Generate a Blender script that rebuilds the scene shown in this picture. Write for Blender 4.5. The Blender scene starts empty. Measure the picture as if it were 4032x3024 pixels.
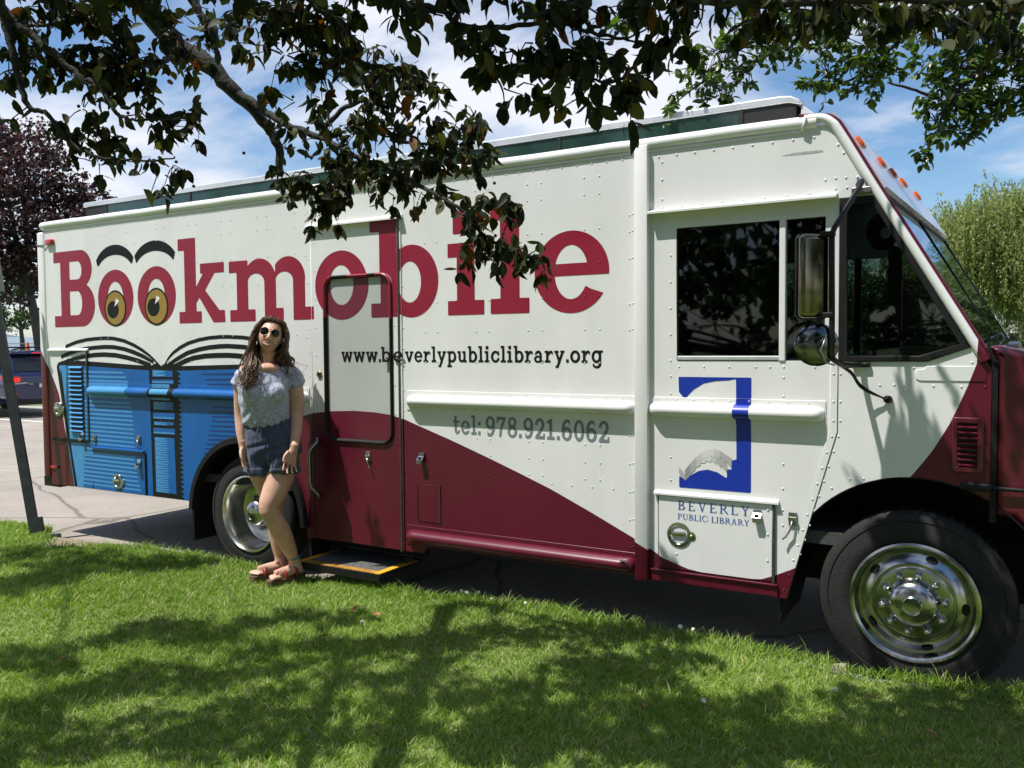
import bpy, bmesh, math, random
import numpy as np
from mathutils import Vector, Matrix

# ------------------------------------------------------------------ camera, world, sun, exposure
scene = bpy.context.scene
COL = scene.collection
cam_data = bpy.data.cameras.new("camera")
cam = bpy.data.objects.new("camera", cam_data)
COL.objects.link(cam)
cam_data.sensor_fit = 'HORIZONTAL'
cam_data.sensor_width = 36.0
cam_data.lens = 29.93
cam_data.clip_start = 0.05
cam_data.clip_end = 6000.0
_right = Vector((0.86044045, 0.50948981, -0.00789638))
_up = Vector((-0.01571041, 0.04201517, 0.99899345))
_fwd = Vector((-0.50930875, 0.85945032, -0.04415585))
_m = Matrix((_right, _up, -_fwd)).transposed().to_4x4()
_m.translation = Vector((0.0, -4.2, 1.58))
cam.matrix_world = _m
scene.camera = cam

SUN_DIR = Vector((-0.30, -0.36, 1.0)).normalized()          # towards the sun
SUN_EL = math.asin(SUN_DIR.z)
SUN_AZ = math.atan2(SUN_DIR.x, SUN_DIR.y)

world = bpy.data.worlds.new("World")
scene.world = world
world.use_nodes = True
wn, wl = world.node_tree.nodes, world.node_tree.links
wn.clear()
w_out = wn.new('ShaderNodeOutputWorld')
w_bg = wn.new('ShaderNodeBackground')
w_bg.inputs['Strength'].default_value = 0.08
w_sky = wn.new('ShaderNodeTexSky')
w_sky.sky_type = 'NISHITA'
w_sky.sun_disc = False
w_sky.sun_elevation = SUN_EL
w_sky.sun_rotation = SUN_AZ
w_sky.air_density = 1.0
w_sky.dust_density = 0.6
w_sky.ozone_density = 2.2
# broken high cloud over the whole dome: noise on the cloud-layer plane
w_tc = wn.new('ShaderNodeTexCoord')
w_sep = wn.new('ShaderNodeSeparateXYZ')
wl.new(w_tc.outputs['Generated'], w_sep.inputs[0])
w_zc = wn.new('ShaderNodeMath'); w_zc.operation = 'MAXIMUM'; w_zc.inputs[1].default_value = 0.0
wl.new(w_sep.outputs['Z'], w_zc.inputs[0])
w_za = wn.new('ShaderNodeMath'); w_za.operation = 'ADD'; w_za.inputs[1].default_value = 0.16
wl.new(w_zc.outputs[0], w_za.inputs[0])
w_dx = wn.new('ShaderNodeMath'); w_dx.operation = 'DIVIDE'
w_dy = wn.new('ShaderNodeMath'); w_dy.operation = 'DIVIDE'
wl.new(w_sep.outputs['X'], w_dx.inputs[0]); wl.new(w_za.outputs[0], w_dx.inputs[1])
wl.new(w_sep.outputs['Y'], w_dy.inputs[0]); wl.new(w_za.outputs[0], w_dy.inputs[1])
w_cmb = wn.new('ShaderNodeCombineXYZ')
wl.new(w_dx.outputs[0], w_cmb.inputs[0]); wl.new(w_dy.outputs[0], w_cmb.inputs[1])
w_map = wn.new('ShaderNodeMapping')
w_map.inputs['Location'].default_value = (0.3, 1.2, 0.0)
w_map.inputs['Rotation'].default_value = (0, 0, math.radians(28))
w_map.inputs['Scale'].default_value = (0.75, 1.0, 1.0)
wl.new(w_cmb.outputs[0], w_map.inputs[0])
w_n1 = wn.new('ShaderNodeTexNoise')
w_n1.inputs['Scale'].default_value = 1.35
w_n1.inputs['Detail'].default_value = 9.0
w_n1.inputs['Roughness'].default_value = 0.56
w_n1.inputs['Distortion'].default_value = 0.35
wl.new(w_map.outputs[0], w_n1.inputs['Vector'])
w_n2 = wn.new('ShaderNodeTexNoise')
w_n2.inputs['Scale'].default_value = 0.42
w_n2.inputs['Detail'].default_value = 3.0
wl.new(w_map.outputs[0], w_n2.inputs['Vector'])
w_add = wn.new('ShaderNodeMath'); w_add.operation = 'MULTIPLY_ADD'
w_add.inputs[1].default_value = 0.55
wl.new(w_n2.outputs['Fac'], w_add.inputs[0]); wl.new(w_n1.outputs['Fac'], w_add.inputs[2])
w_ramp = wn.new('ShaderNodeValToRGB')
w_ramp.color_ramp.interpolation = 'EASE'
w_ramp.color_ramp.elements[0].position = 0.665; w_ramp.color_ramp.elements[0].color = (0, 0, 0, 1)
w_ramp.color_ramp.elements[1].position = 0.90; w_ramp.color_ramp.elements[1].color = (1, 1, 1, 1)
wl.new(w_add.outputs[0], w_ramp.inputs[0])
w_mix = wn.new('ShaderNodeMix'); w_mix.data_type = 'RGBA'
w_mix.inputs[7].default_value = (8.6, 8.9, 9.7, 1)
wl.new(w_ramp.outputs[0], w_mix.inputs[0])
w_hsv = wn.new('ShaderNodeHueSaturation')
w_hsv.inputs['Saturation'].default_value = 1.2
w_hsv.inputs['Value'].default_value = 1.35
wl.new(w_sky.outputs[0], w_hsv.inputs['Color'])
wl.new(w_hsv.outputs[0], w_mix.inputs[6])
wl.new(w_mix.outputs[2], w_bg.inputs['Color'])
wl.new(w_bg.outputs[0], w_out.inputs['Surface'])

sun_data = bpy.data.lights.new("sun", 'SUN')
sun_data.energy = 5.0
sun_data.angle = math.radians(0.53)
sun_data.color = (1.0, 0.965, 0.91)
sun = bpy.data.objects.new("sun", sun_data)
COL.objects.link(sun)
sun.location = (-6, -8, 20)
sun.rotation_euler = SUN_DIR.to_track_quat('Z', 'Y').to_euler()

scene.view_settings.view_transform = 'Standard'
scene.view_settings.look = 'None'
scene.view_settings.gamma = 1.0
scene.view_settings.exposure = 0.42
scene.view_settings.use_curve_mapping = False
scene.render.engine = 'CYCLES'
scene.cycles.max_bounces = 6
scene.cycles.transparent_max_bounces = 24
scene.cycles.caustics_reflective = False
scene.cycles.caustics_refractive = False
scene.cycles.use_denoising = True

rng = np.random.default_rng(7)
random.seed(7)

# ------------------------------------------------------------------ material helpers
def _princ(name):
    m = bpy.data.materials.new(name)
    m.use_nodes = True
    nt = m.node_tree
    return m, nt, nt.nodes['Principled BSDF']

def mat(name, col, rough=0.5, metal=0.0, var=0.0, vscale=8.0, bump=0.0, bscale=60.0, coat=0.0, spec=0.5, col2=None, sheen=0.0):
    """plain procedural material: base colour broken up by noise, optional fine relief"""
    m, nt, p = _princ(name)
    p.inputs['Roughness'].default_value = rough
    p.inputs['Metallic'].default_value = metal
    p.inputs['Specular IOR Level'].default_value = spec
    p.inputs['Coat Weight'].default_value = coat
    p.inputs['Coat Roughness'].default_value = 0.08
    p.inputs['Sheen Weight'].default_value = sheen
    c = (col[0], col[1], col[2], 1)
    tc = nt.nodes.new('ShaderNodeTexCoord')
    if var > 0 or col2 is not None:
        n = nt.nodes.new('ShaderNodeTexNoise')
        n.inputs['Scale'].default_value = vscale
        n.inputs['Detail'].default_value = 5.0
        n.inputs['Roughness'].default_value = 0.6
        nt.links.new(tc.outputs['Object'], n.inputs['Vector'])
        r = nt.nodes.new('ShaderNodeValToRGB')
        r.color_ramp.elements[0].position = 0.3; r.color_ramp.elements[1].position = 0.7
        if col2 is None:
            r.color_ramp.elements[0].color = tuple(v * (1 - var) for v in col) + (1,)
            r.color_ramp.elements[1].color = tuple(min(1, v * (1 + var)) for v in col) + (1,)
        else:
            r.color_ramp.elements[0].color = c
            r.color_ramp.elements[1].color = tuple(col2) + (1,)
        nt.links.new(n.outputs['Fac'], r.inputs[0])
        nt.links.new(r.outputs[0], p.inputs['Base Color'])
        if rough < 0.9 and var > 0:
            mr = nt.nodes.new('ShaderNodeMapRange')
            mr.inputs['To Min'].default_value = max(0.03, rough - 0.07)
            mr.inputs['To Max'].default_value = min(1, rough + 0.10)
            nt.links.new(n.outputs['Fac'], mr.inputs[0])
            nt.links.new(mr.outputs[0], p.inputs['Roughness'])
    else:
        p.inputs['Base Color'].default_value = c
    if bump > 0:
        nb = nt.nodes.new('ShaderNodeTexNoise')
        nb.inputs['Scale'].default_value = bscale
        nb.inputs['Detail'].default_value = 4.0
        nt.links.new(tc.outputs['Object'], nb.inputs['Vector'])
        b = nt.nodes.new('ShaderNodeBump')
        b.inputs['Strength'].default_value = bump
        b.inputs['Distance'].default_value = 0.01
        nt.links.new(nb.outputs['Fac'], b.inputs['Height'])
        nt.links.new(b.outputs[0], p.inputs['Normal'])
    return m

def glass_mat(name, tint, refl=1.0, rough=0.02, ior=1.52):
    """window glass: Fresnel mix of a mirror-like coat over a tinted clear sheet"""
    m = bpy.data.materials.new(name)
    m.use_nodes = True
    nt = m.node_tree
    nt.nodes.clear()
    out = nt.nodes.new('ShaderNodeOutputMaterial')
    tr = nt.nodes.new('ShaderNodeBsdfTransparent'); tr.inputs[0].default_value = (*tint, 1)
    gl = nt.nodes.new('ShaderNodeBsdfGlossy'); gl.inputs['Roughness'].default_value = rough
    gl.inputs['Color'].default_value = (*refl, 1) if hasattr(refl, '__len__') else (refl, refl, refl, 1)
    fr = nt.nodes.new('ShaderNodeFresnel'); fr.inputs['IOR'].default_value = ior
    mx = nt.nodes.new('ShaderNodeMixShader')
    nt.links.new(fr.outputs[0], mx.inputs[0])
    nt.links.new(tr.outputs[0], mx.inputs[1])
    nt.links.new(gl.outputs[0], mx.inputs[2])
    nt.links.new(mx.outputs[0], out.inputs[0])
    return m

# ------------------------------------------------------------------ object helpers
def tag(o, label=None, cat=None, group=None, kind=None):
    if label: o['label'] = label
    if cat: o['category'] = cat
    if group: o['group'] = group
    if kind: o['kind'] = kind
    return o

def empty(name, loc, rz=0.0):
    o = bpy.data.objects.new(name, None)
    COL.objects.link(o)
    o.location = loc
    o.rotation_euler = (0, 0, rz)
    o.empty_display_size = 0.2
    return o

def link(name, me, m, parent=None, smooth=False, off=None, angle=None):
    """mesh given in the frame of 'off' (world point of the parent's origin)"""
    if off is not None:
        me.transform(Matrix.Translation(-Vector(off)))
    if m is not None and len(me.materials) == 0:
        for q in (m if isinstance(m, (list, tuple)) else [m]):
            me.materials.append(q)
    if smooth:
        me.shade_smooth() if hasattr(me, 'shade_smooth') else None
        if angle is not None:
            try: me.set_sharp_from_angle(angle=angle)
            except Exception: pass
    o = bpy.data.objects.new(name, me)
    COL.objects.link(o)
    if parent is not None:
        o.parent = parent
    return o

def pydata(verts, faces):
    me = bpy.data.meshes.new('m')
    me.from_pydata([tuple(v) for v in verts], [], faces)
    me.update()
    return me

def bm_mesh(bm):
    me = bpy.data.meshes.new('m')
    bmesh.ops.recalc_face_normals(bm, faces=bm.faces)
    bm.to_mesh(me); bm.free()
    return me

def add_box(bm, x0, x1, y0, y1, z0, z1, bevel=0.0, seg=2):
    r = bmesh.ops.create_cube(bm, size=1.0)
    vs = r['verts']
    for v in vs:
        v.co = Vector((x0 + (v.co.x + .5) * (x1 - x0), y0 + (v.co.y + .5) * (y1 - y0), z0 + (v.co.z + .5) * (z1 - z0)))
    if bevel > 0:
        es = list({e for v in vs for e in v.link_edges})
        bmesh.ops.bevel(bm, geom=es, offset=bevel, segments=seg, profile=0.5, affect='EDGES')

def box_me(x0, x1, y0, y1, z0, z1, bevel=0.0, seg=2):
    bm = bmesh.new(); add_box(bm, x0, x1, y0, y1, z0, z1, bevel, seg)
    return bm_mesh(bm)

def tube_data(pts, radii, n=8, cap=True, squash=None):
    """swept tube; returns verts, faces"""
    pts = [Vector(p) for p in pts]
    if not hasattr(radii, '__len__'):
        radii = [radii] * len(pts)
    V, Fc = [], []
    prev = None
    for i, p in enumerate(pts):
        a = pts[max(i - 1, 0)]; b = pts[min(i + 1, len(pts) - 1)]
        t = (b - a)
        if t.length < 1e-9: t = Vector((0, 0, 1))
        t.normalize()
        if prev is None:
            ref = Vector((0, 0, 1)) if abs(t.z) < 0.9 else Vector((1, 0, 0))
            u = t.cross(ref).normalized()
        else:
            u = (prev - t * prev.dot(t))
            u = u.normalized() if u.length > 1e-6 else t.orthogonal().normalized()
        prev = u
        w = t.cross(u)
        for k in range(n):
            an = 2 * math.pi * k / n
            cu, cw = math.cos(an) * radii[i], math.sin(an) * radii[i]
            if squash: cu *= squash[0]; cw *= squash[1]
            V.append(p + u * cu + w * cw)
    for i in range(len(pts) - 1):
        for k in range(n):
            a = i * n + k; b = i * n + (k + 1) % n
            Fc.append((a, b, b + n, a + n))
    if cap:
        Fc.append(tuple(range(n - 1, -1, -1)))
        Fc.append(tuple((len(pts) - 1) * n + k for k in range(n)))
    return V, Fc

def tube_me(pts, radii, n=8, cap=True, squash=None):
    return pydata(*tube_data(pts, radii, n, cap, squash))

def join_data(parts):
    V, Fc = [], []
    for v, f in parts:
        o = len(V)
        V += list(v)
        Fc += [tuple(i + o for i in q) for q in f]
    return V, Fc

def smooth_path(pts, n=6):
    """Catmull-Rom through points"""
    P = [Vector(p) for p in pts]
    if len(P) < 3: return P
    out = []
    for i in range(len(P) - 1):
        p0 = P[max(i - 1, 0)]; p1 = P[i]; p2 = P[i + 1]; p3 = P[min(i + 2, len(P) - 1)]
        for k in range(n):
            t = k / n
            out.append(0.5 * ((2 * p1) + (p2 - p0) * t + (2 * p0 - 5 * p1 + 4 * p2 - p3) * t * t + (3 * p1 - p0 - 3 * p2 + p3) * t ** 3))
    out.append(P[-1])
    return out

def lathe_data(profile, cx, cy, cz, n=48, axis='y'):
    """profile: (radius, depth) pairs about an axis along Y through (cx, cz)"""
    V, Fc = [], []
    for r, d in profile:
        for k in range(n):
            a = 2 * math.pi * k / n
            V.append((cx + r * math.cos(a), cy + d, cz + r * math.sin(a)))
    for i in range(len(profile) - 1):
        for k in range(n):
            a = i * n + k; b = i * n + (k + 1) % n
            Fc.append((a, b, b + n, a + n))
    return V, Fc

def plate_me(outer, holes=(), y0=0.0, thick=0.02, bevel=0.0, res=2):
    """flat XZ outline with holes, front face at y0, thickness towards +Y"""
    cu = bpy.data.curves.new('c', 'CURVE')
    cu.dimensions = '2D'
    cu.fill_mode = 'BOTH'
    cu.extrude = max(thick / 2 - bevel, 0.0001)
    cu.bevel_depth = bevel
    cu.bevel_resolution = res
    cu.offset = -bevel
    for ring in [outer] + list(holes):
        s = cu.splines.new('POLY')
        s.points.add(len(ring) - 1)
        for p, (x, z) in zip(s.points, ring):
            p.co = (x, z, 0, 1)
        s.use_cyclic_u = True
    o = bpy.data.objects.new('c', cu)
    COL.objects.link(o)
    dg = bpy.context.evaluated_depsgraph_get()
    me = bpy.data.meshes.new_from_object(o.evaluated_get(dg))
    bpy.data.objects.remove(o); bpy.data.curves.remove(cu)
    me.transform(Matrix(((1, 0, 0, 0), (0, 0, -1, y0 + thick / 2), (0, 1, 0, 0), (0, 0, 0, 1))))
    me.materials.clear()
    return me

def arc(cx, cz, r, a0, a1, n=16, rz=None):
    rz = r if rz is None else rz
    return [(cx + r * math.cos(math.radians(a0 + (a1 - a0) * i / n)), cz + rz * math.sin(math.radians(a0 + (a1 - a0) * i / n))) for i in range(n + 1)]

def rrect(x0, x1, z0, z1, r, n=5):
    return arc(x1 - r, z1 - r, r, 0, 90, n) + arc(x0 + r, z1 - r, r, 90, 180, n) + arc(x0 + r, z0 + r, r, 180, 270, n) + arc(x1 - r, z0 + r, r, 270, 360, n)

# ------------------------------------------------------------------ flat print: outlines from distance fields
def d_rect(X, Z, x0, x1, z0, z1):
    dx = np.maximum(x0 - X, X - x1); dz = np.maximum(z0 - Z, Z - z1)
    return np.where((dx > 0) & (dz > 0), np.hypot(np.maximum(dx, 0), np.maximum(dz, 0)), np.maximum(dx, dz))

def d_ell(X, Z, cx, cz, rx, rz):
    k1 = np.hypot((X - cx) / rx, (Z - cz) / rz)
    k2 = np.hypot((X - cx) / rx ** 2, (Z - cz) / rz ** 2)
    return np.where(k2 > 1e-9, k1 * (k1 - 1) / np.maximum(k2, 1e-9), -min(rx, rz))

def d_poly(X, Z, pts):
    n = len(pts)
    d = np.full(X.shape, 1e9); s = np.ones(X.shape)
    for i in range(n):
        ax, az = pts[i]; bx, bz = pts[i - 1]
        ex, ez = bx - ax, bz - az
        wx, wz = X - ax, Z - az
        t = np.clip((wx * ex + wz * ez) / max(ex * ex + ez * ez, 1e-12), 0, 1)
        d = np.minimum(d, (wx - ex * t) ** 2 + (wz - ez * t) ** 2)
        c1 = Z >= az; c2 = Z < bz; c3 = ex * wz > ez * wx
        fl = (c1 & c2 & c3) | (~c1 & ~c2 & ~c3)
        s = np.where(fl, -s, s)
    return s * np.sqrt(d)

def d_line(X, Z, pts, w):
    """stroke; w: half width (scalar or per point)"""
    d = np.full(X.shape, 1e9)
    ws = w if hasattr(w, '__len__') else [w] * len(pts)
    for i in range(len(pts) - 1):
        ax, az = pts[i]; bx, bz = pts[i + 1]
        ex, ez = bx - ax, bz - az
        t = np.clip(((X - ax) * ex + (Z - az) * ez) / max(ex * ex + ez * ez, 1e-12), 0, 1)
        d = np.minimum(d, np.hypot(X - ax - ex * t, Z - az - ez * t) - (ws[i] * (1 - t) + ws[i + 1] * t))
    return d

def fill_sdf(fn, bbox, h):
    """marching squares: returns verts (x, z) and faces of the region fn < 0"""
    x0, x1, z0, z1 = bbox
    nx = max(2, int(math.ceil((x1 - x0) / h)) + 1); nz = max(2, int(math.ceil((z1 - z0) / h)) + 1)
    xs = np.linspace(x0, x1, nx); zs = np.linspace(z0, z1, nz)
    X, Z = np.meshgrid(xs, zs)
    S = fn(X, Z)
    S = np.where(np.abs(S) < 1e-9, 1e-9, S)
    I = S < 0
    cnt = I[:-1, :-1].astype(int) + I[1:, :-1] + I[:-1, 1:] + I[1:, 1:]
    V, Fc = [], []
    for j in range(nz - 1):
        row = cnt[j]
        i = 0
        while i < nx - 1:
            c = row[i]
            if c == 4:
                k = i
                while k < nx - 1 and row[k] == 4: k += 1
                o = len(V)
                V += [(xs[i], zs[j]), (xs[k], zs[j]), (xs[k], zs[j + 1]), (xs[i], zs[j + 1])]
                Fc.append((o, o + 1, o + 2, o + 3))
                i = k
                continue
            if c > 0:
                cs = [(xs[i], zs[j], S[j, i]), (xs[i + 1], zs[j], S[j, i + 1]), (xs[i + 1], zs[j + 1], S[j + 1, i + 1]), (xs[i], zs[j + 1], S[j + 1, i])]
                poly = []
                for a in range(4):
                    p, q = cs[a], cs[(a + 1) % 4]
                    if p[2] < 0: poly.append((p[0], p[1]))
                    if (p[2] < 0) != (q[2] < 0):
                        t = p[2] / (p[2] - q[2])
                        poly.append((p[0] + (q[0] - p[0]) * t, p[1] + (q[1] - p[1]) * t))
                if len(poly) >= 3:
                    o = len(V)
                    V += poly
                    Fc.append(tuple(range(o, o + len(poly))))
            i += 1
    return V, Fc

def print_me(parts, y):
    """parts: list of (verts2d, faces) -> one flat mesh facing -Y at depth y"""
    V, Fc = [], []
    for v, f in parts:
        o = len(V)
        V += [(a, y, b) for a, b in v]
        Fc += [tuple(i + o for i in q) for q in f]
    return pydata(V, Fc)

def poly2(pts):
    return (list(pts), [tuple(range(len(pts)))])

# ================================================================== BOOKMOBILE
RT = Vector((-3.6, 1.15, 0.0))
van = empty('bookmobile', RT)
tag(van, 'long white bookmobile van with maroon swoosh and open book picture', 'van')

SWOOSH = [(-7.20, 1.66), (-7.159, 1.612), (-7.10, 1.53), (-7.039, 1.425), (-6.97, 1.32), (-6.90, 1.195), (-6.86, 1.04), (-6.833, 0.868), (-6.797, 0.756), (-6.739, 0.454), (-6.70, 0.2), (-4.60, 0.2), (-4.56, 0.9),
          (-4.30, 1.06), (-4.106, 1.129), (-4.02, 1.147), (-3.875, 1.163), (-3.682, 1.172), (-3.511, 1.168), (-3.358, 1.153), (-3.277, 1.135), (-3.171, 1.1), (-2.914, 1.018), (-2.67, 0.934), (-2.437, 0.85),
          (-2.237, 0.775), (-2.0, 0.672), (-1.735, 0.55), (-1.64, 0.503), (-1.587, 0.472), (-1.443, 0.428), (-1.304, 0.411), (-1.17, 0.412), (-1.065, 0.424), (-0.997, 0.451), (-0.906, 0.497), (-0.6, 0.72),
          (-0.407, 0.973), (-0.365, 1.028), (-0.309, 1.11), (-0.241, 1.238), (-0.188, 1.371), (-0.156, 1.456), (-0.135, 1.535), (-0.12, 1.62), (-0.10, 3.6), (1.4, 3.6)]
SX0, SX1, SZ = -7.25, 1.45, 4.0
def swoosh_z(x):
    return float(np.interp(x, [p[0] for p in SWOOSH], [p[1] for p in SWOOSH]))

def paint_mat(name, white, maroon, rough=0.36, coat=0.10, bump=0.06):
    m, nt, p = _princ(name)
    N, L = nt.nodes, nt.links
    p.inputs['Roughness'].default_value = rough
    p.inputs['Coat Weight'].default_value = coat
    p.inputs['Coat Roughness'].default_value = 0.12
    p.inputs['Specular IOR Level'].default_value = 0.38
    tc = N.new('ShaderNodeTexCoord'); tc.object = van
    sp = N.new('ShaderNodeSeparateXYZ'); L.new(tc.outputs['Object'], sp.inputs[0])
    mr = N.new('ShaderNodeMapRange')
    mr.inputs['From Min'].default_value = SX0 - RT.x; mr.inputs['From Max'].default_value = SX1 - RT.x
    L.new(sp.outputs['X'], mr.inputs[0])
    fc = N.new('ShaderNodeFloatCurve')
    cm = fc.mapping; c = cm.curves[0]
    pts = [((x - SX0) / (SX1 - SX0), z / SZ) for x, z in SWOOSH]
    c.points[0].location = (0.0, pts[0][1]); c.points[1].location = (1.0, pts[-1][1])
    for q in pts: c.points.new(*q)
    for q in c.points: q.handle_type = 'VECTOR'
    cm.update()
    L.new(mr.outputs[0], fc.inputs['Value'])
    zs = N.new('ShaderNodeMath'); zs.operation = 'MULTIPLY'; zs.inputs[1].default_value = SZ
    L.new(fc.outputs[0], zs.inputs[0])
    lt = N.new('ShaderNodeMath'); lt.operation = 'LESS_THAN'
    L.new(sp.outputs['Z'], lt.inputs[0]); L.new(zs.outputs[0], lt.inputs[1])
    # slight soiling of the paint: faint streaks and road film
    n = N.new('ShaderNodeTexNoise'); n.inputs['Scale'].default_value = 2.2; n.inputs['Detail'].default_value = 6
    mp = N.new('ShaderNodeMapping'); mp.inputs['Scale'].default_value = (2.4, 1, 0.7)
    L.new(tc.outputs['Object'], mp.inputs[0]); L.new(mp.outputs[0], n.inputs['Vector'])
    rp = N.new('ShaderNodeValToRGB')
    rp.color_ramp.elements[0].position = 0.32; rp.color_ramp.elements[1].position = 0.68
    rp.color_ramp.elements[0].color = tuple(v * 0.93 for v in white) + (1,)
    rp.color_ramp.elements[1].color = tuple(white) + (1,)
    L.new(n.outputs['Fac'], rp.inputs[0])
    rm = N.new('ShaderNodeValToRGB')
    rm.color_ramp.elements[0].position = 0.3; rm.color_ramp.elements[1].position = 0.75
    rm.color_ramp.elements[0].color = tuple(v * 0.88 for v in maroon) + (1,)
    rm.color_ramp.elements[1].color = tuple(v * 1.1 for v in maroon) + (1,)
    L.new(n.outputs['Fac'], rm.inputs[0])
    mx = N.new('ShaderNodeMix'); mx.data_type = 'RGBA'
    L.new(lt.outputs[0], mx.inputs[0]); L.new(rp.outputs[0], mx.inputs[6]); L.new(rm.outputs[0], mx.inputs[7])
    L.new(mx.outputs[2], p.inputs['Base Color'])
    # sheet-metal waviness
    nb = N.new('ShaderNodeTexNoise'); nb.inputs['Scale'].default_value = 2.6; nb.inputs['Detail'].default_value = 2
    L.new(tc.outputs['Object'], nb.inputs['Vector'])
    b = N.new('ShaderNodeBump'); b.inputs['Strength'].default_value = bump; b.inputs['Distance'].default_value = 0.05
    L.new(nb.outputs['Fac'], b.inputs['Height']); L.new(b.outputs[0], p.inputs['Normal'])
    return m

WHITE = (0.745, 0.75, 0.735)
MAROON = (0.098, 0.0062, 0.020)
LETTER = (0.26, 0.0095, 0.033)
M_paint = paint_mat('van_paint', WHITE, MAROON)
M_film = paint_mat('van_window_film', (0.46, 0.475, 0.45), (0.12, 0.013, 0.030), rough=0.22, coat=0.2, bump=0.02)
M_white = mat('van_white', WHITE, 0.32, var=0.04, vscale=3, coat=0.35)
M_maroon = mat('van_maroon', MAROON, 0.32, var=0.12, vscale=3, coat=0.2)
M_letter = mat('vinyl_maroon', LETTER, 0.38, var=0.04, vscale=4)
M_letter_film = mat('vinyl_maroon_on_glass', (0.155, 0.022, 0.040), 0.3, var=0.05, vscale=4)
M_ink = mat('vinyl_black', (0.006, 0.0065, 0.0065), 0.5, var=0.1, spec=0.25)
M_grey_ink = mat('vinyl_grey', (0.17, 0.20, 0.215), 0.4, var=0.05)
M_blue = mat('book_blue', (0.002, 0.10, 0.345), 0.4, var=0.12, vscale=5)
M_lblue = mat('book_light_blue', (0.058, 0.26, 0.53), 0.4, var=0.06, vscale=9)
M_dblue = mat('book_dark_blue', (0.002, 0.034, 0.165), 0.4, var=0.1, vscale=9)
M_gold = mat('eye_gold', (0.30, 0.19, 0.03), 0.4, var=0.05)
M_logo = mat('logo_blue', (0.006, 0.030, 0.33), 0.38, var=0.05)
M_logotxt = mat('logo_text_blue', (0.045, 0.10, 0.36), 0.4)
M_rubber = mat('rubber', (0.008, 0.008, 0.0085), 0.6, var=0.2, vscale=20, spec=0.25)
M_tyre = mat('tyre_rubber', (0.012, 0.0115, 0.011), 0.85, var=0.35, vscale=9, bump=0.3, bscale=120)
M_chrome = mat('polished_steel', (0.42, 0.42, 0.415), 0.17, metal=1.0, var=0.32, vscale=14, bump=0.03, bscale=30)
M_nut = mat('chrome_nut', (0.66, 0.66, 0.66), 0.14, metal=1.0, var=0.1, vscale=20)
M_alu = mat('polished_aluminium', (0.66, 0.645, 0.60), 0.20, metal=1.0, var=0.15, vscale=10, bump=0.05, bscale=200)
M_alucap = mat('roof_cap_aluminium', (0.62, 0.64, 0.66), 0.42, metal=0.6, var=0.12, vscale=4)
M_steel = mat('dull_steel', (0.34, 0.34, 0.33), 0.35, metal=1.0, var=0.2, vscale=40)
M_black = mat('black_metal', (0.007, 0.007, 0.0075), 0.5, var=0.2, vscale=20, spec=0.3)
M_dark = mat('dark_trim', (0.018, 0.018, 0.019), 0.6, var=0.2, vscale=10, spec=0.3)
M_chassis = mat('chassis', (0.016, 0.015, 0.014), 0.8, var=0.4, vscale=6)
M_hinge = mat('piano_hinge', (0.10, 0.10, 0.095), 0.45, metal=0.7, var=0.4, vscale=60)
M_glass = glass_mat('cab_glass', (0.50, 0.57, 0.53))
M_glass_tint = glass_mat('dark_tinted_glass', (0.30, 0.32, 0.31))
M_cgla = mat('clerestory_glass', (0.012, 0.030, 0.026), 0.07, spec=0.6, col2=(0.028, 0.058, 0.046), vscale=3.5)
M_lamp_red = mat('red_lens', (0.42, 0.012, 0.010), 0.18, coat=0.6)
M_lamp_amber = mat('amber_lens', (0.58, 0.09, 0.006), 0.2, coat=0.6)
M_yellow = mat('yellow_step_tape', (0.72, 0.36, 0.015), 0.6, var=0.15, vscale=30)
M_tread = mat('step_tread', (0.09, 0.09, 0.088), 0.7, var=0.4, vscale=40, bump=0.4, bscale=300)
M_int = mat('cab_interior', (0.055, 0.056, 0.055), 0.8, var=0.2)
M_rooflining = mat('roof_lining', (0.30, 0.31, 0.29), 0.8, var=0.1)

def V(name, me, m, parent=None, smooth=False, angle=None):
    return link(name, me, m, parent or van, smooth, RT, angle)

# ---- side panels (front faces at Y = 0)
WR, WF = (-4.685, 0.40), (-0.385, 0.40)          # wheel centres (x, z)
ra = [(WR[0] + 0.57 * math.cos(math.radians(a)), 0.37 + 0.57 * math.sin(math.radians(a))) for a in range(172, 4, -7)]
rear_out = [(-7.05, 0.44), (-5.27, 0.445)] + ra + [(-4.105, 0.30), (-4.034, 0.30), (-4.034, 2.60), (-7.05, 2.60)]
rear_panel = V('rear_side_panel', plate_me(rear_out, (), 0.0, 0.03, 0.0015), M_paint)
V('header_panel', plate_me([(-4.034, 2.40), (-3.284, 2.40), (-3.284, 2.60), (-4.034, 2.60)], (), 0.0, 0.03, 0.0015), M_paint)
mid_out = [(-3.284, 0.305), (-3.14, 0.305), (-3.10, 0.36), (-1.72, 0.36), (-1.72, 2.60), (-3.284, 2.60)]
mid_panel = V('middle_side_panel', plate_me(mid_out, (), 0.0, 0.03, 0.0015), M_paint)

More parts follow.
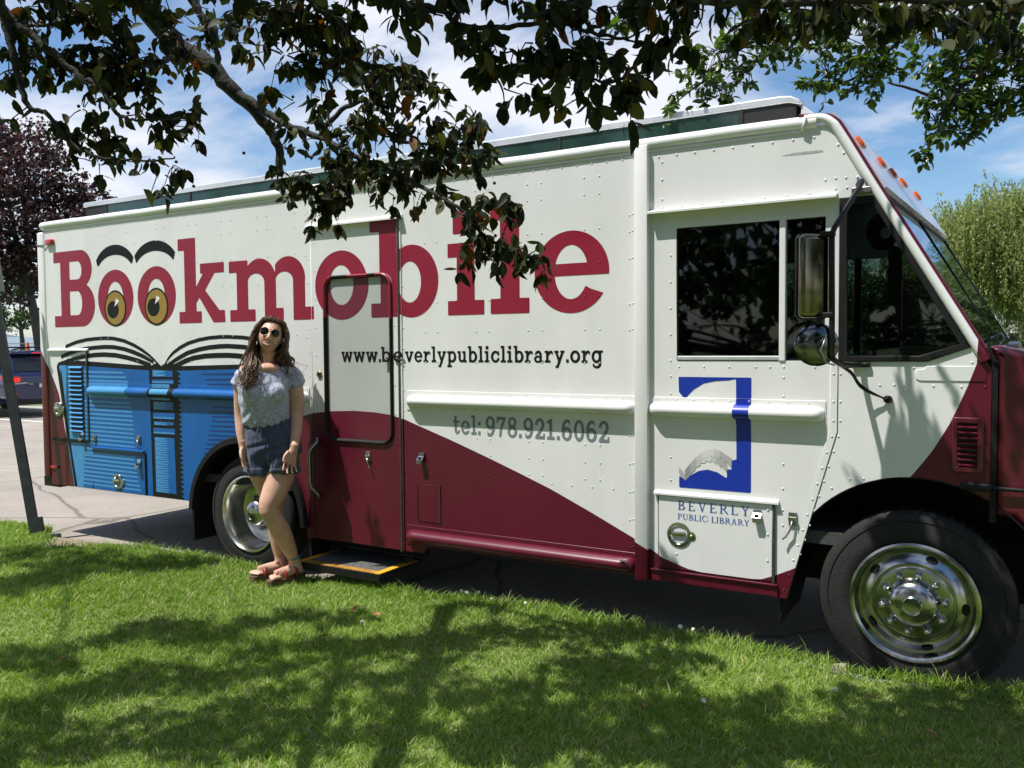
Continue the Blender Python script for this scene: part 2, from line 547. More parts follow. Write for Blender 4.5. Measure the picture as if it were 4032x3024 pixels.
fa = [(WF[0] + 0.575 * math.cos(math.radians(a)), 0.40 + 0.575 * math.sin(math.radians(a))) for a in range(150, 56, -6)]
cab_out = [(-1.66, 0.34), (-0.946, 0.343)] + [(-0.862, 0.663)] + fa + [(-0.09, 0.90), (-0.09, 1.47), (-0.135, 1.53), (-0.155, 1.565), (-0.58, 2.285), (-0.735, 2.56), (-0.775, 2.60), (-1.66, 2.60)]
h_slide = [(-1.505, 1.50), (-0.777, 1.50), (-0.777, 2.176), (-1.505, 2.176)]
h_quarter = [(-0.690, 1.518), (-0.370, 1.518), (-0.200, 1.572), (-0.575, 2.230), (-0.690, 2.230)]
cab_panel = V('cab_side_panel', plate_me(cab_out, (h_slide, h_quarter), 0.0, 0.03, 0.0015), M_paint)
far_cab = V('far_cab_side_panel', plate_me([(-1.66, 0.40), (-0.09, 0.95), (-0.09, 1.47), (-0.155, 1.565), (-0.735, 2.56), (-0.775, 2.60), (-1.66, 2.60)], (h_slide, h_quarter), 2.27, 0.03), M_white)
V('far_side_wall', box_me(-7.05, -1.66, 2.27, 2.30, 0.24, 2.60), M_white)  # carried low to keep light out from under the van
V('rear_wall', box_me(-7.12, -7.05, 0.05, 2.25, 0.44, 2.60, 0.01), M_paint)
V('corner_post', box_me(-7.153, -7.045, -0.010, 0.10, 0.50, 2.575, 0.022, 3), M_paint, smooth=True, angle=0.6)
V('corner_post', box_me(-7.153, -7.045, 2.20, 2.31, 0.50, 2.575, 0.022, 3), M_paint, smooth=True, angle=0.6)
V('side_post', box_me(-1.724, -1.650, -0.036, 0.01, 0.338, 2.612, 0.008, 2), M_paint, smooth=True, angle=0.6)
V('rear_bumper', box_me(-7.19, -6.96, 0.012, 2.29, 0.415, 0.505, 0.01), M_black)

# ---- roof with rolled edge
prof = []
for a in range(-90, 100, 12):
    prof.append((0.012 - 0.034 * math.cos(math.radians(a)), 2.622 + 0.033 * math.sin(math.radians(a))))
prof += [(0.10, 2.668), (0.4, 2.685), (1.15, 2.70), (1.9, 2.685), (2.2, 2.668)]
for a in range(80, -100, -12):
    prof.append((2.288 + 0.034 * math.cos(math.radians(a)), 2.622 + 0.033 * math.sin(math.radians(a))))
xs = [-7.10, -7.085] + list(np.linspace(-7.0, -0.92, 40)) + [-0.86, -0.82]
RV, RF = [], []
for i, x in enumerate(xs):
    for (y, z) in prof:
        k = 0.985 if i == 0 else 1.0
        wob = 0.0012 * math.sin(x * 9.0) + 0.0008 * math.sin(x * 23.0)
        RV.append((x, 1.15 + (y - 1.15) * k, (z - 2.55) * (k if i == 0 else 1) + 2.55 + wob))
np_ = len(prof)
for i in range(len(xs) - 1):
    for k in range(np_ - 1):
        RF.append((i * np_ + k, (i + 1) * np_ + k, (i + 1) * np_ + k + 1, i * np_ + k + 1))
RF.append(tuple(range(np_))); RF.append(tuple(reversed([(len(xs) - 1) * np_ + k for k in range(np_)])))
roof = V('roof', pydata(RV, RF), M_white, smooth=True, angle=0.9)
V('roof_seam', box_me(-7.06, -0.87, -0.007, 0.004, 2.578, 2.590), M_white, roof)
V('sealant_bead', tube_me([(-0.885, -0.012, 2.585), (-0.872, -0.026, 2.605), (-0.868, -0.027, 2.635), (-0.872, 0.0, 2.657)], [0.008, 0.006, 0.007, 0.006], 6), M_white, roof, smooth=True)
V('roof_lining', box_me(-7.0, -0.85, 0.04, 2.26, 2.60, 2.615), M_rooflining)

# rolled A-pillar edge
pil = smooth_path([(-0.87, -0.0, 2.636), (-0.80, 0.0, 2.632), (-0.755, 0.0, 2.606), (-0.715, 0.0, 2.55), (-0.553, 0.0, 2.262), (-0.35, 0.0, 1.912), (-0.16, 0.0, 1.582), (-0.132, 0.0, 1.535), (-0.115, 0.0, 1.50)], 5)
pill = V('pillar_edge', tube_me(pil, 0.021, 10), M_paint, smooth=True)
pil2 = [(p.x + 0.022, 0.004, p.z + 0.013) for p in pil[2:]]
V('pillar_trim', tube_me([(-0.90, -0.006, 2.655)] + pil2, 0.009, 6), M_maroon, smooth=True)
pil3 = [(p.x + 0.105, 2.29, p.z) for p in pil]
V('pillar_edge', tube_me(pil3, 0.021, 8), M_maroon, smooth=True)

# ---- front: visor panel, windscreen, bonnet
SH = 0.048                                           # the front runs slightly forward towards the far side
def frontquad(p0, p1, y0, y1, t, ny=10, bow=0.0):
    """sheet between two (x, z) lines, swept across the van"""
    VV, FF = [], []
    d = Vector((p1[0] - p0[0], p1[1] - p0[1])).normalized(); nx, nz = -d.y, d.x
    for j in range(ny + 1):
        y = y0 + (y1 - y0) * j / ny
        s = SH * y + bow * (1 - ((2 * j / ny) - 1) ** 2)
        for (a, b) in (p0, p1):
            VV.append((a + s, y, b)); VV.append((a + s - nx * t, y, b - nz * t))
    for j in range(ny):
        o = j * 4
        FF += [(o, o + 4, o + 6, o + 2), (o + 1, o + 3, o + 7, o + 5), (o, o + 1, o + 5, o + 4), (o + 2, o + 6, o + 7, o + 3)]
    FF += [(0, 2, 3, 1), (ny * 4, ny * 4 + 1, ny * 4 + 3, ny * 4 + 2)]
    return pydata(VV, FF)
M_visor = mat('visor_sky_tint', (0.52, 0.51, 0.60), 0.25, var=0.06, vscale=8, coat=0.5)  # lavender sky reflection put into the base colour of a white panel
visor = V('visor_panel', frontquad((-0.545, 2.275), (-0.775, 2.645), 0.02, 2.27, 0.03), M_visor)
M_wsglass = glass_mat('windscreen_glass', (0.34, 0.42, 0.46), refl=(0.44, 0.55, 0.70), ior=2.0)
ws = V('windscreen', frontquad((-0.128, 1.545), (-0.548, 2.268), 0.03, 1.135, 0.006), M_wsglass)
ws2 = V('windscreen', frontquad((-0.128, 1.545), (-0.548, 2.268), 1.155, 2.26, 0.006), M_wsglass)
for yy in (0.022, 1.145, 2.268):
    V('windscreen_gasket', tube_me([(-0.125 + SH * yy, yy, 1.535), (-0.55 + SH * yy, yy, 2.275)], 0.013, 6), M_rubber)
V('windscreen_gasket', tube_me([(-0.547, 0.02, 2.272), (-0.547 + SH * 2.27, 2.27, 2.272)], 0.014, 6), M_rubber)
V('windscreen_gasket', tube_me([(-0.122, 0.02, 1.537), (-0.122 + SH * 2.27, 2.27, 1.537)], 0.014, 6), M_rubber)
for yy in (0.25, 0.80, 1.15, 1.5, 2.05):
    bx = -0.70 + SH * yy
    bm = bmesh.new(); add_box(bm, -0.030, 0.030, -0.040, 0.040, 0.0, 0.026, 0.010, 2)
    bmesh.ops.rotate(bm, verts=bm.verts, cent=(0, 0, 0), matrix=Matrix.Rotation(math.radians(58), 3, 'Y'))
    bmesh.ops.translate(bm, verts=bm.verts, vec=(bx + 0.012, yy, 2.525 + 0.02))
    V('marker_light', bm_mesh(bm), M_lamp_amber, visor, smooth=True, angle=0.7)
rv = []
for k in range(44):
    yy = 0.06 + k * 0.05
    rv.append(tube_data([(-0.725 + SH * yy, yy, 2.577), (-0.716 + SH * yy, yy, 2.583)], 0.006, 5))
for k in range(16):
    yy = 0.07
    x = -0.585 - 0.013 * k * 0.9; rv.append(tube_data([(x + SH * yy, yy, 2.275 + (x + 0.545) * -1.609), (x + SH * yy + 0.008, yy, 2.28 + (x + 0.545) * -1.609)], 0.005, 5))
tag(V('rivets', pydata(*join_data(rv)), M_dark, visor), kind='stuff')

hood_side = [(-0.068, 0.83), (-0.068, 1.50), (-0.10, 1.562), (-0.07, 1.568), (0.03, 1.545), (0.60, 1.46), (1.0, 1.36), (1.12, 1.25), (1.15, 1.05), (1.15, 0.62), (0.30, 0.62)]
ha = [(WF[0] + 0.575 * math.cos(math.radians(a)), 0.40 + 0.575 * math.sin(math.radians(a))) for a in range(18, 54, 6)]
hood = V('bonnet', plate_me(hood_side[:-1] + [(0.17, 0.55)] + ha, (), 0.0, 2.30, 0.03, 3), M_maroon, smooth=True, angle=0.5)
V('grille', box_me(1.12, 1.165, 0.55, 1.75, 0.72, 1.18, 0.01), M_chrome)
for yy in (0.30, 2.0):
    V('headlight', pydata(*[[(1.14 + d, yy + r * math.cos(a), 0.93 + r * math.sin(a)) for r, d in ((0.09, 0.0), (0.09, 0.03), (0.001, 0.05)) for a in np.linspace(0, 2 * math.pi, 20, endpoint=False)], [(i * 20 + k, i * 20 + (k + 1) % 20, i * 20 + 20 + (k + 1) % 20, i * 20 + 20 + k) for i in range(2) for k in range(20)]]), M_chrome, hood, smooth=True)
V('front_bumper', box_me(1.16, 1.34, -0.02, 2.32, 0.42, 0.62, 0.03, 3), M_chrome)
V('hood_gap_seal', box_me(-0.092, -0.066, 0.004, 2.29, 0.80, 1.50), M_rubber)
V('hood_gap_seal', tube_me([(-0.078, 0.002, 1.495), (-0.105, 0.002, 1.555)], 0.010, 6), M_rubber)
# hold-down strap between cab and bonnet
st = V('bonnet_strap', tube_me([(-0.08, -0.022, 0.955), (0.03, -0.02, 0.953), (0.12, -0.02, 0.95)], 0.009, 8), M_rubber, smooth=True)
V('strap_handle', box_me(-0.205, -0.078, -0.030, -0.003, 0.938, 0.972, 0.010, 3), M_rubber, st, smooth=True)
V('strap_buckle', box_me(0.035, 0.075, -0.034, -0.003, 0.928, 0.975, 0.006), M_rubber, st)
# wiper gear on the cowl
wg = V('wiper', tube_me([(-0.07, 0.22, 1.555), (-0.045, 0.30, 1.60), (-0.065, 0.42, 1.625), (-0.10, 0.70, 1.60)], 0.006, 6), M_black, smooth=True)
V('wiper_blade', tube_me([(-0.115, 0.55, 1.60), (-0.09, 1.02, 1.61)], 0.007, 6), M_black, wg)
V('wiper_motor', box_me(-0.04, 0.02, 0.58, 0.70, 1.53, 1.585, 0.015), M_steel, wg)

# ---- wheels
def tyre_profile(R=0.415, w=0.23, rim=0.272):
    return [(rim - 0.004, w * 0.9), (rim, 0.012), (rim + 0.012, 0.006), (rim + 0.045, 0.0), (rim + 0.052, 0.003), (rim + 0.085, 0.002), (R - 0.045, 0.008), (R - 0.042, 0.003), (R - 0.022, 0.008), (R - 0.012, 0.018), (R - 0.002, 0.030), (R, 0.040), (R, w * 0.5), (R, w - 0.04), (R - 0.01, w - 0.012), (R - 0.05, w), (rim, w)]
def wheel(cx, cz, yf, dish, far=False):
    t = empty('wheel', (0, 0, 0)); t.parent = van
    s = -1 if far else 1
    def P(pr): return [(r, d * s) for r, d in pr]
    ty = V('tyre', pydata(*lathe_data(P(tyre_profile()), cx, yf, cz, 72)), M_tyre, t, smooth=True, angle=0.7)
    if far: 
        V('rim', pydata(*lathe_data(P([(0.272, 0.02), (0.2, 0.06), (0.001, 0.05)]), cx, yf, cz, 32)), M_steel, t, smooth=True)
        return t
    # tread blocks on the shoulder
    gr = []
    for k in range(60):
        a = 2 * math.pi * k / 60
        c, s_ = math.cos(a), math.sin(a)
        q = [(0.4175 * c - 0.006 * s_ * u, 0.4175 * s_ + 0.006 * c * u) for u in (-1, 1)]
        gr.append(([(cx + q[0][0], yf + 0.03, cz + q[0][1]), (cx + q[1][0], yf + 0.03, cz + q[1][1]), (cx + q[1][0], yf + 0.20, cz + q[1][1]), (cx + q[0][0], yf + 0.20, cz + q[0][1])], [(0, 1, 2, 3)]))
    V('tread_grooves', pydata(*join_data(gr)), M_black, ty)
    if dish == 'front':
        pr = [(0.276, 0.010), (0.273, -0.004), (0.262, -0.008), (0.252, -0.002), (0.246, 0.012), (0.238, 0.028), (0.225, 0.030), (0.205, 0.018), (0.186, 0.006), (0.178, 0.004), (0.174, 0.008), (0.166, 0.008), (0.160, 0.002), (0.150, 0.000), (0.112, 0.000), (0.108, -0.004), (0.100, -0.028), (0.090, -0.040), (0.070, -0.050), (0.044, -0.054), (0.042, -0.064), (0.038, -0.068), (0.030, -0.066), (0.001, -0.066)]
        V('rim', pydata(*lathe_data(pr, cx, yf, cz, 72)), M_chrome, t, smooth=True, angle=0.55)
        for k in range(10):
            a = math.radians(9 + 36 * k)
            x, z = cx + 0.131 * math.cos(a), cz + 0.131 * math.sin(a)
            V('lug_nut', pydata(*join_data([lathe_data([(0.0205, 0.002), (0.0195, -0.014)], x, yf, z, 6), lathe_data([(0.0165, -0.014), (0.0155, -0.026), (0.010, -0.035), (0.001, -0.039)], x, yf, z, 12)])), M_nut, t, smooth=True, angle=0.6)
        for k in range(5):
            a = math.radians(70 + 72 * k)
            x, z = cx + 0.213 * math.cos(a), cz + 0.213 * math.sin(a)
            vv = [(x + math.cos(b) * 0.026 * -math.sin(a) + math.sin(b) * 0.013 * math.cos(a), yf + 0.0165 + 0.010 * math.sin(b), z + math.cos(b) * 0.026 * math.cos(a) + math.sin(b) * 0.013 * math.sin(a)) for b in np.linspace(0, 2 * math.pi, 20, endpoint=False)]
            V('hand_hole', pydata(vv, [tuple(range(20))]), M_black, t)
    else:
        pr = [(0.276, 0.010), (0.273, -0.006), (0.264, -0.008), (0.256, 0.004), (0.246, 0.030), (0.238, 0.07), (0.232, 0.12), (0.226, 0.155), (0.205, 0.165), (0.150, 0.168), (0.098, 0.168)]
        V('rim', pydata(*lathe_data(pr, cx, yf, cz, 72)), M_alu, t, smooth=True, angle=0.6)
        V('hub', pydata(*lathe_data([(0.100, 0.168), (0.098, 0.09), (0.092, 0.05), (0.083, 0.034), (0.06, 0.022), (0.045, 0.018), (0.043, 0.022), (0.001, 0.016)], cx, yf, cz, 40)), M_chrome, t, smooth=True, angle=0.6)
        for k in range(10):
            a = math.radians(36 * k)
            V('lug_nut', pydata(*lathe_data([(0.017, 0.168), (0.016, 0.140), (0.001, 0.132)], cx + 0.143 * math.cos(a), yf, cz + 0.143 * math.sin(a), 6)), M_steel, t)
    return t
wheel(WF[0], 0.402, 0.010, 'front')
wheel(WR[0], 0.402, 0.020, 'rear')
w3 = wheel(WF[0], 0.402, 2.29, 'front', True)
w4 = wheel(WR[0], 0.402, 2.28, 'rear', True)

# wheel arches: dark liner and rubber flare
def arch_liner(cx, cz, r, a0, a1, y1, name='wheel_well'):
    n = 24; VV, FF = [], []
    for i in range(n + 1):
        a = math.radians(a0 + (a1 - a0) * i / n)
        for y in (0.012, y1):
            VV.append((cx + r * math.cos(a), y, cz + r * math.sin(a)))
    for i in range(n): FF.append((2 * i, 2 * i + 1, 2 * i + 3, 2 * i + 2))
    V(name, pydata(VV, FF), M_chassis, smooth=True)
    back = [(cx + r * math.cos(math.radians(a0 + (a1 - a0) * i / n)), y1, cz + r * math.sin(math.radians(a0 + (a1 - a0) * i / n))) for i in range(n + 1)]
    V(name, pydata(back, [tuple(range(n + 1))]), M_chassis)
arch_liner(WR[0], 0.37, 0.60, 185, -5, 0.62)
arch_liner(WF[0], 0.40, 0.60, 190, -10, 0.62)
fl = [(WR[0] + 0.575 * math.cos(math.radians(a)), -0.016 if 30 < a < 150 else -0.008, 0.37 + 0.575 * math.sin(math.radians(a))) for a in range(176, -1, -8)]
V('arch_flare', tube_me(fl, 0.016, 8, squash=(1, 1.0)), M_rubber, smooth=True)
flare = []
nn = 30
for i in range(nn + 1):
    a = math.radians(178 - 178 * i / nn)
    for r, y in ((0.590, 0.0), (0.585, -0.030), (0.545, -0.034), (0.535, 0.03)):
        flare.append((WR[0] + r * math.cos(a), y, 0.37 + r * math.sin(a)))
V('arch_flare_skin', pydata(flare, [(i * 4 + k, i * 4 + 4 + k, i * 4 + 5 + k, i * 4 + 1 + k) for i in range(nn) for k in range(3)]), M_rubber, smooth=True, angle=0.6)
flare = []
for i in range(nn + 1):
    a = math.radians(152 - 140 * i / nn)
    for r, y in ((0.577, 0.0), (0.576, -0.003), (0.571, -0.003), (0.569, 0.03)):
        flare.append((WF[0] + r * math.cos(a), y, 0.40 + r * math.sin(a)))
V('arch_flare', pydata(flare, [(i * 4 + k, i * 4 + 4 + k, i * 4 + 5 + k, i * 4 + 1 + k) for i in range(nn) for k in range(3)]), M_rubber, smooth=True, angle=0.6)
V('mud_flap', box_me(-5.285, -5.262, 0.01, 0.55, 0.15, 0.46), M_rubber)
V('mud_flap', pydata([(-0.95, 0.015, 0.35), (-0.875, 0.015, 0.66), (-0.955, 0.02, 0.60), (-0.985, 0.02, 0.20), (-0.95, 0.5, 0.35), (-0.875, 0.5, 0.66), (-0.955, 0.5, 0.60), (-0.985, 0.5, 0.20)], [(0, 1, 2, 3), (4, 7, 6, 5), (0, 4, 5, 1), (3, 2, 6, 7), (0, 3, 7, 4)]), M_rubber)
V('mud_flap', box_me(-4.108, -4.09, 0.02, 0.5, 0.16, 0.42), M_rubber)

# ---- chassis below the floor
cf = bmesh.new()
add_box(cf, -6.9, 0.9, 0.55, 0.68, 0.42, 0.60); add_box(cf, -6.9, 0.9, 1.62, 1.75, 0.42, 0.60)
add_box(cf, -7.0, -0.95, 0.03, 2.27, 0.60, 0.66)
add_box(cf, WR[0] - 0.08, WR[0] + 0.08, 0.2, 2.1, 0.32, 0.48); add_box(cf, WF[0] - 0.06, WF[0] + 0.06, 0.2, 2.1, 0.32, 0.44)
add_box(cf, -2.9, -1.9, 0.25, 0.6, 0.30, 0.58, 0.03); add_box(cf, -6.6, -5.6, 0.3, 2.0, 0.45, 0.60)
V('chassis', bm_mesh(cf), M_chassis)

# ---- cab interior
V('bulkhead', box_me(-1.80, -1.76, 0.04, 2.26, 0.66, 2.60), M_int)
V('cab_floor', box_me(-1.76, -0.1, 0.04, 2.26, 0.62, 0.68), M_int)
V('dashboard', box_me(-0.50, -0.10, 0.20, 2.24, 1.20, 1.50, 0.05, 3), M_int, smooth=True, angle=0.6)
V('dashboard_shelf', box_me(-0.46, -0.16, 0.05, 2.24, 1.485, 1.512, 0.01), M_int)
sw = [(-0.72 + 0.20 * math.cos(a) * math.cos(math.radians(40)) , 1.70 + 0.20 * math.sin(a), 1.55 + 0.20 * math.cos(a) * math.sin(math.radians(40))) for a in np.linspace(0, 2 * math.pi, 28)]
swo = V('steering_wheel', tube_me(sw, 0.014, 6, cap=False), M_black, smooth=True)
V('steering_column', tube_me([(-0.72, 1.70, 1.55), (-0.48, 1.70, 1.30)], 0.03, 8), M_black, swo)
V('steering_spoke', tube_me([(-0.72 - 0.15, 1.70, 1.55 - 0.126), (-0.72 + 0.15, 1.70, 1.55 + 0.126)], 0.014, 6), M_black, swo)
dseat = V('driver_seat', box_me(-1.55, -1.05, 1.45, 1.95, 1.02, 1.16, 0.05, 3), M_black, smooth=True)
V('seat_back', box_me(-1.66, -1.52, 1.45, 1.95, 1.10, 1.86, 0.05, 3), M_black, dseat, smooth=True)
V('seat_pedestal', box_me(-1.45, -1.15, 1.55, 1.85, 0.66, 1.04), M_black, dseat)
fan = V('cab_fan', pydata(*[[(-0.54 + 0.075 * math.cos(a) * r, 0.10 + d, 2.10 + 0.09 * math.sin(a) * r) for r, d in ((1, 0), (0.9, 0.05), (0.3, 0.08)) for a in np.linspace(0, 2 * math.pi, 20, endpoint=False)], [(i * 20 + k, i * 20 + (k + 1) % 20, i * 20 + 20 + (k + 1) % 20, i * 20 + 20 + k) for i in range(2) for k in range(20)]]), M_dark, smooth=True)
M_paper = mat('papers', (0.70, 0.72, 0.62), 0.6, var=0.15, vscale=30)
M_leaf_note = mat('yellow_green_note', (0.55, 0.62, 0.14), 0.6, var=0.1, vscale=30)
for k, (a, b, z) in enumerate(((-0.52, -0.28, 1.522), (-0.50, -0.26, 1.540), (-0.47, -0.25, 1.556), (-0.54, -0.33, 1.507))):
    V('paper_pile', box_me(a, b, 0.07 + 0.02 * k, 0.30, z, z + 0.007), M_paper)
V('dash_tray', box_me(-0.60, -0.18, 0.045, 0.34, 1.492, 1.505), M_int)
V('cardboard_note', plate_me([(-0.455, 1.522), (-0.40, 1.520), (-0.345, 1.535), (-0.350, 1.548), (-0.39, 1.545), (-0.43, 1.540), (-0.47, 1.540), (-0.475, 1.532)], (), 0.045, 0.004), M_leaf_note)
V('stowed_board', pydata([(-1.36, 0.5, 1.95), (-1.30, 0.5, 1.97), (-0.98, 0.55, 1.62), (-1.02, 0.55, 1.58), (-1.36, 0.53, 1.95), (-1.30, 0.53, 1.97), (-0.98, 0.58, 1.62), (-1.02, 0.58, 1.58)], [(0, 1, 2, 3), (4, 7, 6, 5), (0, 4, 5, 1), (1, 5, 6, 2), (2, 6, 7, 3), (3, 7, 4, 0)]), M_rooflining)

# ---- cab windows
sl = V('sliding_window', plate_me([(-1.500, 1.522), (-0.992, 1.522), (-0.992, 2.172), (-1.500, 2.172)], (), 0.014, 0.006), M_glass_tint)
V('window_sill', box_me(-1.500, -0.985, -0.004, 0.02, 1.503, 1.524, 0.003), M_alucap, sl)
V('window_divider', box_me(-0.988, -0.958, -0.006, 0.026, 1.498, 2.178, 0.004), M_white)
V('fixed_window', plate_me([(-0.957, 1.502), (-0.779, 1.502), (-0.779, 2.172), (-0.957, 2.172)], (), 0.018, 0.006), M_glass_tint)
V('window_edge', plate_me([(-1.510, 1.494), (-0.772, 1.494), (-0.772, 2.182), (-1.510, 2.182)], ([(-1.500, 1.505), (-0.780, 1.505), (-0.780, 2.172), (-1.500, 2.172)],), 0.004, 0.02), M_dark)
V('quarter_window', plate_me([(-0.686, 1.522), (-0.372, 1.522), (-0.207, 1.574), (-0.577, 2.226), (-0.686, 2.226)], (), 0.010, 0.006), M_glass)
V('window_gasket', plate_me([(-0.716, 1.497), (-0.340, 1.497), (-0.172, 1.560), (-0.563, 2.254), (-0.716, 2.254)], ([(-0.680, 1.524), (-0.372, 1.524), (-0.212, 1.576), (-0.580, 2.222), (-0.680, 2.222)],), -0.010, 0.024, 0.005), M_rubber)
for (hole, nm) in ((h_slide, 'far_window'), (h_quarter, 'far_window')):
    V(nm, plate_me(hole, (), 2.28, 0.006), M_glass)
V('far_window_divider', box_me(-1.0, -0.955, 2.26, 2.30, 1.5, 2.18), M_dark)
V('far_window_divider', box_me(-0.777, -0.69, 2.255, 2.275, 1.5, 2.25), M_dark)
# rain gutters
def gutter(x0, x1, z0, z1, out, name):
    pr = [(0.0, z1), (-out, z0 + 0.006), (-out, z0 - 0.004), (-out + 0.005, z0 - 0.004), (0.0, z0 + 0.002)]
    VV = [(x, y, z) for x in (x0, x1) for y, z in pr]
    n = len(pr)
    return V(name, pydata(VV, [(k, (k + 1) % n, n + (k + 1) % n, n + k) for k in range(n)] + [tuple(range(n)), tuple(range(2 * n - 1, n - 1, -1))]), M_paint)
gutter(-1.648, -0.725, 2.258, 2.280, 0.048, 'rain_gutter')
gutter(-4.052, -3.262, 2.372, 2.400, 0.034, 'rain_gutter')
gutter(-1.622, -0.982, 0.806, 0.824, 0.020, 'rain_gutter')
gutter(-7.03, -6.478, 1.576, 1.592, 0.018, 'rain_gutter')

# ---- cab door edges, seams, panel relief
V('door_seam_strip', plate_me([(-0.748, 1.500), (-0.7185, 1.500), (-0.7185, 1.168), (-0.946, 0.343), (-0.981, 0.343), (-0.750, 1.170)], (), -0.0045, 0.006, 0.001), M_paint)
V('door_seam', tube_me([(-0.716, -0.001, 1.50), (-0.7165, -0.001, 1.168), (-0.944, -0.001, 0.345)], 0.0014, 5), M_steel)
V('sill_step', box_me(-1.640, -0.985, -0.012, 0.01, 0.345, 0.40, 0.004), M_paint)
V('sill_lip', box_me(-1.640, -0.985, -0.022, 0.01, 0.400, 0.409, 0.002), M_maroon)
V('embossed_panel', plate_me([(-0.385, 1.420), (-0.37, 1.412), (-0.110, 1.412), (-0.110, 1.478), (-0.345, 1.478), (-0.352, 1.465), (-0.385, 1.46)], (), -0.004, 0.006, 0.002), M_paint)
hatch = V('access_hatch', plate_me([(-1.597, 0.418), (-1.014, 0.418), (-1.014, 0.797), (-1.597, 0.797)], (), -0.008, 0.010, 0.0015), M_paint)
V('piano_hinge', tube_me([(-1.006, -0.008, 0.40), (-1.006, -0.008, 0.795)], 0.007, 8), M_hinge, hatch)
V('hatch_shadow_gap', plate_me([(-1.603, 0.412), (-1.000, 0.412), (-1.000, 0.803), (-1.603, 0.803)], ([(-1.598, 0.417), (-1.013, 0.417), (-1.013, 0.798), (-1.598, 0.798)],), -0.002, 0.004), M_dark, hatch)
fh = V('fuel_hatch', plate_me([(-3.165, 0.505), (-3.004, 0.505), (-3.004, 0.738), (-3.165, 0.738)], (), -0.004, 0.006, 0.001), M_paint)
V('hatch_edge', box_me(-3.172, -3.166, -0.0045, 0.002, 0.503, 0.738), M_black, fh)
V('hatch_edge', box_me(-3.004, -3.000, -0.006, 0.002, 0.503, 0.740), M_hinge, fh)
# cowl vent with louvres
vent = V('cowl_vent', plate_me(rrect(-0.238, -0.116, 1.012, 1.255, 0.014), ([(-0.217, 1.040), (-0.140, 1.040), (-0.140, 1.230), (-0.217, 1.230)],), -0.016, 0.018, 0.006), M_maroon, smooth=True, angle=0.5)
V('vent_backing', box_me(-0.217, -0.140, -0.002, 0.004, 1.04, 1.23), M_black, vent)
for k in range(8):
    z = 1.222 - k * 0.0236
    V('louvre', pydata([(-0.216, -0.0025, z), (-0.141, -0.0025, z), (-0.141, -0.018, z - 0.010), (-0.216, -0.018, z - 0.010), (-0.216, -0.018, z - 0.013), (-0.141, -0.018, z - 0.013)], [(0, 1, 2, 3), (3, 2, 5, 4)]), M_maroon, vent)

# ---- rub rails
def rub_rail(x0, x1, zc, r, out, matf, name, flange=True, matlist=(M_paint,), n=10, dx=0.04, fl_top=0.065, fl_bot=0.055):
    xs = [x0, x0 + 0.010, x0 + 0.025, x0 + 0.045] + list(np.arange(x0 + 0.07, x1 - 0.06, dx)) + [x1 - 0.045, x1 - 0.025, x1 - 0.010, x1]
    sc = [0.15, 0.55, 0.85, 1.0] + [1.0] * (len(xs) - 8) + [1.0, 0.85, 0.55, 0.15]
    VV, FF = [], []
    for x, s in zip(xs, sc):
        for k in range(n + 1):
            a = math.pi * k / n
            VV.append((x, -out * s * math.sin(a), zc + r * (0.55 + 0.45 * s) * math.cos(a)))
    me_f = []
    for i in range(len(xs) - 1):
        for k in range(n):
            FF.append((i * (n + 1) + k, i * (n + 1) + k + 1, (i + 1) * (n + 1) + k + 1, (i + 1) * (n + 1) + k))
            me_f.append(matf((xs[i] + xs[i + 1]) / 2, k / n))
    me = pydata(VV, FF)
    for m_ in matlist: me.materials.append(m_)
    me.polygons.foreach_set('material_index', me_f)
    o = V(name, me, None, smooth=True, angle=1.2)
    if flange:
        f = box_me(x0 - 0.006, x1 + 0.006, -0.0045, 0.003, zc - fl_bot, zc + fl_top, 0.001, 1)
        bmf = bmesh.new(); bmf.from_mesh(f)
        for x in np.arange(x0 + 0.1, x1, 0.1):
            g = bmf.verts[:] + bmf.edges[:] + bmf.faces[:]
            bmesh.ops.bisect_plane(bmf, geom=g, plane_co=(x, 0, 0), plane_no=(1, 0, 0))
        bmf.to_mesh(f); bmf.free()
        for m_ in matlist: f.materials.append(m_)
        for p in f.polygons: p.material_index = matf(p.center.x, 0.3)
        V('rail_flange', f, None, o)
    return o
one = lambda x, k: 0
rub_rail(-3.240, -1.726, 1.248, 0.038, 0.052, one, 'rub_rail')
rub_rail(-1.650, -0.775, 1.246, 0.038, 0.052, lambda x, k: 1 if -1.200 < x < -1.118 else 0, 'rub_rail', matlist=(M_paint, M_logo), dx=0.0135)
rub_rail(-3.252, -1.722, 0.410, 0.040, 0.062, one, 'lower_rail')
def bluef(x, k):
    if x > -4.42: return 0
    if x < -5.975: return 2
    if x < -5.70: return 1
    if x < -5.40: return 2 if (-5.67 < x < -5.46 and 0.18 < k < 0.52) else 3
    if x < -5.06 or k < 0.62: return 1
    return 4
rub_rail(-6.487, -4.068, 1.248, 0.038, 0.052, bluef, 'rub_rail', matlist=(M_paint, M_blue, M_lblue, M_ink, M_dblue), dx=0.03)

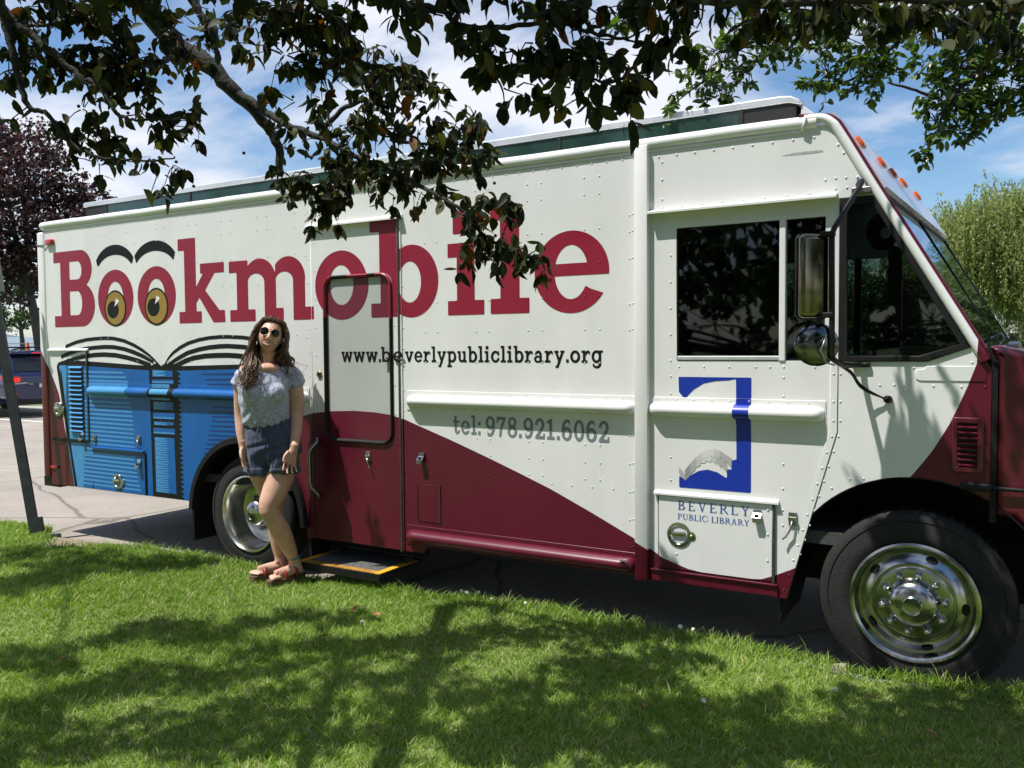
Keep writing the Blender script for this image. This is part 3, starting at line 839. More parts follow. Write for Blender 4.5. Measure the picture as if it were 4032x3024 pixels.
# ---- entry door
dw_out = rrect(-3.918, -3.350, 0.966, 2.050, 0.085, 6)
dw_in = rrect(-3.896, -3.371, 0.990, 2.024, 0.065, 6)
dw_mid = rrect(-3.907, -3.361, 0.978, 2.037, 0.075, 6)
door = V('entry_door', plate_me([(-4.026, 0.308), (-3.308, 0.308), (-3.308, 2.372), (-4.026, 2.372)], (dw_mid,), -0.004, 0.03, 0.002), M_paint)
V('door_gap', plate_me([(-4.036, 0.300), (-3.284, 0.300), (-3.284, 2.402), (-4.036, 2.402)], ([(-4.024, 0.310), (-3.312, 0.310), (-3.312, 2.37), (-4.024, 2.37)],), 0.012, 0.01), M_black, door)
V('door_window', plate_me(dw_mid, (), 0.0045, 0.006), M_film, door)
V('piano_hinge', tube_me([(-3.296, -0.006, 0.300), (-3.296, -0.006, 2.37)], 0.0085, 8), M_hinge, door)
V('door_edge', box_me(-3.290, -3.276, -0.007, 0.004, 0.31, 2.38, 0.002), M_paint, door)
hnd = [(-3.988, -0.006, 0.985), (-3.988, -0.012, 0.955), (-4.012, -0.055, 0.905), (-4.016, -0.060, 0.88), (-4.014, -0.060, 0.69), (-4.010, -0.055, 0.66), (-3.985, -0.012, 0.605), (-3.985, -0.006, 0.580)]
V('grab_handle', tube_me(hnd, 0.0125, 8, squash=(1.2, 0.8)), M_steel, door, smooth=True)
V('door_lock', pydata(*lathe_data([(0.022, 0.0), (0.021, -0.008), (0.012, -0.010), (0.001, -0.008)], -3.965, -0.004, 1.405, 20)), mat('brass_lock', (0.30, 0.22, 0.10), 0.3, metal=1.0), door, smooth=True)
# latches: plate + hook
def latch(x, z, parent, hook=0.07, w=0.038, h=0.065, dirx=0.02):
    y = -0.006
    o = V('latch', box_me(x - w / 2, x + w / 2, y - 0.004, y + 0.006, z - h / 2, z + h / 2, 0.003), M_steel, parent)
    V('latch_bar', box_me(x - w / 2, x + w / 2, y - 0.014, y - 0.003, z - 0.006, z + 0.010, 0.003), M_chrome, o)
    if hook: V('latch_hook', tube_me([(x, y - 0.012, z - 0.01), (x + dirx * 0.3, y - 0.014, z - hook * 0.6), (x + dirx, y - 0.012, z - hook), (x + dirx * 1.5, y - 0.018, z - hook - 0.012)], 0.0045, 6), M_steel, o, smooth=True)
    return o
latch(-3.56, 0.885, door)
latch(-0.917, 0.738, cab_panel, hook=0.09, dirx=-0.03)
def strike(x, z, parent):
    o = V('strike_plate', pydata([(x - 0.02, -0.006, z + 0.035), (x + 0.02, -0.006, z + 0.035), (x + 0.02, -0.012, z + 0.012), (x - 0.02, -0.012, z + 0.012), (x + 0.022, -0.034, z - 0.01), (x - 0.022, -0.034, z - 0.01), (x + 0.016, -0.036, z - 0.034), (x - 0.016, -0.036, z - 0.034)], [(0, 1, 2, 3), (3, 2, 4, 5), (5, 4, 6, 7)]), M_chrome, parent)
    V('strike_slot', box_me(x - 0.010, x + 0.010, -0.033, -0.018, z - 0.006, z + 0.006, 0.002), M_black, o)
    return o
strike(-3.135, 0.900, mid_panel); strike(-1.085, 0.740, cab_panel); strike(-5.865, 0.690, rear_panel); strike(-6.585, 0.870, rear_panel)
latch(-6.425, 0.865, rear_panel, hook=0.055, dirx=-0.03, h=0.055); latch(-5.865, 0.885, rear_panel, hook=0.10, h=0.055, dirx=0.002)
def paddle_lock(x, z, parent, r=0.066, tab=0.024):
    o = V('paddle_lock', pydata(*lathe_data([(r, 0.002), (r - 0.003, -0.007), (r - 0.016, -0.008), (r - 0.022, -0.002), (r - 0.026, 0.004), (0.001, 0.003)], x, -0.006, z, 32)), M_chrome, parent, smooth=True, angle=0.6)
    V('paddle', box_me(x - r * 0.62, x + r * 0.55, -0.020, -0.006, z - 0.004, z + 0.018, 0.004), M_alu, o, smooth=True, angle=0.6)
    V('lock_ear', pydata(*lathe_data([(tab, 0.002), (tab - 0.002, -0.006), (0.006, -0.007), (0.001, -0.012)], x + r, -0.006, z, 18)), M_chrome, o, smooth=True, angle=0.6)
paddle_lock(-1.487, 0.600, hatch); paddle_lock(-6.140, 0.530, rear_panel, r=0.062); paddle_lock(-6.912, 1.085, rear_panel, r=0.062)
rl = V('rear_marker_lamp', box_me(-7.008, -6.905, -0.026, 0.002, 2.455, 2.502, 0.010, 3), M_lamp_red, smooth=True)
V('rear_reflector', box_me(-7.046, -6.948, -0.012, 0.002, 0.578, 0.601, 0.004), M_lamp_red)
V('lamp_cable', tube_me([(-7.15, -0.012, 2.468), (-7.10, -0.014, 2.463), (-7.04, -0.013, 2.458), (-7.0, -0.004, 2.462)], 0.004, 5), M_steel, rl)

# ---- entry step
stp = V('entry_step', box_me(-4.05, -3.36, -0.150, 0.30, 0.148, 0.178, 0.004), M_black)
V('step_tread', box_me(-4.00, -3.41, -0.095, 0.27, 0.1785, 0.182), M_tread, stp)
V('step_stripe', box_me(-4.048, -4.000, -0.148, 0.24, 0.1785, 0.183), M_yellow, stp)
V('step_stripe', box_me(-3.410, -3.362, -0.148, 0.24, 0.1785, 0.183), M_yellow, stp)
V('step_stripe', box_me(-4.000, -3.410, -0.148, -0.095, 0.1785, 0.1825), mat('worn_step_tape', (0.34, 0.17, 0.02), 0.7, var=0.4, vscale=40), stp)
V('step_face', box_me(-4.052, -3.358, -0.156, -0.149, 0.132, 0.180, 0.002), M_black, stp)
for sx in (-4.03, -3.38):
    V('step_bracket', pydata([(sx - 0.015, 0.14, 0.18), (sx + 0.015, 0.14, 0.18), (sx + 0.015, 0.24, 0.34), (sx - 0.015, 0.24, 0.34), (sx - 0.015, 0.17, 0.18), (sx + 0.015, 0.17, 0.18), (sx + 0.015, 0.27, 0.34), (sx - 0.015, 0.27, 0.34)], [(0, 1, 2, 3), (4, 7, 6, 5), (0, 4, 5, 1), (1, 5, 6, 2), (2, 6, 7, 3), (3, 7, 4, 0)]), M_chassis, stp)
V('step_well', box_me(-4.06, -3.35, 0.33, 0.36, 0.18, 0.60), M_chassis, stp)

# ---- mirrors on the cab door
M_backmirror = mat('olive_reflection_steel', (0.17, 0.155, 0.10), 0.12, metal=1.0, var=0.35, vscale=12)  # olive reflection put into the steel's base colour
arm = smooth_path([(-0.628, -0.004, 2.300), (-0.628, -0.05, 2.300), (-0.60, -0.16, 2.285), (-0.655, -0.30, 2.13), (-0.683, -0.345, 2.06), (-0.686, -0.35, 1.98), (-0.683, -0.35, 1.70), (-0.684, -0.35, 1.56), (-0.680, -0.335, 1.515), (-0.655, -0.20, 1.485), (-0.625, -0.03, 1.483), (-0.59, -0.008, 1.484)], 4)
ma = V('mirror_arm', tube_me(arm, 0.0125, 8), M_black, smooth=True)
V('arm_bracket', box_me(-0.660, -0.580, -0.035, 0.002, 2.262, 2.292, 0.004), M_steel, ma)
V('arm_bracket', tube_me([(-0.628, -0.02, 2.285), (-0.628, -0.02, 2.33)], 0.012, 6), M_steel, ma)
V('arm_foot', box_me(-0.655, -0.575, -0.018, 0.002, 1.472, 1.494, 0.005), M_black, ma)
def rotated(me, ang, c):
    me.transform(Matrix.Translation(c) @ Matrix.Rotation(ang, 4, 'Z') @ Matrix.Translation(-Vector(c)))
    return me
cM = (-0.757, -0.352, 1.872)
mh = V('side_mirror', rotated(box_me(cM[0] - 0.030, cM[0] + 0.022, cM[1] - 0.070, cM[1] + 0.070, 1.692, 2.052, 0.022, 4), math.radians(-52), cM), M_backmirror, smooth=True, angle=0.9)
V('mirror_glass', rotated(box_me(cM[0] - 0.036, cM[0] - 0.031, cM[1] - 0.062, cM[1] + 0.062, 1.702, 2.042, 0.002), math.radians(-52), cM), M_chrome, mh)
V('mirror_rim', rotated(plate_me(rrect(-0.075, 0.075, -0.187, 0.187, 0.03), (rrect(-0.067, 0.067, -0.179, 0.179, 0.026),), 0.0, 0.02, 0.004), 0, (0, 0, 0)), M_black, mh)
_r = mh.children[-1].data
_r.transform(Matrix.Translation(RT)); _r.transform(Matrix.Translation(Vector((cM[0], cM[1], cM[2]))) @ Matrix.Rotation(math.radians(-52), 4, 'Z') @ Matrix.Translation((-0.034, 0, 0)) @ Matrix.Rotation(math.radians(-90), 4, 'Z')); _r.transform(Matrix.Translation(-RT))
for z in (2.045, 1.700):
    V('mirror_clamp', box_me(-0.735, -0.672, -0.368, -0.338, z - 0.008, z + 0.016, 0.005), M_black, mh)
cR = Vector((-0.745, -0.352, 1.577))
rp = lathe_data([(0.001, -0.018), (0.03, -0.017), (0.055, -0.013), (0.078, -0.006), (0.090, 0.0), (0.094, 0.006), (0.090, 0.012), (0.001, 0.014)], 0, 0, 0, 40)
me = pydata(*rp); me.transform(Matrix.Translation(cR) @ Matrix.Rotation(math.radians(20), 4, 'Z'))
rm = V('round_mirror', me, mat('round_mirror_steel', (0.15, 0.15, 0.15), 0.07, metal=1.0, var=0.2, vscale=20), smooth=True, angle=0.6)
V('mirror_stem', tube_me([(-0.735, -0.36, 1.665), (-0.735, -0.36, 1.70)], 0.012, 6), M_black, rm)
V('mirror_clip', tube_me([(-0.70, -0.37, 1.62), (-0.72, -0.40, 1.55), (-0.70, -0.38, 1.50), (-0.672, -0.345, 1.488)], 0.004, 5), M_steel, rm, smooth=True)
for k in range(2):
    V('mirror_cable', tube_me(smooth_path([(-0.68, -0.25 + 0.02 * k, 1.49), (-0.64, -0.12, 1.455 - 0.01 * k), (-0.615, -0.06, 1.40 - 0.012 * k), (-0.575, -0.035, 1.365 - 0.008 * k), (-0.530, -0.02, 1.338), (-0.505, -0.006, 1.325)], 4), 0.0045, 6), M_black, ma, smooth=True)
V('cable_gland', tube_me([(-0.505, -0.022, 1.327), (-0.495, 0.0, 1.325)], [0.016, 0.018], 8), M_black, ma, smooth=True)

# ---- raised glazed roof lantern
LY, LX0, LX1, LZ0, LZ1 = 0.36, -7.02, -1.01, 2.66, 2.862
lan = V('roof_lantern', box_me(LX0, LX1 + 0.02, LY + 0.02, 2.30 - LY - 0.02, LZ0 - 0.01, LZ1 - 0.03), M_dark)
cap_pts = [(LX0 - 0.02, LZ1 - 0.040), (LX0 - 0.02, LZ1 - 0.010), (LX0, LZ1), (LX1 - 0.06, LZ1), (LX1 - 0.01, LZ1 - 0.006), (LX1 + 0.035, LZ1 - 0.030), (LX1 + 0.05, LZ1 - 0.055), (LX1 + 0.04, LZ1 - 0.058), (LX1 - 0.02, LZ1 - 0.040)]
V('lantern_cap', plate_me(cap_pts, (), LY - 0.012, 2.30 - 2 * LY + 0.024, 0.008, 2), M_alucap, lan, smooth=True, angle=0.5)
divs = [LX0, -6.72, -5.645, -4.55, -3.455, -2.360, -1.275, LX1 + 0.03]
for a, b in zip(divs[:-1], divs[1:]):
    V('lantern_pane', box_me(a + 0.012, b - 0.012, LY - 0.002, LY + 0.012, LZ0 + 0.01, LZ1 - 0.044, 0.002), M_cgla if (b < -1.0 and a > LX0 + 0.1) else M_dark, lan)
for a in divs[1:-1]:
    V('lantern_mullion', box_me(a - 0.012, a + 0.012, LY - 0.008, LY + 0.012, LZ0 + 0.005, LZ1 - 0.042, 0.002), M_dark, lan)
V('lantern_front', pydata([(LX1 + 0.045, LY, LZ1 - 0.055), (LX1 + 0.045, 2.3 - LY, LZ1 - 0.055), (LX1 + 0.20, 2.3 - LY + 0.03, LZ0 + 0.005), (LX1 + 0.20, LY - 0.03, LZ0 + 0.005), (LX1 + 0.03, LY, LZ0), (LX1 + 0.03, 2.3 - LY, LZ0)], [(0, 3, 2, 1), (0, 4, 3), (1, 2, 5)]), M_alucap, lan)

# ================================================================== lettering and pictures on the van side
BZ, XH, AS = 1.770, 2.198, 2.390            # baseline, x-height, ascender of the big word
mn, mxm = np.minimum, np.maximum
def L_B(X, Z):
    d = d_rect(X, Z, -6.835, -6.705, 1.770, 2.390)
    d = mn(d, d_rect(X, Z, -6.928, -6.55, 2.303, 2.390)); d = mn(d, d_rect(X, Z, -6.930, -6.55, 1.770, 1.862))
    d = mn(d, d_rect(X, Z, -6.80, -6.555, 2.075, 2.390)); d = mn(d, d_ell(X, Z, -6.558, 2.239, 0.150, 0.151))
    d = mn(d, d_rect(X, Z, -6.80, -6.545, 1.770, 2.10)); d = mn(d, d_ell(X, Z, -6.548, 1.944, 0.170, 0.174))
    d = mxm(d, -d_rect(X, Z, -6.708, -6.60, 2.155, 2.302)); d = mxm(d, -d_ell(X, Z, -6.60, 2.2285, 0.055, 0.0735))
    d = mxm(d, -d_rect(X, Z, -6.712, -6.61, 1.864, 2.060)); d = mxm(d, -d_ell(X, Z, -6.61, 1.962, 0.062, 0.098))
    return d
def L_o(cx, irx=0.098, irz=0.128):
    return lambda X, Z: mxm(d_ell(X, Z, cx, 1.985, 0.223, 0.222), -d_ell(X, Z, cx, 1.985, irx, irz))
def L_k(X, Z):
    d = d_rect(X, Z, -5.290, -5.165, 1.770, 2.390)
    d = mn(d, d_rect(X, Z, -5.357, -5.165, 2.304, 2.390)); d = mn(d, d_rect(X, Z, -5.355, -5.110, 1.770, 1.854))
    d = mn(d, d_rect(X, Z, -5.118, -4.866, 2.125, 2.198)); d = mn(d, d_rect(X, Z, -4.985, -4.862, 1.770, 1.80))
    d = mn(d, d_poly(X, Z, [(-5.165, 1.930), (-5.075, 2.125), (-4.965, 2.125), (-5.068, 2.005), (-4.920, 1.857), (-4.866, 1.857), (-4.862, 1.770), (-4.986, 1.770), (-5.150, 1.975)]))
    d = mn(d, d_poly(X, Z, [(-5.166, 2.03), (-5.085, 2.13), (-4.965, 2.13), (-5.166, 1.915)]))
    return d
def L_m(X, Z):
    d = d_rect(X, Z, -4.738, -4.626, 1.770, 2.195)
    d = mn(d, d_rect(X, Z, -4.815, -4.626, 2.114, 2.195)); d = mn(d, d_rect(X, Z, -4.810, -4.556, 1.770, 1.852))
    for s in (0.0, 0.271):
        a = mxm(d_ell(X, Z, -4.512 + s, 2.050, 0.157, 0.150), 2.03 - Z)
        a = mxm(a, -4.63 + s - X)
        a = mxm(a, -d_ell(X, Z, -4.548 + s, 2.035, 0.083, 0.064))
        d = mn(d, a)
    d = mn(d, d_rect(X, Z, -4.465, -4.355, 1.770, 2.06)); d = mn(d, d_rect(X, Z, -4.465, -4.286, 1.770, 1.855))
    d = mn(d, d_rect(X, Z, -4.194, -4.086, 1.770, 2.07)); d = mn(d, d_rect(X, Z, -4.194, -4.007, 1.770, 1.855))
    return d
def L_b(X, Z):
    d = d_rect(X, Z, -3.446, -3.309, 1.770, 2.386)
    d = mn(d, d_rect(X, Z, -3.522, -3.309, 2.302, 2.386)); d = mn(d, d_rect(X, Z, -3.523, -3.309, 1.770, 1.857))
    bowl = mxm(d_ell(X, Z, -3.200, 1.985, 0.202, 0.222), -3.31 - X)
    bowl = mn(bowl, d_rect(X, Z, -3.312, -3.28, 1.795, 2.150))
    bowl = mxm(bowl, -mxm(d_ell(X, Z, -3.212, 1.980, 0.085, 0.126), -3.285 - X))
    return mn(d, bowl)
def L_i(X, Z):
    d = d_rect(X, Z, -2.863, -2.738, 1.768, 2.192)
    d = mn(d, d_rect(X, Z, -2.928, -2.738, 2.110, 2.192)); d = mn(d, d_rect(X, Z, -2.929, -2.672, 1.768, 1.853))
    return mn(d, d_rect(X, Z, -2.889, -2.742, 2.246, 2.380))
def L_l(X, Z):
    d = d_rect(X, Z, -2.561, -2.434, 1.768, 2.390)
    d = mn(d, d_rect(X, Z, -2.626, -2.434, 2.304, 2.390))
    return mn(d, d_rect(X, Z, -2.628, -2.370, 1.768, 1.855))
def L_e(X, Z):
    d = d_ell(X, Z, -2.107, 1.985, 0.228, 0.225)
    inner = d_ell(X, Z, -2.107, 1.985, 0.102, 0.148)
    gap = d_poly(X, Z, [(-2.107, 1.965), (-1.80, 1.965), (-1.80, 1.822), (-1.890, 1.857), (-1.987, 1.889), (-2.06, 1.93)])
    d = mxm(d, -inner); d = mxm(d, -gap)
    return mn(d, mxm(d_rect(X, Z, -2.29, -1.880, 1.965, 2.032), d_ell(X, Z, -2.107, 1.985, 0.228, 0.225)))
letters = [('letter_b_capital', L_B, (-6.94, -6.37)), ('letter_o', L_o(-6.112), (-6.345, -5.88)), ('letter_o', L_o(-5.614), (-5.85, -5.38)), ('letter_k', L_k, (-5.365, -4.855)), ('letter_m', L_m, (-4.825, -3.995)),
           ('letter_o', L_o(-3.767), (-4.0, -3.53)), ('letter_b', L_b, (-3.53, -2.985)), ('letter_i', L_i, (-2.94, -2.66)), ('letter_l', L_l, (-2.635, -2.36)), ('letter_e', L_e, (-2.345, -1.87))]
def d_window(X, Z, g=0.0):
    # rounded door window opening, grown by g
    r = 0.075
    dx = np.abs(X + 3.634) - (0.273 + g - r); dz = np.abs(Z - 1.5075) - (0.5295 + g - r)
    return np.hypot(mxm(dx, 0), mxm(dz, 0)) + mn(mxm(dx, dz), 0) - r
for nm, fn, (a, b) in letters:
    H = 0.0065
    bb = (a, b, 1.755, 2.40)
    in_door = (b > -4.03 and a < -3.30)
    if not in_door:
        V(nm, print_me([fill_sdf(fn, bb, H)], -0.0012), M_letter)
        continue
    # the letter crosses door, window film and hinge: one piece of vinyl on each
    doorr = lambda X, Z: d_rect(X, Z, -4.027, -3.3065, 0.3, 2.3725)
    P_ = [fill_sdf(lambda X, Z: mxm(mxm(fn(X, Z), doorr(X, Z)), -d_window(X, Z, 0.012)), bb, H)]
    o = V(nm, print_me(P_, -0.0052), M_letter)
    out = fill_sdf(lambda X, Z: mxm(fn(X, Z), -3.2755 - X), bb, H)
    if out[1]: V(nm, print_me([out], -0.0012), M_letter)
    if a < -4.04:
        o2 = fill_sdf(lambda X, Z: mxm(fn(X, Z), X + 4.0335), bb, H)
        V(nm, print_me([o2], -0.0012), M_letter)
    V('letter_on_film', print_me([fill_sdf(lambda X, Z: mxm(fn(X, Z), d_window(X, Z, -0.004)), bb, H)], 0.0030), M_letter_film, o)
V('letter_edge', print_me([fill_sdf(lambda X, Z: mxm(L_b(X, Z), d_rect(X, Z, -3.289, -3.277, 0.3, 2.376)), (-3.30, -3.27, 1.755, 2.40), 0.004)], -0.0078), M_letter)
# window gasket of the entry door, vinyl carried over it where letters cross
gV, gF, gM = [], [], []
ring = []
def _den(r):
    out = []
    for i in range(len(r)):
        p, q = Vector(r[i]), Vector(r[(i + 1) % len(r)])
        k = max(1, int((q - p).length / 0.02))
        out += [tuple(p.lerp(q, t / k)) for t in range(k)]
    return out
base = _den(rrect(-3.907, -3.361, 0.978, 2.037, 0.075, 8))
nb_ = len(base)
for i in range(nb_):
    p, q = Vector(base[i - 1]), Vector(base[(i + 1) % nb_])
    t = (q - p).normalized(); nrm = Vector((t.y, -t.x))
    for off, y in ((0.013, -0.002), (0.011, -0.014), (0.004, -0.019), (-0.006, -0.016), (-0.011, -0.004), (-0.012, 0.006)):
        gV.append((base[i][0] + nrm.x * off, y, base[i][1] + nrm.y * off))
for i in range(nb_):
    j = (i + 1) % nb_
    cx, cz = base[i]
    a1, a2 = np.array([[cx]]), np.array([[cz]])
    on = min(L_o(-3.767)(a1, a2)[0, 0], L_b(a1, a2)[0, 0]) < 0.012
    for k in range(5):
        gF.append((i * 6 + k, j * 6 + k, j * 6 + k + 1, i * 6 + k + 1)); gM.append(1 if (on and k < 4) else 0)
gme = pydata(gV, gF); gme.materials.append(M_rubber); gme.materials.append(M_letter)
gme.polygons.foreach_set('material_index', gM)
V('window_gasket', gme, None, door, smooth=True, angle=0.9)

# eyes in the two o's, brows
def eye(cx, cz, px, pz):
    e = V('eye', print_me([fill_sdf(lambda X, Z: d_ell(X, Z, cx, cz, 0.137, 0.142), (cx - .15, cx + .15, cz - .15, cz + .15), 0.006)], -0.0024), M_ink)
    V('iris', print_me([fill_sdf(lambda X, Z: d_ell(X, Z, cx, cz, 0.122, 0.128), (cx - .13, cx + .13, cz - .14, cz + .14), 0.006)], -0.0030), M_gold, e)
    V('pupil', print_me([fill_sdf(lambda X, Z: d_ell(X, Z, px, pz, 0.072, 0.068), (cx - .13, cx + .13, cz - .14, cz + .14), 0.005)], -0.0036), M_ink, e)
    V('glint', print_me([poly2([(px + 0.020, pz + 0.022), (px + 0.082, pz + 0.066), (px + 0.042, pz + 0.088)])], -0.0042), M_white, e)
eye(-6.116, 1.904, -6.143, 1.894); eye(-5.616, 1.903, -5.649, 1.899)
for cx, w in ((-6.112, 0.0), (-5.626, 0.01)):
    f = lambda X, Z: mxm(mxm(d_ell(X, Z, cx, 2.18, 0.272 + w, 0.222), -d_ell(X, Z, cx, 2.17, 0.232 + w, 0.153)), mxm(np.abs(X - cx) - 0.225 - (Z - 2.26) * 0.35, 2.245 - Z))
    V('eyebrow', print_me([fill_sdf(f, (cx - .32, cx + .32, 2.22, 2.42), 0.006)], -0.0012), M_ink)

# ---- open book
book = V('book_picture', print_me([poly2([(-6.928, 1.439), (-6.906, 1.474), (-6.845, 1.488), (-6.773, 1.494), (-6.619, 1.492), (-5.716, 1.452), (-5.405, 1.452), (-4.754, 1.467), (-4.42, 1.474), (-4.42, 0.95), (-4.55, 0.935)] + [(WR[0] + 0.578 * math.cos(math.radians(a)), 0.37 + 0.578 * math.sin(math.radians(a))) for a in range(80, 173, 6)] + [(-5.27, 0.447), (-6.736, 0.447)])], -0.0010), M_ink)
V('cover_left', print_me([poly2([(-6.894, 1.439), (-6.874, 1.453), (-6.482, 1.445), (-5.723, 1.417), (-5.712, 0.4475), (-6.684, 0.4475), (-6.768, 0.829), (-6.871, 1.381)])], -0.0016), M_lblue, book)
V('cover_left_blue', print_me([poly2([(-6.56, 1.4478), (-6.482, 1.445), (-5.723, 1.417), (-5.712, 0.4475), (-6.60, 0.4475), (-6.56, 0.83)])], -0.0022), M_blue, book)
V('cover_left_outline', print_me([poly2([(-6.872, 1.410), (-6.862, 1.410), (-6.772, 0.828), (-6.700, 0.4475), (-6.716, 0.4475), (-6.788, 0.828)])], -0.0022), M_ink, book)
V('cover_left_edge', print_me([poly2([(-6.796, 0.804), (-6.790, 0.806), (-6.722, 0.448), (-6.730, 0.448)])], -0.0022), M_lblue, book)
V('cover_right', print_me([poly2([(-5.410, 1.417), (-4.745, 1.434), (-4.42, 1.44), (-4.42, 0.95), (-4.55, 0.935)] + [(WR[0] + 0.578 * math.cos(math.radians(a)), 0.37 + 0.578 * math.sin(math.radians(a))) for a in range(80, 173, 6)] + [(-5.27, 0.4475), (-5.37, 0.4475), (-5.40, 0.7)])], -0.0016), M_blue, book)
# zig-zag edge of the spine
zz = [(-5.42, 1.42)]
for k in range(27):
    z = 1.412 - k * 0.0360
    xo = -5.361 + 0.010 * k / 27; xi = -5.392 + 0.004 * k / 27
    zz += [(xi, z), (xo, z - 0.014), (xo - 0.002, z - 0.026), (xi, z - 0.030)]
zz += [(-5.36, 0.4475), (-5.44, 0.4475)]
V('spine_edge', print_me([fill_sdf(lambda X, Z: d_poly(X, Z, zz), (-5.45, -5.34, 0.447, 1.425), 0.006)], -0.0022), M_ink, book)
# spine fields
spine = [[(-5.684, 1.423), (-5.45, 1.416), (-5.449, 1.371), (-5.686, 1.371)], [(-5.692, 1.348), (-5.439, 1.35), (-5.441, 1.320), (-5.694, 1.320)], [(-5.683, 1.180), (-5.451, 1.180), (-5.45, 1.12), (-5.681, 1.119)], [(-5.689, 1.094), (-5.438, 1.098), (-5.438, 1.051), (-5.688, 1.049)],
         [(-5.681, 1.027), (-5.449, 1.029), (-5.45, 1.005), (-5.679, 1.0)], [(-5.691, 0.978), (-5.438, 0.98), (-5.439, 0.935), (-5.688, 0.934)], [(-5.679, 0.909), (-5.448, 0.909), (-5.44, 0.485), (-5.674, 0.484)]]
for k, s in enumerate(spine):
    V('spine_field', print_me([poly2(s)], -0.0016), M_blue, book)
    (x0, z1), (x1, _), (_, _), (_, z0) = s
    if k in (0, 2, 4, 6):
        n = {0: 1, 2: 2, 4: 1, 6: 12}[k]
        h = (z1 - z0) / n
        tri = []
        for j in range(n):
            zt = z1 - j * h
            tri.append(poly2([(x0 + 0.006, zt - 0.003), (x0 + 0.145 + 0.01 * (j % 3), zt - h * 0.15), (x0 + 0.145 + 0.01 * (j % 3), zt - h * 0.38), (x0 + 0.03, zt - h * 0.52), (x0 + 0.15, zt - h * 0.66), (x0 + 0.15, zt - h * 0.90), (x0 + 0.006, zt - h + 0.001)]))
        V('spine_hatching', print_me(tri, -0.0022), M_lblue, book)
    else:
        V('spine_hatching', print_me([poly2([(x0 + 0.004, z0 + 0.002), (x1 - 0.008, z0 + 0.004), (x1 - 0.008, z0 + 0.016), (x0 + 0.004, z0 + 0.014)])], -0.0022), M_lblue, book)
# light and dark hatching of the covers
st = []
rows = [1.410, 1.374, 1.340, 1.306] + [1.172 - 0.0342 * k for k in range(11)] + [0.783, 0.750] + [0.728 - 0.0335 * k for k in range(8)]
for k, z in enumerate(rows):
    xr = -6.03 + 0.028 * k if k < 4 else (-5.944 + 0.0035 * (k - 4) if k < 17 else -5.925 + 0.010 * (k - 17))
    xl = -6.57 if z > 0.76 else -6.61
    st.append(poly2([(xl, z), (xr - 0.01, z - 0.006), (xr, z - 0.020), (xl, z - 0.0185)]))
V('cover_hatching', print_me(st, -0.0028), M_lblue, book)
dk = []
for k, z in enumerate([1.396, 1.357, 1.322] + [1.158 - 0.0345 * k for k in range(12)]):
    xl = (-5.124, -5.10, -5.075)[k] if k < 3 else (-5.031 - 0.002 * (k - 3) if k < 6 else -5.034 - 0.0135 * (k - 6))
    dk.append(poly2([(xl, z + 0.004), (-4.44, z + 0.018), (-4.44, z - 0.006), (xl + 0.012, z - 0.008)]))
dk = [q for q in dk if (q[0][0][1] > 1.0)] + [poly2([(max(p[0], -5.4) if True else 0, p[1]) if p[0] < -5 else (min(p[0], WR[0] - math.sqrt(max(0.0, 0.585 ** 2 - (p[1] - 0.37) ** 2)) - 0.004) if p[1] < 0.95 else p[0], p[1]) for p in q[0]]) for q in dk if q[0][0][1] <= 1.0]
V('cover_hatching', print_me(dk, -0.0022), M_dblue, book)
lt = []
for k in range(8): lt.append(poly2([(-6.80 + 0.004 * k, 1.44 - 0.05 * k), (-6.76, 1.44 - 0.05 * k), (-6.76, 1.43 - 0.05 * k), (-6.79 + 0.004 * k, 1.43 - 0.05 * k)]))
V('cover_hatching', print_me(lt, -0.0022), M_blue, book)
# page lines
pg = [([(-6.794, 1.606), (-6.70, 1.630), (-6.627, 1.645), (-6.50, 1.662), (-6.386, 1.668), (-6.27, 1.672), (-6.154, 1.668), (-6.02, 1.648), (-5.896, 1.612), (-5.80, 1.574), (-5.718, 1.534), (-5.66, 1.50), (-5.607, 1.462)], [0.014] * 9 + [0.013, 0.011, 0.009, 0.006]),
      ([(-6.860, 1.523), (-6.74, 1.553), (-6.631, 1.574), (-6.50, 1.590), (-6.389, 1.597), (-6.27, 1.602), (-6.157, 1.600), (-6.02, 1.584), (-5.898, 1.557), (-5.78, 1.523), (-5.667, 1.480)], [0.016] * 8 + [0.017, 0.016, 0.012]),
      ([(-6.850, 1.475), (-6.70, 1.504), (-6.552, 1.524), (-6.40, 1.538), (-6.275, 1.541), (-6.13, 1.535), (-5.992, 1.517), (-5.85, 1.492), (-5.70, 1.455)], [0.010, 0.015, 0.017, 0.018, 0.018, 0.018, 0.018, 0.018, 0.018]),
      ([(-5.540, 1.462), (-5.49, 1.514), (-5.440, 1.551), (-5.36, 1.590), (-5.269, 1.622), (-5.15, 1.646), (-5.04, 1.659), (-4.93, 1.665), (-4.852, 1.665), (-4.70, 1.659), (-4.581, 1.647), (-4.42, 1.628), (-4.30, 1.606)], [0.006, 0.009, 0.011] + [0.013] * 10),
      ([(-5.50, 1.462), (-5.38, 1.512), (-5.272, 1.552), (-5.15, 1.576), (-5.043, 1.590), (-4.93, 1.597), (-4.854, 1.599), (-4.70, 1.592), (-4.598, 1.582), (-4.42, 1.555), (-4.26, 1.523)], [0.013] + [0.016] * 10),
      ([(-5.42, 1.452), (-5.30, 1.492), (-5.207, 1.514), (-5.08, 1.528), (-4.966, 1.532), (-4.84, 1.533), (-4.734, 1.528), (-4.55, 1.508), (-4.38, 1.475)], [0.018] * 9)]
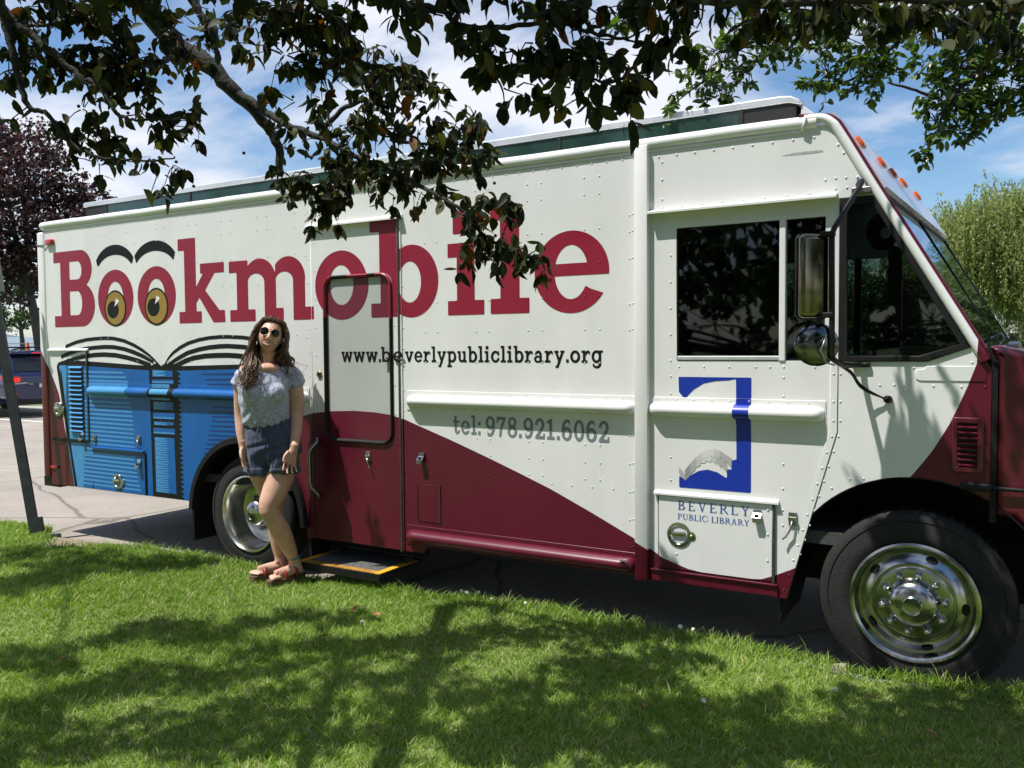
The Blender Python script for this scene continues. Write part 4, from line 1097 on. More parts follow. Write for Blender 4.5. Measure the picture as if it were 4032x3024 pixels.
for pts, w in pg:
    xs_ = [p[0] for p in pts]; zs_ = [p[1] for p in pts]
    V('page_line', print_me([fill_sdf(lambda X, Z: mxm(d_line(X, Z, pts, w), np.abs(X - (min(xs_) + max(xs_)) / 2) - (max(xs_) - min(xs_)) / 2), (min(xs_) - .02, max(xs_) + .02, min(zs_) - .03, max(zs_) + .03), 0.0075)], -0.0016 if min(zs_) > 1.5 else -0.0016), M_ink, book)
V('book_valley', print_me([poly2([(-5.72, 1.448), (-5.62, 1.480), (-5.575, 1.449), (-5.54, 1.470), (-5.40, 1.470), (-5.40, 1.448)])], -0.0020), M_ink, book)
V('book_valley_gap', print_me([poly2([(-5.592, 1.476), (-5.574, 1.455), (-5.556, 1.476)])], -0.0026), M_white, book)

# ---- louvred service panel at the rear
lp = V('louvre_panel', print_me([poly2([(-6.748, 0.898), (-6.560, 0.898), (-6.560, 1.466), (-6.748, 1.466)])], -0.0030), M_black)
for k in range(15):
    z = 1.446 - k * 0.0373
    V('louvre', pydata([(-6.744, -0.0032, z), (-6.564, -0.0032, z), (-6.564, -0.022, z - 0.0135), (-6.744, -0.022, z - 0.0135), (-6.564, -0.022, z - 0.0165), (-6.744, -0.022, z - 0.0165)], [(0, 1, 2, 3), (3, 2, 4, 5)]), M_lblue, lp)
V('panel_hinge', box_me(-6.512, -6.494, -0.012, 0.0, 0.822, 1.580, 0.003), M_hinge)
V('panel_ledge', box_me(-7.005, -6.50, -0.014, -0.0005, 0.818, 0.842, 0.002), M_black)
V('hatch_hinge_rail', box_me(-6.470, -5.800, -0.022, -0.0005, 0.782, 0.796, 0.003), M_blue)
V('hatch_hinge', box_me(-6.465, -5.795, -0.010, -0.0005, 0.758, 0.766, 0.002), M_hinge)
V('hatch_edge', box_me(-5.797, -5.782, -0.012, -0.0005, 0.449, 0.780, 0.002), M_black)
V('hatch_edge', box_me(-6.47, -6.464, -0.004, -0.0005, 0.449, 0.50), M_black)

# ---- small slab-serif alphabet (x-height 1)
def G(ch):
    R = d_rect; E = d_ell
    s = 0.27
    if ch == 'o': return (lambda X, Z: mxm(E(X, Z, .52, .5, .52, .52), -E(X, Z, .52, .5, .25, .30))), 1.04
    if ch == 'c':
        return (lambda X, Z: mn(mxm(mxm(E(X, Z, .52, .5, .52, .52), -E(X, Z, .54, .5, .26, .31)), -d_poly(X, Z, [(.55, .5), (1.4, .80), (1.4, .24)])), R(X, Z, .80, .95, .60, .98))), 1.0
    if ch == 'e':
        return (lambda X, Z: mn(mxm(mxm(E(X, Z, .52, .5, .52, .52), -E(X, Z, .52, .5, .25, .33)), -R(X, Z, .5, 1.3, .27, .43)), mxm(R(X, Z, .1, 1.1, .43, .59), E(X, Z, .52, .5, .52, .52)))), 1.04
    if ch == 'b':
        return (lambda X, Z: mn(mn(R(X, Z, .14, .41, 0, 1.44), R(X, Z, 0, .3, 1.25, 1.44)), mxm(mxm(E(X, Z, .62, .5, .50, .52), -E(X, Z, .60, .5, .23, .31)), .25 - X))), 1.12
    if ch == 'p':
        return (lambda X, Z: mn(mn(R(X, Z, .14, .41, -.44, 1), mn(R(X, Z, 0, .3, .82, 1), R(X, Z, 0, .58, -.44, -.26))), mxm(mxm(E(X, Z, .62, .5, .50, .52), -E(X, Z, .60, .5, .23, .31)), .25 - X))), 1.12
    if ch == 'g':
        return (lambda X, Z: mn(mn(mxm(mxm(E(X, Z, .50, .5, .50, .52), -E(X, Z, .50, .5, .24, .31)), X - .80), R(X, Z, .72, .98, -.1, 1)), mn(R(X, Z, .8, 1.16, .82, 1), mxm(mxm(E(X, Z, .53, -.10, .45, .36), -E(X, Z, .50, -.08, .22, .19)), mxm(Z + .08, .12 - X))))), 1.16
    if ch == 'u':
        return (lambda X, Z: mn(mn(R(X, Z, .14, .41, .35, 1), mn(R(X, Z, 0, .3, .82, 1), R(X, Z, .74, 1.0, 0, 1))), mn(mn(R(X, Z, .60, .9, .82, 1), R(X, Z, .8, 1.14, 0, .18)), mxm(mxm(E(X, Z, .52, .38, .38, .39), -E(X, Z, .57, .40, .17, .20)), Z - .38)))), 1.14
    if ch == 'l': return (lambda X, Z: mn(R(X, Z, .17, .44, 0, 1.44), mn(R(X, Z, 0, .3, 1.25, 1.44), R(X, Z, 0, .61, 0, .19)))), .61
    if ch == 'i': return (lambda X, Z: mn(mn(R(X, Z, .17, .44, 0, 1), R(X, Z, 0, .3, .81, 1)), mn(R(X, Z, 0, .61, 0, .19), R(X, Z, .14, .46, 1.14, 1.44)))), .61
    if ch == 'r': return (lambda X, Z: mn(mn(R(X, Z, .15, .42, 0, 1), R(X, Z, 0, .3, .81, 1)), mn(R(X, Z, 0, .62, 0, .19), mxm(mxm(E(X, Z, .66, .55, .32, .46), -E(X, Z, .68, .45, .20, .33)), mxm(.60 - Z, X - .88))))), .90
    if ch == 'a':
        return (lambda X, Z: mn(mn(R(X, Z, .58, .84, 0, .68), R(X, Z, .7, 1.02, 0, .18)), mn(mxm(mxm(E(X, Z, .46, .65, .38, .37), -E(X, Z, .42, .62, .17, .17)), .66 - Z), mxm(E(X, Z, .37, .29, .37, .31), -E(X, Z, .42, .29, .19, .14))))), 1.02
    if ch in 'vwy':
        if ch == 'v': st = [[(.18, .95), (.55, .05)], [(.55, .05), (.92, .95)]]; w = 1.10
        elif ch == 'y': st = [[(.18, .95), (.55, .05)], [(.33, -.36), (.92, .95)]]; w = 1.10
        else: st = [[(.18, .95), (.46, .05)], [(.46, .05), (.78, .95)], [(.78, .95), (1.10, .05)], [(1.10, .05), (1.38, .95)]]; w = 1.56
        def f(X, Z):
            d = np.full(X.shape, 9.)
            for q in st: d = mn(d, mxm(d_line(X, Z, q, .125), mxm(Z - 1, (-.44 if ch == 'y' else 0) - Z)))
            d = mn(d, mn(R(X, Z, 0, .46, .84, 1), R(X, Z, w - .46, w, .84, 1)))
            if ch == 'y': d = mn(d, R(X, Z, .12, .48, -.44, -.27))
            if ch == 'w': d = mn(d, R(X, Z, .60, .96, .84, 1))
            return d
        return f, w
    if ch == 't': return (lambda X, Z: mn(mn(R(X, Z, .18, .44, .2, 1.35), R(X, Z, 0, .72, .82, 1)), mxm(mxm(E(X, Z, .48, .28, .30, .30), -E(X, Z, .54, .32, .13, .14)), Z - .3))), .78
    if ch == '.': return (lambda X, Z: R(X, Z, 0.02, .30, 0, .28)), .32
    if ch == ':': return (lambda X, Z: mn(R(X, Z, 0.02, .30, 0, .28), R(X, Z, 0.02, .30, .70, .98))), .32
    if ch == '0': return (lambda X, Z: mxm(E(X, Z, .48, .72, .48, .74), -E(X, Z, .48, .72, .22, .52))), .96
    if ch == '1': return (lambda X, Z: mn(R(X, Z, .25, .52, 0, 1.44), mn(R(X, Z, .02, .76, 0, .2), R(X, Z, .02, .4, 1.12, 1.32)))), .78
    if ch == '7': return (lambda X, Z: mn(mn(R(X, Z, 0, .92, 1.22, 1.44), R(X, Z, 0, .18, 1.0, 1.44)), d_line(X, Z, [(.80, 1.28), (.42, .55), (.36, .10)], .12))), .94
    if ch == '8': return (lambda X, Z: mn(mxm(E(X, Z, .48, 1.06, .42, .40), -E(X, Z, .48, 1.08, .19, .20)), mxm(E(X, Z, .48, .40, .48, .42), -E(X, Z, .48, .40, .22, .22)))), .96
    if ch == '6': return (lambda X, Z: mn(mxm(E(X, Z, .48, .46, .48, .48), -E(X, Z, .48, .44, .22, .26)), mxm(mxm(E(X, Z, .52, .72, .52, .74), -E(X, Z, .54, .70, .27, .54)), mxm(X - .78, .42 - Z)))), .98
    if ch == '9': return (lambda X, Z: mn(mxm(E(X, Z, .48, .98, .48, .48), -E(X, Z, .48, 1.0, .22, .26)), mxm(mxm(E(X, Z, .44, .72, .52, .74), -E(X, Z, .42, .74, .27, .54)), mxm(.18 - X, Z - 1.02)))), .98
    if ch == '2': return (lambda X, Z: mn(mn(R(X, Z, .02, .94, 0, .22), R(X, Z, .78, .94, 0, .40)), mn(mxm(mxm(E(X, Z, .46, 1.02, .44, .44), -E(X, Z, .44, 1.02, .19, .22)), .95 - Z), d_line(X, Z, [(.77, 1.0), (.70, .78), (.24, .25), (.16, .12)], .125)))), .96
    return (lambda X, Z: np.full(X.shape, 9.)), .4
def word(txt, x0, x1, z0, xh, y, m, name, gap=0.13, split=None):
    gl = [G(c) for c in txt]
    tot = sum(w for _, w in gl) + gap * (len(txt) - 1)
    sx = (x1 - x0) / tot
    x = x0
    root = empty(name, (0, 0, 0)); root.parent = van
    for (f, w), c in zip(gl, txt):
        v, fc = fill_sdf(f, (-.06, w + .06, -.52, 1.52), 0.045)
        V('letter' if c not in '.:' else 'dot', print_me([([(x + a * sx, z0 + b * xh) for a, b in v], fc)], y), m, root)
        x += (w + gap) * sx
    return root
# the address crosses door, film and side panel
word('www.', -3.780, -3.450, 1.488, 0.0665, 0.0028, M_ink, 'web_address')
word('b', -3.433, -3.352, 1.488, 0.0665, -0.0195, M_ink, 'web_address')
word('e', -3.338, -3.263, 1.488, 0.0665, -0.0148, M_ink, 'web_address')
word('verlypubliclibrary.org', -3.257, -1.917, 1.488, 0.0665, -0.0012, M_ink, 'web_address')
word('tel:', -2.902, -2.705, 1.060, 0.080, -0.0012, M_grey_ink, 'telephone_number')
word('978.921.6062', -2.670, -1.880, 1.056, 0.081, -0.0012, M_grey_ink, 'telephone_number', gap=0.16)

# ---- library logo and name
blue = [(-1.493, 1.417), (-1.120, 1.417), (-1.120, 0.846), (-1.489, 0.846), (-1.489, 0.907), (-1.458, 0.886), (-1.425, 0.915), (-1.385, 0.938), (-1.340, 0.948), (-1.29, 0.938), (-1.240, 0.910), (-1.240, 0.956), (-1.216, 0.956), (-1.216, 1.002), (-1.192, 1.008), (-1.196, 1.410), (-1.235, 1.402), (-1.30, 1.398), (-1.36, 1.385), (-1.41, 1.355), (-1.44, 1.325), (-1.458, 1.300), (-1.491, 1.341)]
logo = empty('library_logo', (0, 0, 0)); logo.parent = van
V('logo_field', print_me([fill_sdf(lambda X, Z: mxm(d_poly(X, Z, blue), 1.3125 - Z), (-1.50, -1.11, 0.84, 1.425), 0.005)], -0.0012), M_logo, logo)
V('logo_field', print_me([fill_sdf(lambda X, Z: mxm(d_poly(X, Z, blue), Z - 1.1835), (-1.50, -1.11, 0.84, 1.425), 0.005)], -0.0012), M_logo, logo)
V('logo_stripe', print_me([poly2([(-1.1945, 1.184), (-1.120, 1.184), (-1.120, 1.312), (-1.1945, 1.312)])], -0.0056), M_logo, logo)
greys = [mat('logo_grey', (g, g, g * 0.98), 0.5) for g in (0.28, 0.40, 0.53, 0.64)]
def page(z0, xr, zr, xl=-1.458):
    ts = np.linspace(0, 1, 9)
    for i in range(8):
        q = []
        for t in (ts[i], ts[i + 1]):
            x = xl + (xr - xl) * t
            top = z0 + 0.115 * math.sin(math.pi * min(1, t * 1.05) * 0.78) * 1.02
            q.append((x, top))
        lo = [(q[1][0], q[1][1] - 0.038 - 0.008 * ts[i + 1]), (q[0][0], q[0][1] - 0.030)]
        V('logo_page', print_me([poly2(q + lo)], -0.0018 if z0 < 0.92 else -0.0024), greys[(0, 1, 2, 3, 3, 2, 1, 1)[i]], logo)
page(0.912, -1.240, 0.91); page(0.938, -1.216, 0.956)
V('logo_page', print_me([poly2([(-1.490, 0.953), (-1.458, 0.914), (-1.458, 0.886), (-1.490, 0.918)])], -0.0018), greys[1], logo)
def roman(txt, x0, x1, z0, h, m, name, gap, firstbig=1.0):
    W = {'B': .62, 'E': .58, 'V': .72, 'R': .68, 'L': .56, 'Y': .68, 'P': .56, 'U': .72, 'I': .28, 'C': .70, 'A': .72, ' ': .30}
    tot = sum(W[c] for c in txt) + gap * (len(txt) - 1)
    s = (x1 - x0) / tot
    x = x0; root = empty(name, (0, 0, 0)); root.parent = van
    tk, tn, sr = .062, .032, .026
    for ci, c in enumerate(txt):
        w = W[c]
        if c != ' ':
            def f(X, Z, c=c, w=w):
                R = d_rect; E = d_ell
                ser = lambda a, b, z: R(X, Z, a, b, z - sr, z + sr)
                stem = lambda a: mn(R(X, Z, a - tk, a + tk, 0, 1), mn(ser(a - .13, a + .13, sr), ser(a - .13, a + .13, 1 - sr)))
                if c == 'I': return stem(w / 2)
                if c == 'L': return mn(stem(.14), mn(R(X, Z, .1, w, 0, .06), R(X, Z, w - .06, w, 0, .22)))
                if c == 'E': return mn(mn(stem(.14), R(X, Z, .1, w, 0, .06)), mn(mn(R(X, Z, .1, w - .04, .94, 1), R(X, Z, .1, w - .12, .49, .55)), mn(R(X, Z, w - .06, w, 0, .22), R(X, Z, w - .09, w - .04, .80, 1))))
                if c == 'P': return mn(stem(.14), mxm(mxm(E(X, Z, .26, .745, .30, .255), -E(X, Z, .24, .745, .20, .20)), .14 - X))
                if c == 'B': return mn(mn(stem(.14), mxm(mxm(E(X, Z, .26, .76, .27, .24), -E(X, Z, .24, .76, .17, .185)), .14 - X)), mxm(mxm(E(X, Z, .26, .27, .36, .27), -E(X, Z, .24, .27, .25, .215)), .14 - X))
                if c == 'R': return mn(mn(stem(.14), mxm(mxm(E(X, Z, .26, .745, .29, .255), -E(X, Z, .24, .745, .19, .20)), .14 - X)), mxm(d_line(X, Z, [(.34, .50), (w - .02, .0)], tk), -Z))
                if c == 'V': return mn(mn(mxm(d_line(X, Z, [(.13, 1), (.37, .05)], tk), mxm(Z - 1, -Z)), mxm(d_line(X, Z, [(.37, .05), (.60, 1)], tn), mxm(Z - 1, -Z))), mn(ser(0, .27, 1 - sr), ser(.48, w, 1 - sr)))
                if c == 'A': return mn(mn(mxm(d_line(X, Z, [(.12, 0), (.35, .97)], tn), mxm(Z - 1, -Z)), mxm(d_line(X, Z, [(.35, .97), (.60, 0)], tk), mxm(Z - 1, -Z))), mn(mn(ser(0, .25, sr), ser(.47, w, sr)), R(X, Z, .22, .50, .33, .39)))
                if c == 'Y': return mn(mn(mn(R(X, Z, .34 - tk, .34 + tk, 0, .5), ser(.20, .48, sr)), d_line(X, Z, [(.34, .46), (.12, .96)], tk)), mn(d_line(X, Z, [(.34, .46), (.56, .96)], tn), mn(ser(0, .26, 1 - sr), ser(.44, w, 1 - sr))))
                if c == 'U': return mn(mn(R(X, Z, .15 - tk, .15 + tk, .3, 1), R(X, Z, .58 - tn, .58 + tn, .3, 1)), mn(mn(ser(.02, .28, 1 - sr), ser(.47, w - .02, 1 - sr)), mxm(mxm(E(X, Z, .35, .30, .26, .31), -E(X, Z, .38, .31, .17, .25)), Z - .3)))
                if c == 'C': return mn(mxm(mxm(E(X, Z, .38, .5, .38, .52), -E(X, Z, .41, .5, .30, .455)), -d_poly(X, Z, [(.45, .5), (1.4, .86), (1.4, .16)])), R(X, Z, w - .06, w - .02, .70, .96))
                return np.full(X.shape, 9.)
            v, fc = fill_sdf(f, (-.06, w + .06, -.06, 1.06), 0.03)
            V('letter', print_me([([(x + a * s, z0 + b * h) for a, b in v], fc)], -0.0092), m, root)
        x += (w + gap) * s
    return root
roman('BEVERLY', -1.493, -1.124, 0.731, 0.047, M_logotxt, 'library_name', 0.26)
roman('PUBLIC LIBRARY', -1.494, -1.124, 0.681, 0.031, M_logotxt, 'library_name', 0.10)

# ---- rivets
def in_blue(x, z):
    return -6.87 + (1.44 - z) * 0.185 < x < -4.42 and 0.44 < z < 1.46
RIV = []
def rv_(x, z, y=0.0, r=0.0065): RIV.append((x, z, y, r))
for x in np.arange(-6.98, -4.05, 0.0895): rv_(x, 2.556)
for x in np.arange(-3.95, -1.75, 0.0895): rv_(x, 2.556)
for x in np.arange(-1.60, -0.80, 0.096): rv_(x, 2.548, 0, 0.008)
PZ = [2.487, 2.396, 2.210, 2.027, 1.849, 1.669, 1.488, 1.150, 1.040, 0.943, 0.850]
for k in range(7):
    for dx in (0, 0.0935):
        x = -6.672 + 0.3577 * k + dx
        for z in PZ:
            if z < 1.3 and (x > -5.0): continue
            rv_(x, z)
for x in (-3.099, -3.009, -2.73, -2.64, -2.38, -2.29, -2.026, -1.936):
    for z in PZ:
        if z < 1.25 and z > 1.1: continue
        rv_(x, z)
for z in np.arange(0.62, 2.5, 0.155): rv_(-7.025, z); rv_(-4.052, z)
for z in np.arange(0.42, 2.45, 0.128): rv_(-3.268, z)
for z in (2.486, 2.392, 2.214, 2.03, 1.85, 1.67, 1.49): rv_(-4.172, z); rv_(-4.075, z - 0.02)
for z in (0.96, 0.86, 0.55, 0.46, 0.35): rv_(-4.085, z); rv_(-4.055, z)
for z in (2.265, 2.178, 2.038, 1.798, 1.662, 1.10, 0.95, 0.80, 0.65, 0.50): rv_(-1.763, z); rv_(-1.745, z + 0.005)
for x in np.arange(-3.235, -1.75, 0.125): rv_(x, 0.808)
for x in np.arange(-3.20, -1.75, 0.1): rv_(x, 1.300, -0.0045, 0.0055); rv_(x, 0.462, -0.0045, 0.0055)
for x in np.arange(-1.60, -0.78, 0.094): rv_(x, 1.300, -0.0045, 0.006)
for x in np.arange(-6.45, -4.1, 0.098): rv_(x, 1.300, -0.0045, 0.0055)
for x in np.arange(-3.97, -3.32, 0.092): rv_(x, 2.335, -0.004); rv_(x, 0.375, -0.004)
for z in np.arange(0.42, 2.3, 0.185): rv_(-3.335, z, -0.004); rv_(-3.995, z if z > 1.1 else 1.2, -0.004)
for z in (2.52, 2.43, 2.33): rv_(-1.632, z, 0, 0.008); rv_(-1.582, z, 0, 0.008)
for x in np.arange(-1.58, -0.76, 0.104): rv_(x, 2.288, 0, 0.007)
for z in np.arange(1.50, 2.2, 0.135): rv_(-1.535, z, 0, 0.007)
for x in (-1.49, -1.36, -1.23, -1.10, -1.03, -0.965, -0.82): rv_(x, 1.470, 0, 0.007)
for z in (1.42, 1.33, 1.12, 1.0, 0.88): rv_(-1.535, z, 0, 0.007); rv_(-0.965, z, 0, 0.007)
for x, z in ((-0.78, 2.345), (-0.735, 2.348), (-0.69, 2.346), (-0.64, 2.343), (-0.735, 2.30), (-0.685, 2.30), (-0.735, 2.265), (-0.725, 2.50), (-0.70, 2.46), (-0.65, 2.40), (-0.60, 2.31)): rv_(x, z, 0, 0.008)
for t in np.linspace(0.03, 0.97, 11): rv_(-0.734 + (-0.963 + 0.734) * t, 1.17 + (0.36 - 1.17) * t, -0.0045, 0.007); rv_(-0.705 + (-0.93 + 0.705) * t, 1.17 + (0.40 - 1.17) * t, 0, 0.007)
for z in (1.44, 1.31, 1.22): rv_(-0.735, z, -0.0045, 0.007); rv_(-0.705, z, 0, 0.007)
for x, z in ((-0.62, 1.39), (-0.535, 1.39), (-0.475, 1.392), (-0.435, 1.392), (-0.395, 1.47), (-0.315, 1.39), (-0.205, 1.388), (-0.115, 1.388), (-0.105, 1.15), (-0.105, 1.07), (-0.255, 1.10), (-0.26, 1.07), (-0.47, 0.985), (-0.60, 0.955), (-0.66, 0.95), (-0.74, 0.90), (-0.165, 1.495), (-0.12, 1.49)): rv_(x, z, 0, 0.007)
for z in (0.77, 0.65, 0.52): rv_(-1.035, z, -0.009, 0.007)
for z in (0.50, 0.455): rv_(-1.50, z, -0.009, 0.007)
for z in (0.775, 0.70): rv_(-0.965, z, 0, 0.007)
for x in np.arange(-6.65, -5.85, 0.085): rv_(x, 0.735)
for x in np.arange(-6.78, -6.5, 0.09): rv_(x, 0.80)
rV, rF, rM = [], [], []
amat = [M_paint, M_blue, M_letter, M_lblue]
for (x, z, y, r) in RIV:
    o = len(rV)
    mi = 0
    if in_blue(x, z): mi = 3 if (x < -5.95 and int(z * 90) % 2 == 0) else 1
    else:
        for nm, fn, (a, b) in letters:
            if a < x < b and 1.75 < z < 2.42 and fn(np.array([[x]]), np.array([[z]]))[0, 0] < 0:
                mi = 2; y = min(y, -0.001)
    r *= 0.76
    for rr, dd in ((r, 0.0), (r * 0.86, -0.28 * r), (r * 0.45, -0.46 * r)):
        for k in range(7):
            a = 2 * math.pi * k / 7
            rV.append((x + rr * math.cos(a), y - 0.0005 + dd * 1.0, z + rr * math.sin(a)))
    for i in range(2):
        for k in range(7): rF.append((o + i * 7 + k, o + i * 7 + (k + 1) % 7, o + i * 7 + 7 + (k + 1) % 7, o + i * 7 + 7 + k)); rM.append(mi)
    rF.append(tuple(o + 14 + k for k in range(7))); rM.append(mi)
rme = pydata(rV, rF)
for q in amat: rme.materials.append(q)
rme.polygons.foreach_set('material_index', rM)
tag(V('rivets', rme, None, smooth=True), kind='stuff')
# scrape in the paint above the cab door
V('paint_scrape', print_me([poly2([(-0.985, 2.478), (-0.93, 2.486), (-0.86, 2.487), (-0.795, 2.484), (-0.79, 2.476), (-0.83, 2.474), (-0.90, 2.475)])], -0.0008), mat('scraped_paint', (0.36, 0.37, 0.37), 0.5, var=0.3, vscale=60))

# ================================================================== ground, road, lawn, water
def np_mesh(Vn, quads=None, tris=None):
    me = bpy.data.meshes.new('m')
    Vn = np.ascontiguousarray(Vn, dtype=np.float32)
    nq = 0 if quads is None else len(quads); nt_ = 0 if tris is None else len(tris)
    idx = []; starts = []; tot = []
    if nq: idx.append(np.asarray(quads, dtype=np.int32).ravel()); starts.append(np.arange(nq) * 4); tot.append(np.full(nq, 4))
    if nt_: idx.append(np.asarray(tris, dtype=np.int32).ravel()); starts.append(nq * 4 + np.arange(nt_) * 3); tot.append(np.full(nt_, 3))
    idx = np.concatenate(idx); starts = np.concatenate(starts); tot = np.concatenate(tot)
    me.vertices.add(len(Vn)); me.vertices.foreach_set('co', Vn.ravel())
    me.loops.add(len(idx)); me.loops.foreach_set('vertex_index', idx)
    me.polygons.add(len(starts)); me.polygons.foreach_set('loop_start', starts.astype(np.int32))
    try: me.polygons.foreach_set('loop_total', tot.astype(np.int32))
    except Exception: pass
    me.update(calc_edges=True)
    return me

def leaf_mat(name, ramp, trans=0.35, rough=0.45, spec=0.4, attr='tint'):
    """foliage: per-leaf colour choice, some light passes through the blade"""
    m = bpy.data.materials.new(name); m.use_nodes = True
    nt = m.node_tree; N, L = nt.nodes, nt.links
    p = N['Principled BSDF']; out = N['Material Output']
    at = N.new('ShaderNodeAttribute'); at.attribute_name = attr
    r = N.new('ShaderNodeValToRGB')
    while len(r.color_ramp.elements) < len(ramp): r.color_ramp.elements.new(0.5)
    for e, (pos, c) in zip(r.color_ramp.elements, ramp):
        e.position = pos; e.color = (*c, 1)
    L.new(at.outputs['Fac'], r.inputs[0])
    L.new(r.outputs[0], p.inputs['Base Color'])
    p.inputs['Roughness'].default_value = rough
    p.inputs['Specular IOR Level'].default_value = spec
    t = N.new('ShaderNodeBsdfTranslucent')
    hs = N.new('ShaderNodeHueSaturation'); hs.inputs['Value'].default_value = 1.3; hs.inputs['Saturation'].default_value = 1.15
    L.new(r.outputs[0], hs.inputs['Color']); L.new(hs.outputs[0], t.inputs[0])
    mx = N.new('ShaderNodeMixShader'); mx.inputs[0].default_value = trans
    L.new(p.outputs[0], mx.inputs[1]); L.new(t.outputs[0], mx.inputs[2]); L.new(mx.outputs[0], out.inputs[0])
    return m

def set_tint(me, vals, per):
    a = me.attributes.new('tint', 'FLOAT', 'POINT')
    a.data.foreach_set('value', np.repeat(np.asarray(vals, dtype=np.float32), per))

# asphalt: worn, pale, with aggregate speckle
def asphalt(name, c1, c2):
    m, nt, p = _princ(name); N, L = nt.nodes, nt.links
    tc = N.new('ShaderNodeTexCoord')
    n1 = N.new('ShaderNodeTexNoise'); n1.inputs['Scale'].default_value = 0.6; n1.inputs['Detail'].default_value = 8; n1.inputs['Roughness'].default_value = 0.65
    n2 = N.new('ShaderNodeTexVoronoi'); n2.inputs['Scale'].default_value = 90
    for n in (n1, n2): L.new(tc.outputs['Object'], n.inputs['Vector'])
    r = N.new('ShaderNodeValToRGB'); r.color_ramp.elements[0].color = (*c1, 1); r.color_ramp.elements[1].color = (*c2, 1)
    r.color_ramp.elements[0].position = 0.3; r.color_ramp.elements[1].position = 0.7
    L.new(n1.outputs['Fac'], r.inputs[0])
    mx = N.new('ShaderNodeMix'); mx.data_type = 'RGBA'; mx.blend_type = 'MULTIPLY'; mx.inputs[0].default_value = 0.35
    L.new(r.outputs[0], mx.inputs[6]); L.new(n2.outputs['Color'], mx.inputs[7])
    nd = N.new('ShaderNodeTexNoise'); nd.inputs['Scale'].default_value = 1.1; nd.inputs['Detail'].default_value = 5
    L.new(tc.outputs['Object'], nd.inputs['Vector'])
    va = N.new('ShaderNodeMix'); va.data_type = 'RGBA'; va.inputs[0].default_value = 0.22
    L.new(tc.outputs['Object'], va.inputs[6]); L.new(nd.outputs['Color'], va.inputs[7])
    vc = N.new('ShaderNodeTexVoronoi'); vc.feature = 'DISTANCE_TO_EDGE'; vc.inputs['Scale'].default_value = 0.55
    L.new(va.outputs[2], vc.inputs['Vector'])
    rc = N.new('ShaderNodeValToRGB'); rc.color_ramp.elements[0].color = (0.45, 0.43, 0.42, 1); rc.color_ramp.elements[0].position = 0.002; rc.color_ramp.elements[1].position = 0.010
    L.new(vc.outputs['Distance'], rc.inputs[0])
    ns = N.new('ShaderNodeTexNoise'); ns.inputs['Scale'].default_value = 0.33; ns.inputs['Detail'].default_value = 4
    L.new(tc.outputs['Object'], ns.inputs['Vector'])
    rs = N.new('ShaderNodeValToRGB'); rs.color_ramp.elements[0].color = (0.66, 0.64, 0.62, 1); rs.color_ramp.elements[0].position = 0.34; rs.color_ramp.elements[1].position = 0.48
    L.new(ns.outputs['Fac'], rs.inputs[0])
    m2 = N.new('ShaderNodeMix'); m2.data_type = 'RGBA'; m2.blend_type = 'MULTIPLY'; m2.inputs[0].default_value = 1.0
    L.new(mx.outputs[2], m2.inputs[6]); L.new(rc.outputs[0], m2.inputs[7])
    m3 = N.new('ShaderNodeMix'); m3.data_type = 'RGBA'; m3.blend_type = 'MULTIPLY'; m3.inputs[0].default_value = 0.8
    L.new(m2.outputs[2], m3.inputs[6]); L.new(rs.outputs[0], m3.inputs[7])
    L.new(m3.outputs[2], p.inputs['Base Color'])
    p.inputs['Roughness'].default_value = 0.9
    b = N.new('ShaderNodeBump'); b.inputs['Strength'].default_value = 0.5; b.inputs['Distance'].default_value = 0.004
    L.new(n2.outputs['Distance'], b.inputs['Height']); L.new(b.outputs[0], p.inputs['Normal'])
    return m
M_asphalt = asphalt('asphalt', (0.27, 0.238, 0.20), (0.40, 0.355, 0.305))
road = link('road', pydata([(-45, -0.6, 0), (70, -0.6, 0), (70, 13.5, 0), (-26, 13.5, 0), (-45, 20, 0)], [(0, 1, 2, 3, 4)]), M_asphalt)
tag(road, kind='structure')
terr = link('terrain', pydata([(-3000, -3000, -0.35), (3000, -3000, -0.35), (3000, 3000, -0.35), (-3000, 3000, -0.35)], [(0, 1, 2, 3)]), mat('terrain_green', (0.06, 0.085, 0.03), 0.9, var=0.3, vscale=0.1))
tag(terr, kind='structure')
M_line = mat('road_paint_white', (0.72, 0.71, 0.68), 0.7, var=0.12, vscale=12)
for (a, b) in (((-30.0, 6.05), (-12.0, 6.95)), ((-24.6, 9.15), (-21.9, 9.50))):
    d = Vector((b[0] - a[0], b[1] - a[1])).normalized() * 0.06
    tag(link('parking_line', pydata([(a[0] + d.y, a[1] - d.x, 0.004), (b[0] + d.y, b[1] - d.x, 0.004), (b[0] - d.y, b[1] + d.x, 0.004), (a[0] - d.y, a[1] + d.x, 0.004)], [(0, 1, 2, 3)]), M_line), kind='structure')

# pale concrete pad and dirt where the lawn is worn away by the sign post
M_dirt = mat('dirt', (0.17, 0.125, 0.08), 0.95, col2=(0.28, 0.23, 0.165), vscale=7, bump=0.5, bscale=40)
def lawn_edge(x):
    e = -0.085 + 0.030 * math.sin(x * 2.3) + 0.03 * math.sin(x * 5.1 + 1.0) + 0.018 * math.sin(x * 13.0)
    if x > -2.0: e += 0.035 * min(1.0, x + 2.0)
    if -7.0 < x < -5.75: e -= 0.22 * math.sin(math.pi * (x + 7.0) / 1.25)
    return e
def lawn_z(x, y):
    k = min(1.0, max(0.0, (x + 3.5) / 1.8)); k = k * k * (3 - 2 * k)
    return 0.055 + 0.034 * k + 0.012 * math.sin(x * 1.7 + y) + 0.010 * math.sin(y * 2.9 - x * 0.6) + 0.035 * max(0.0, min(1.0, (-y - 0.6) / 2.5))
gx = list(np.linspace(-40, -9, 16)) + list(np.linspace(-8.8, 2.6, 96)) + list(np.linspace(3, 40, 16))
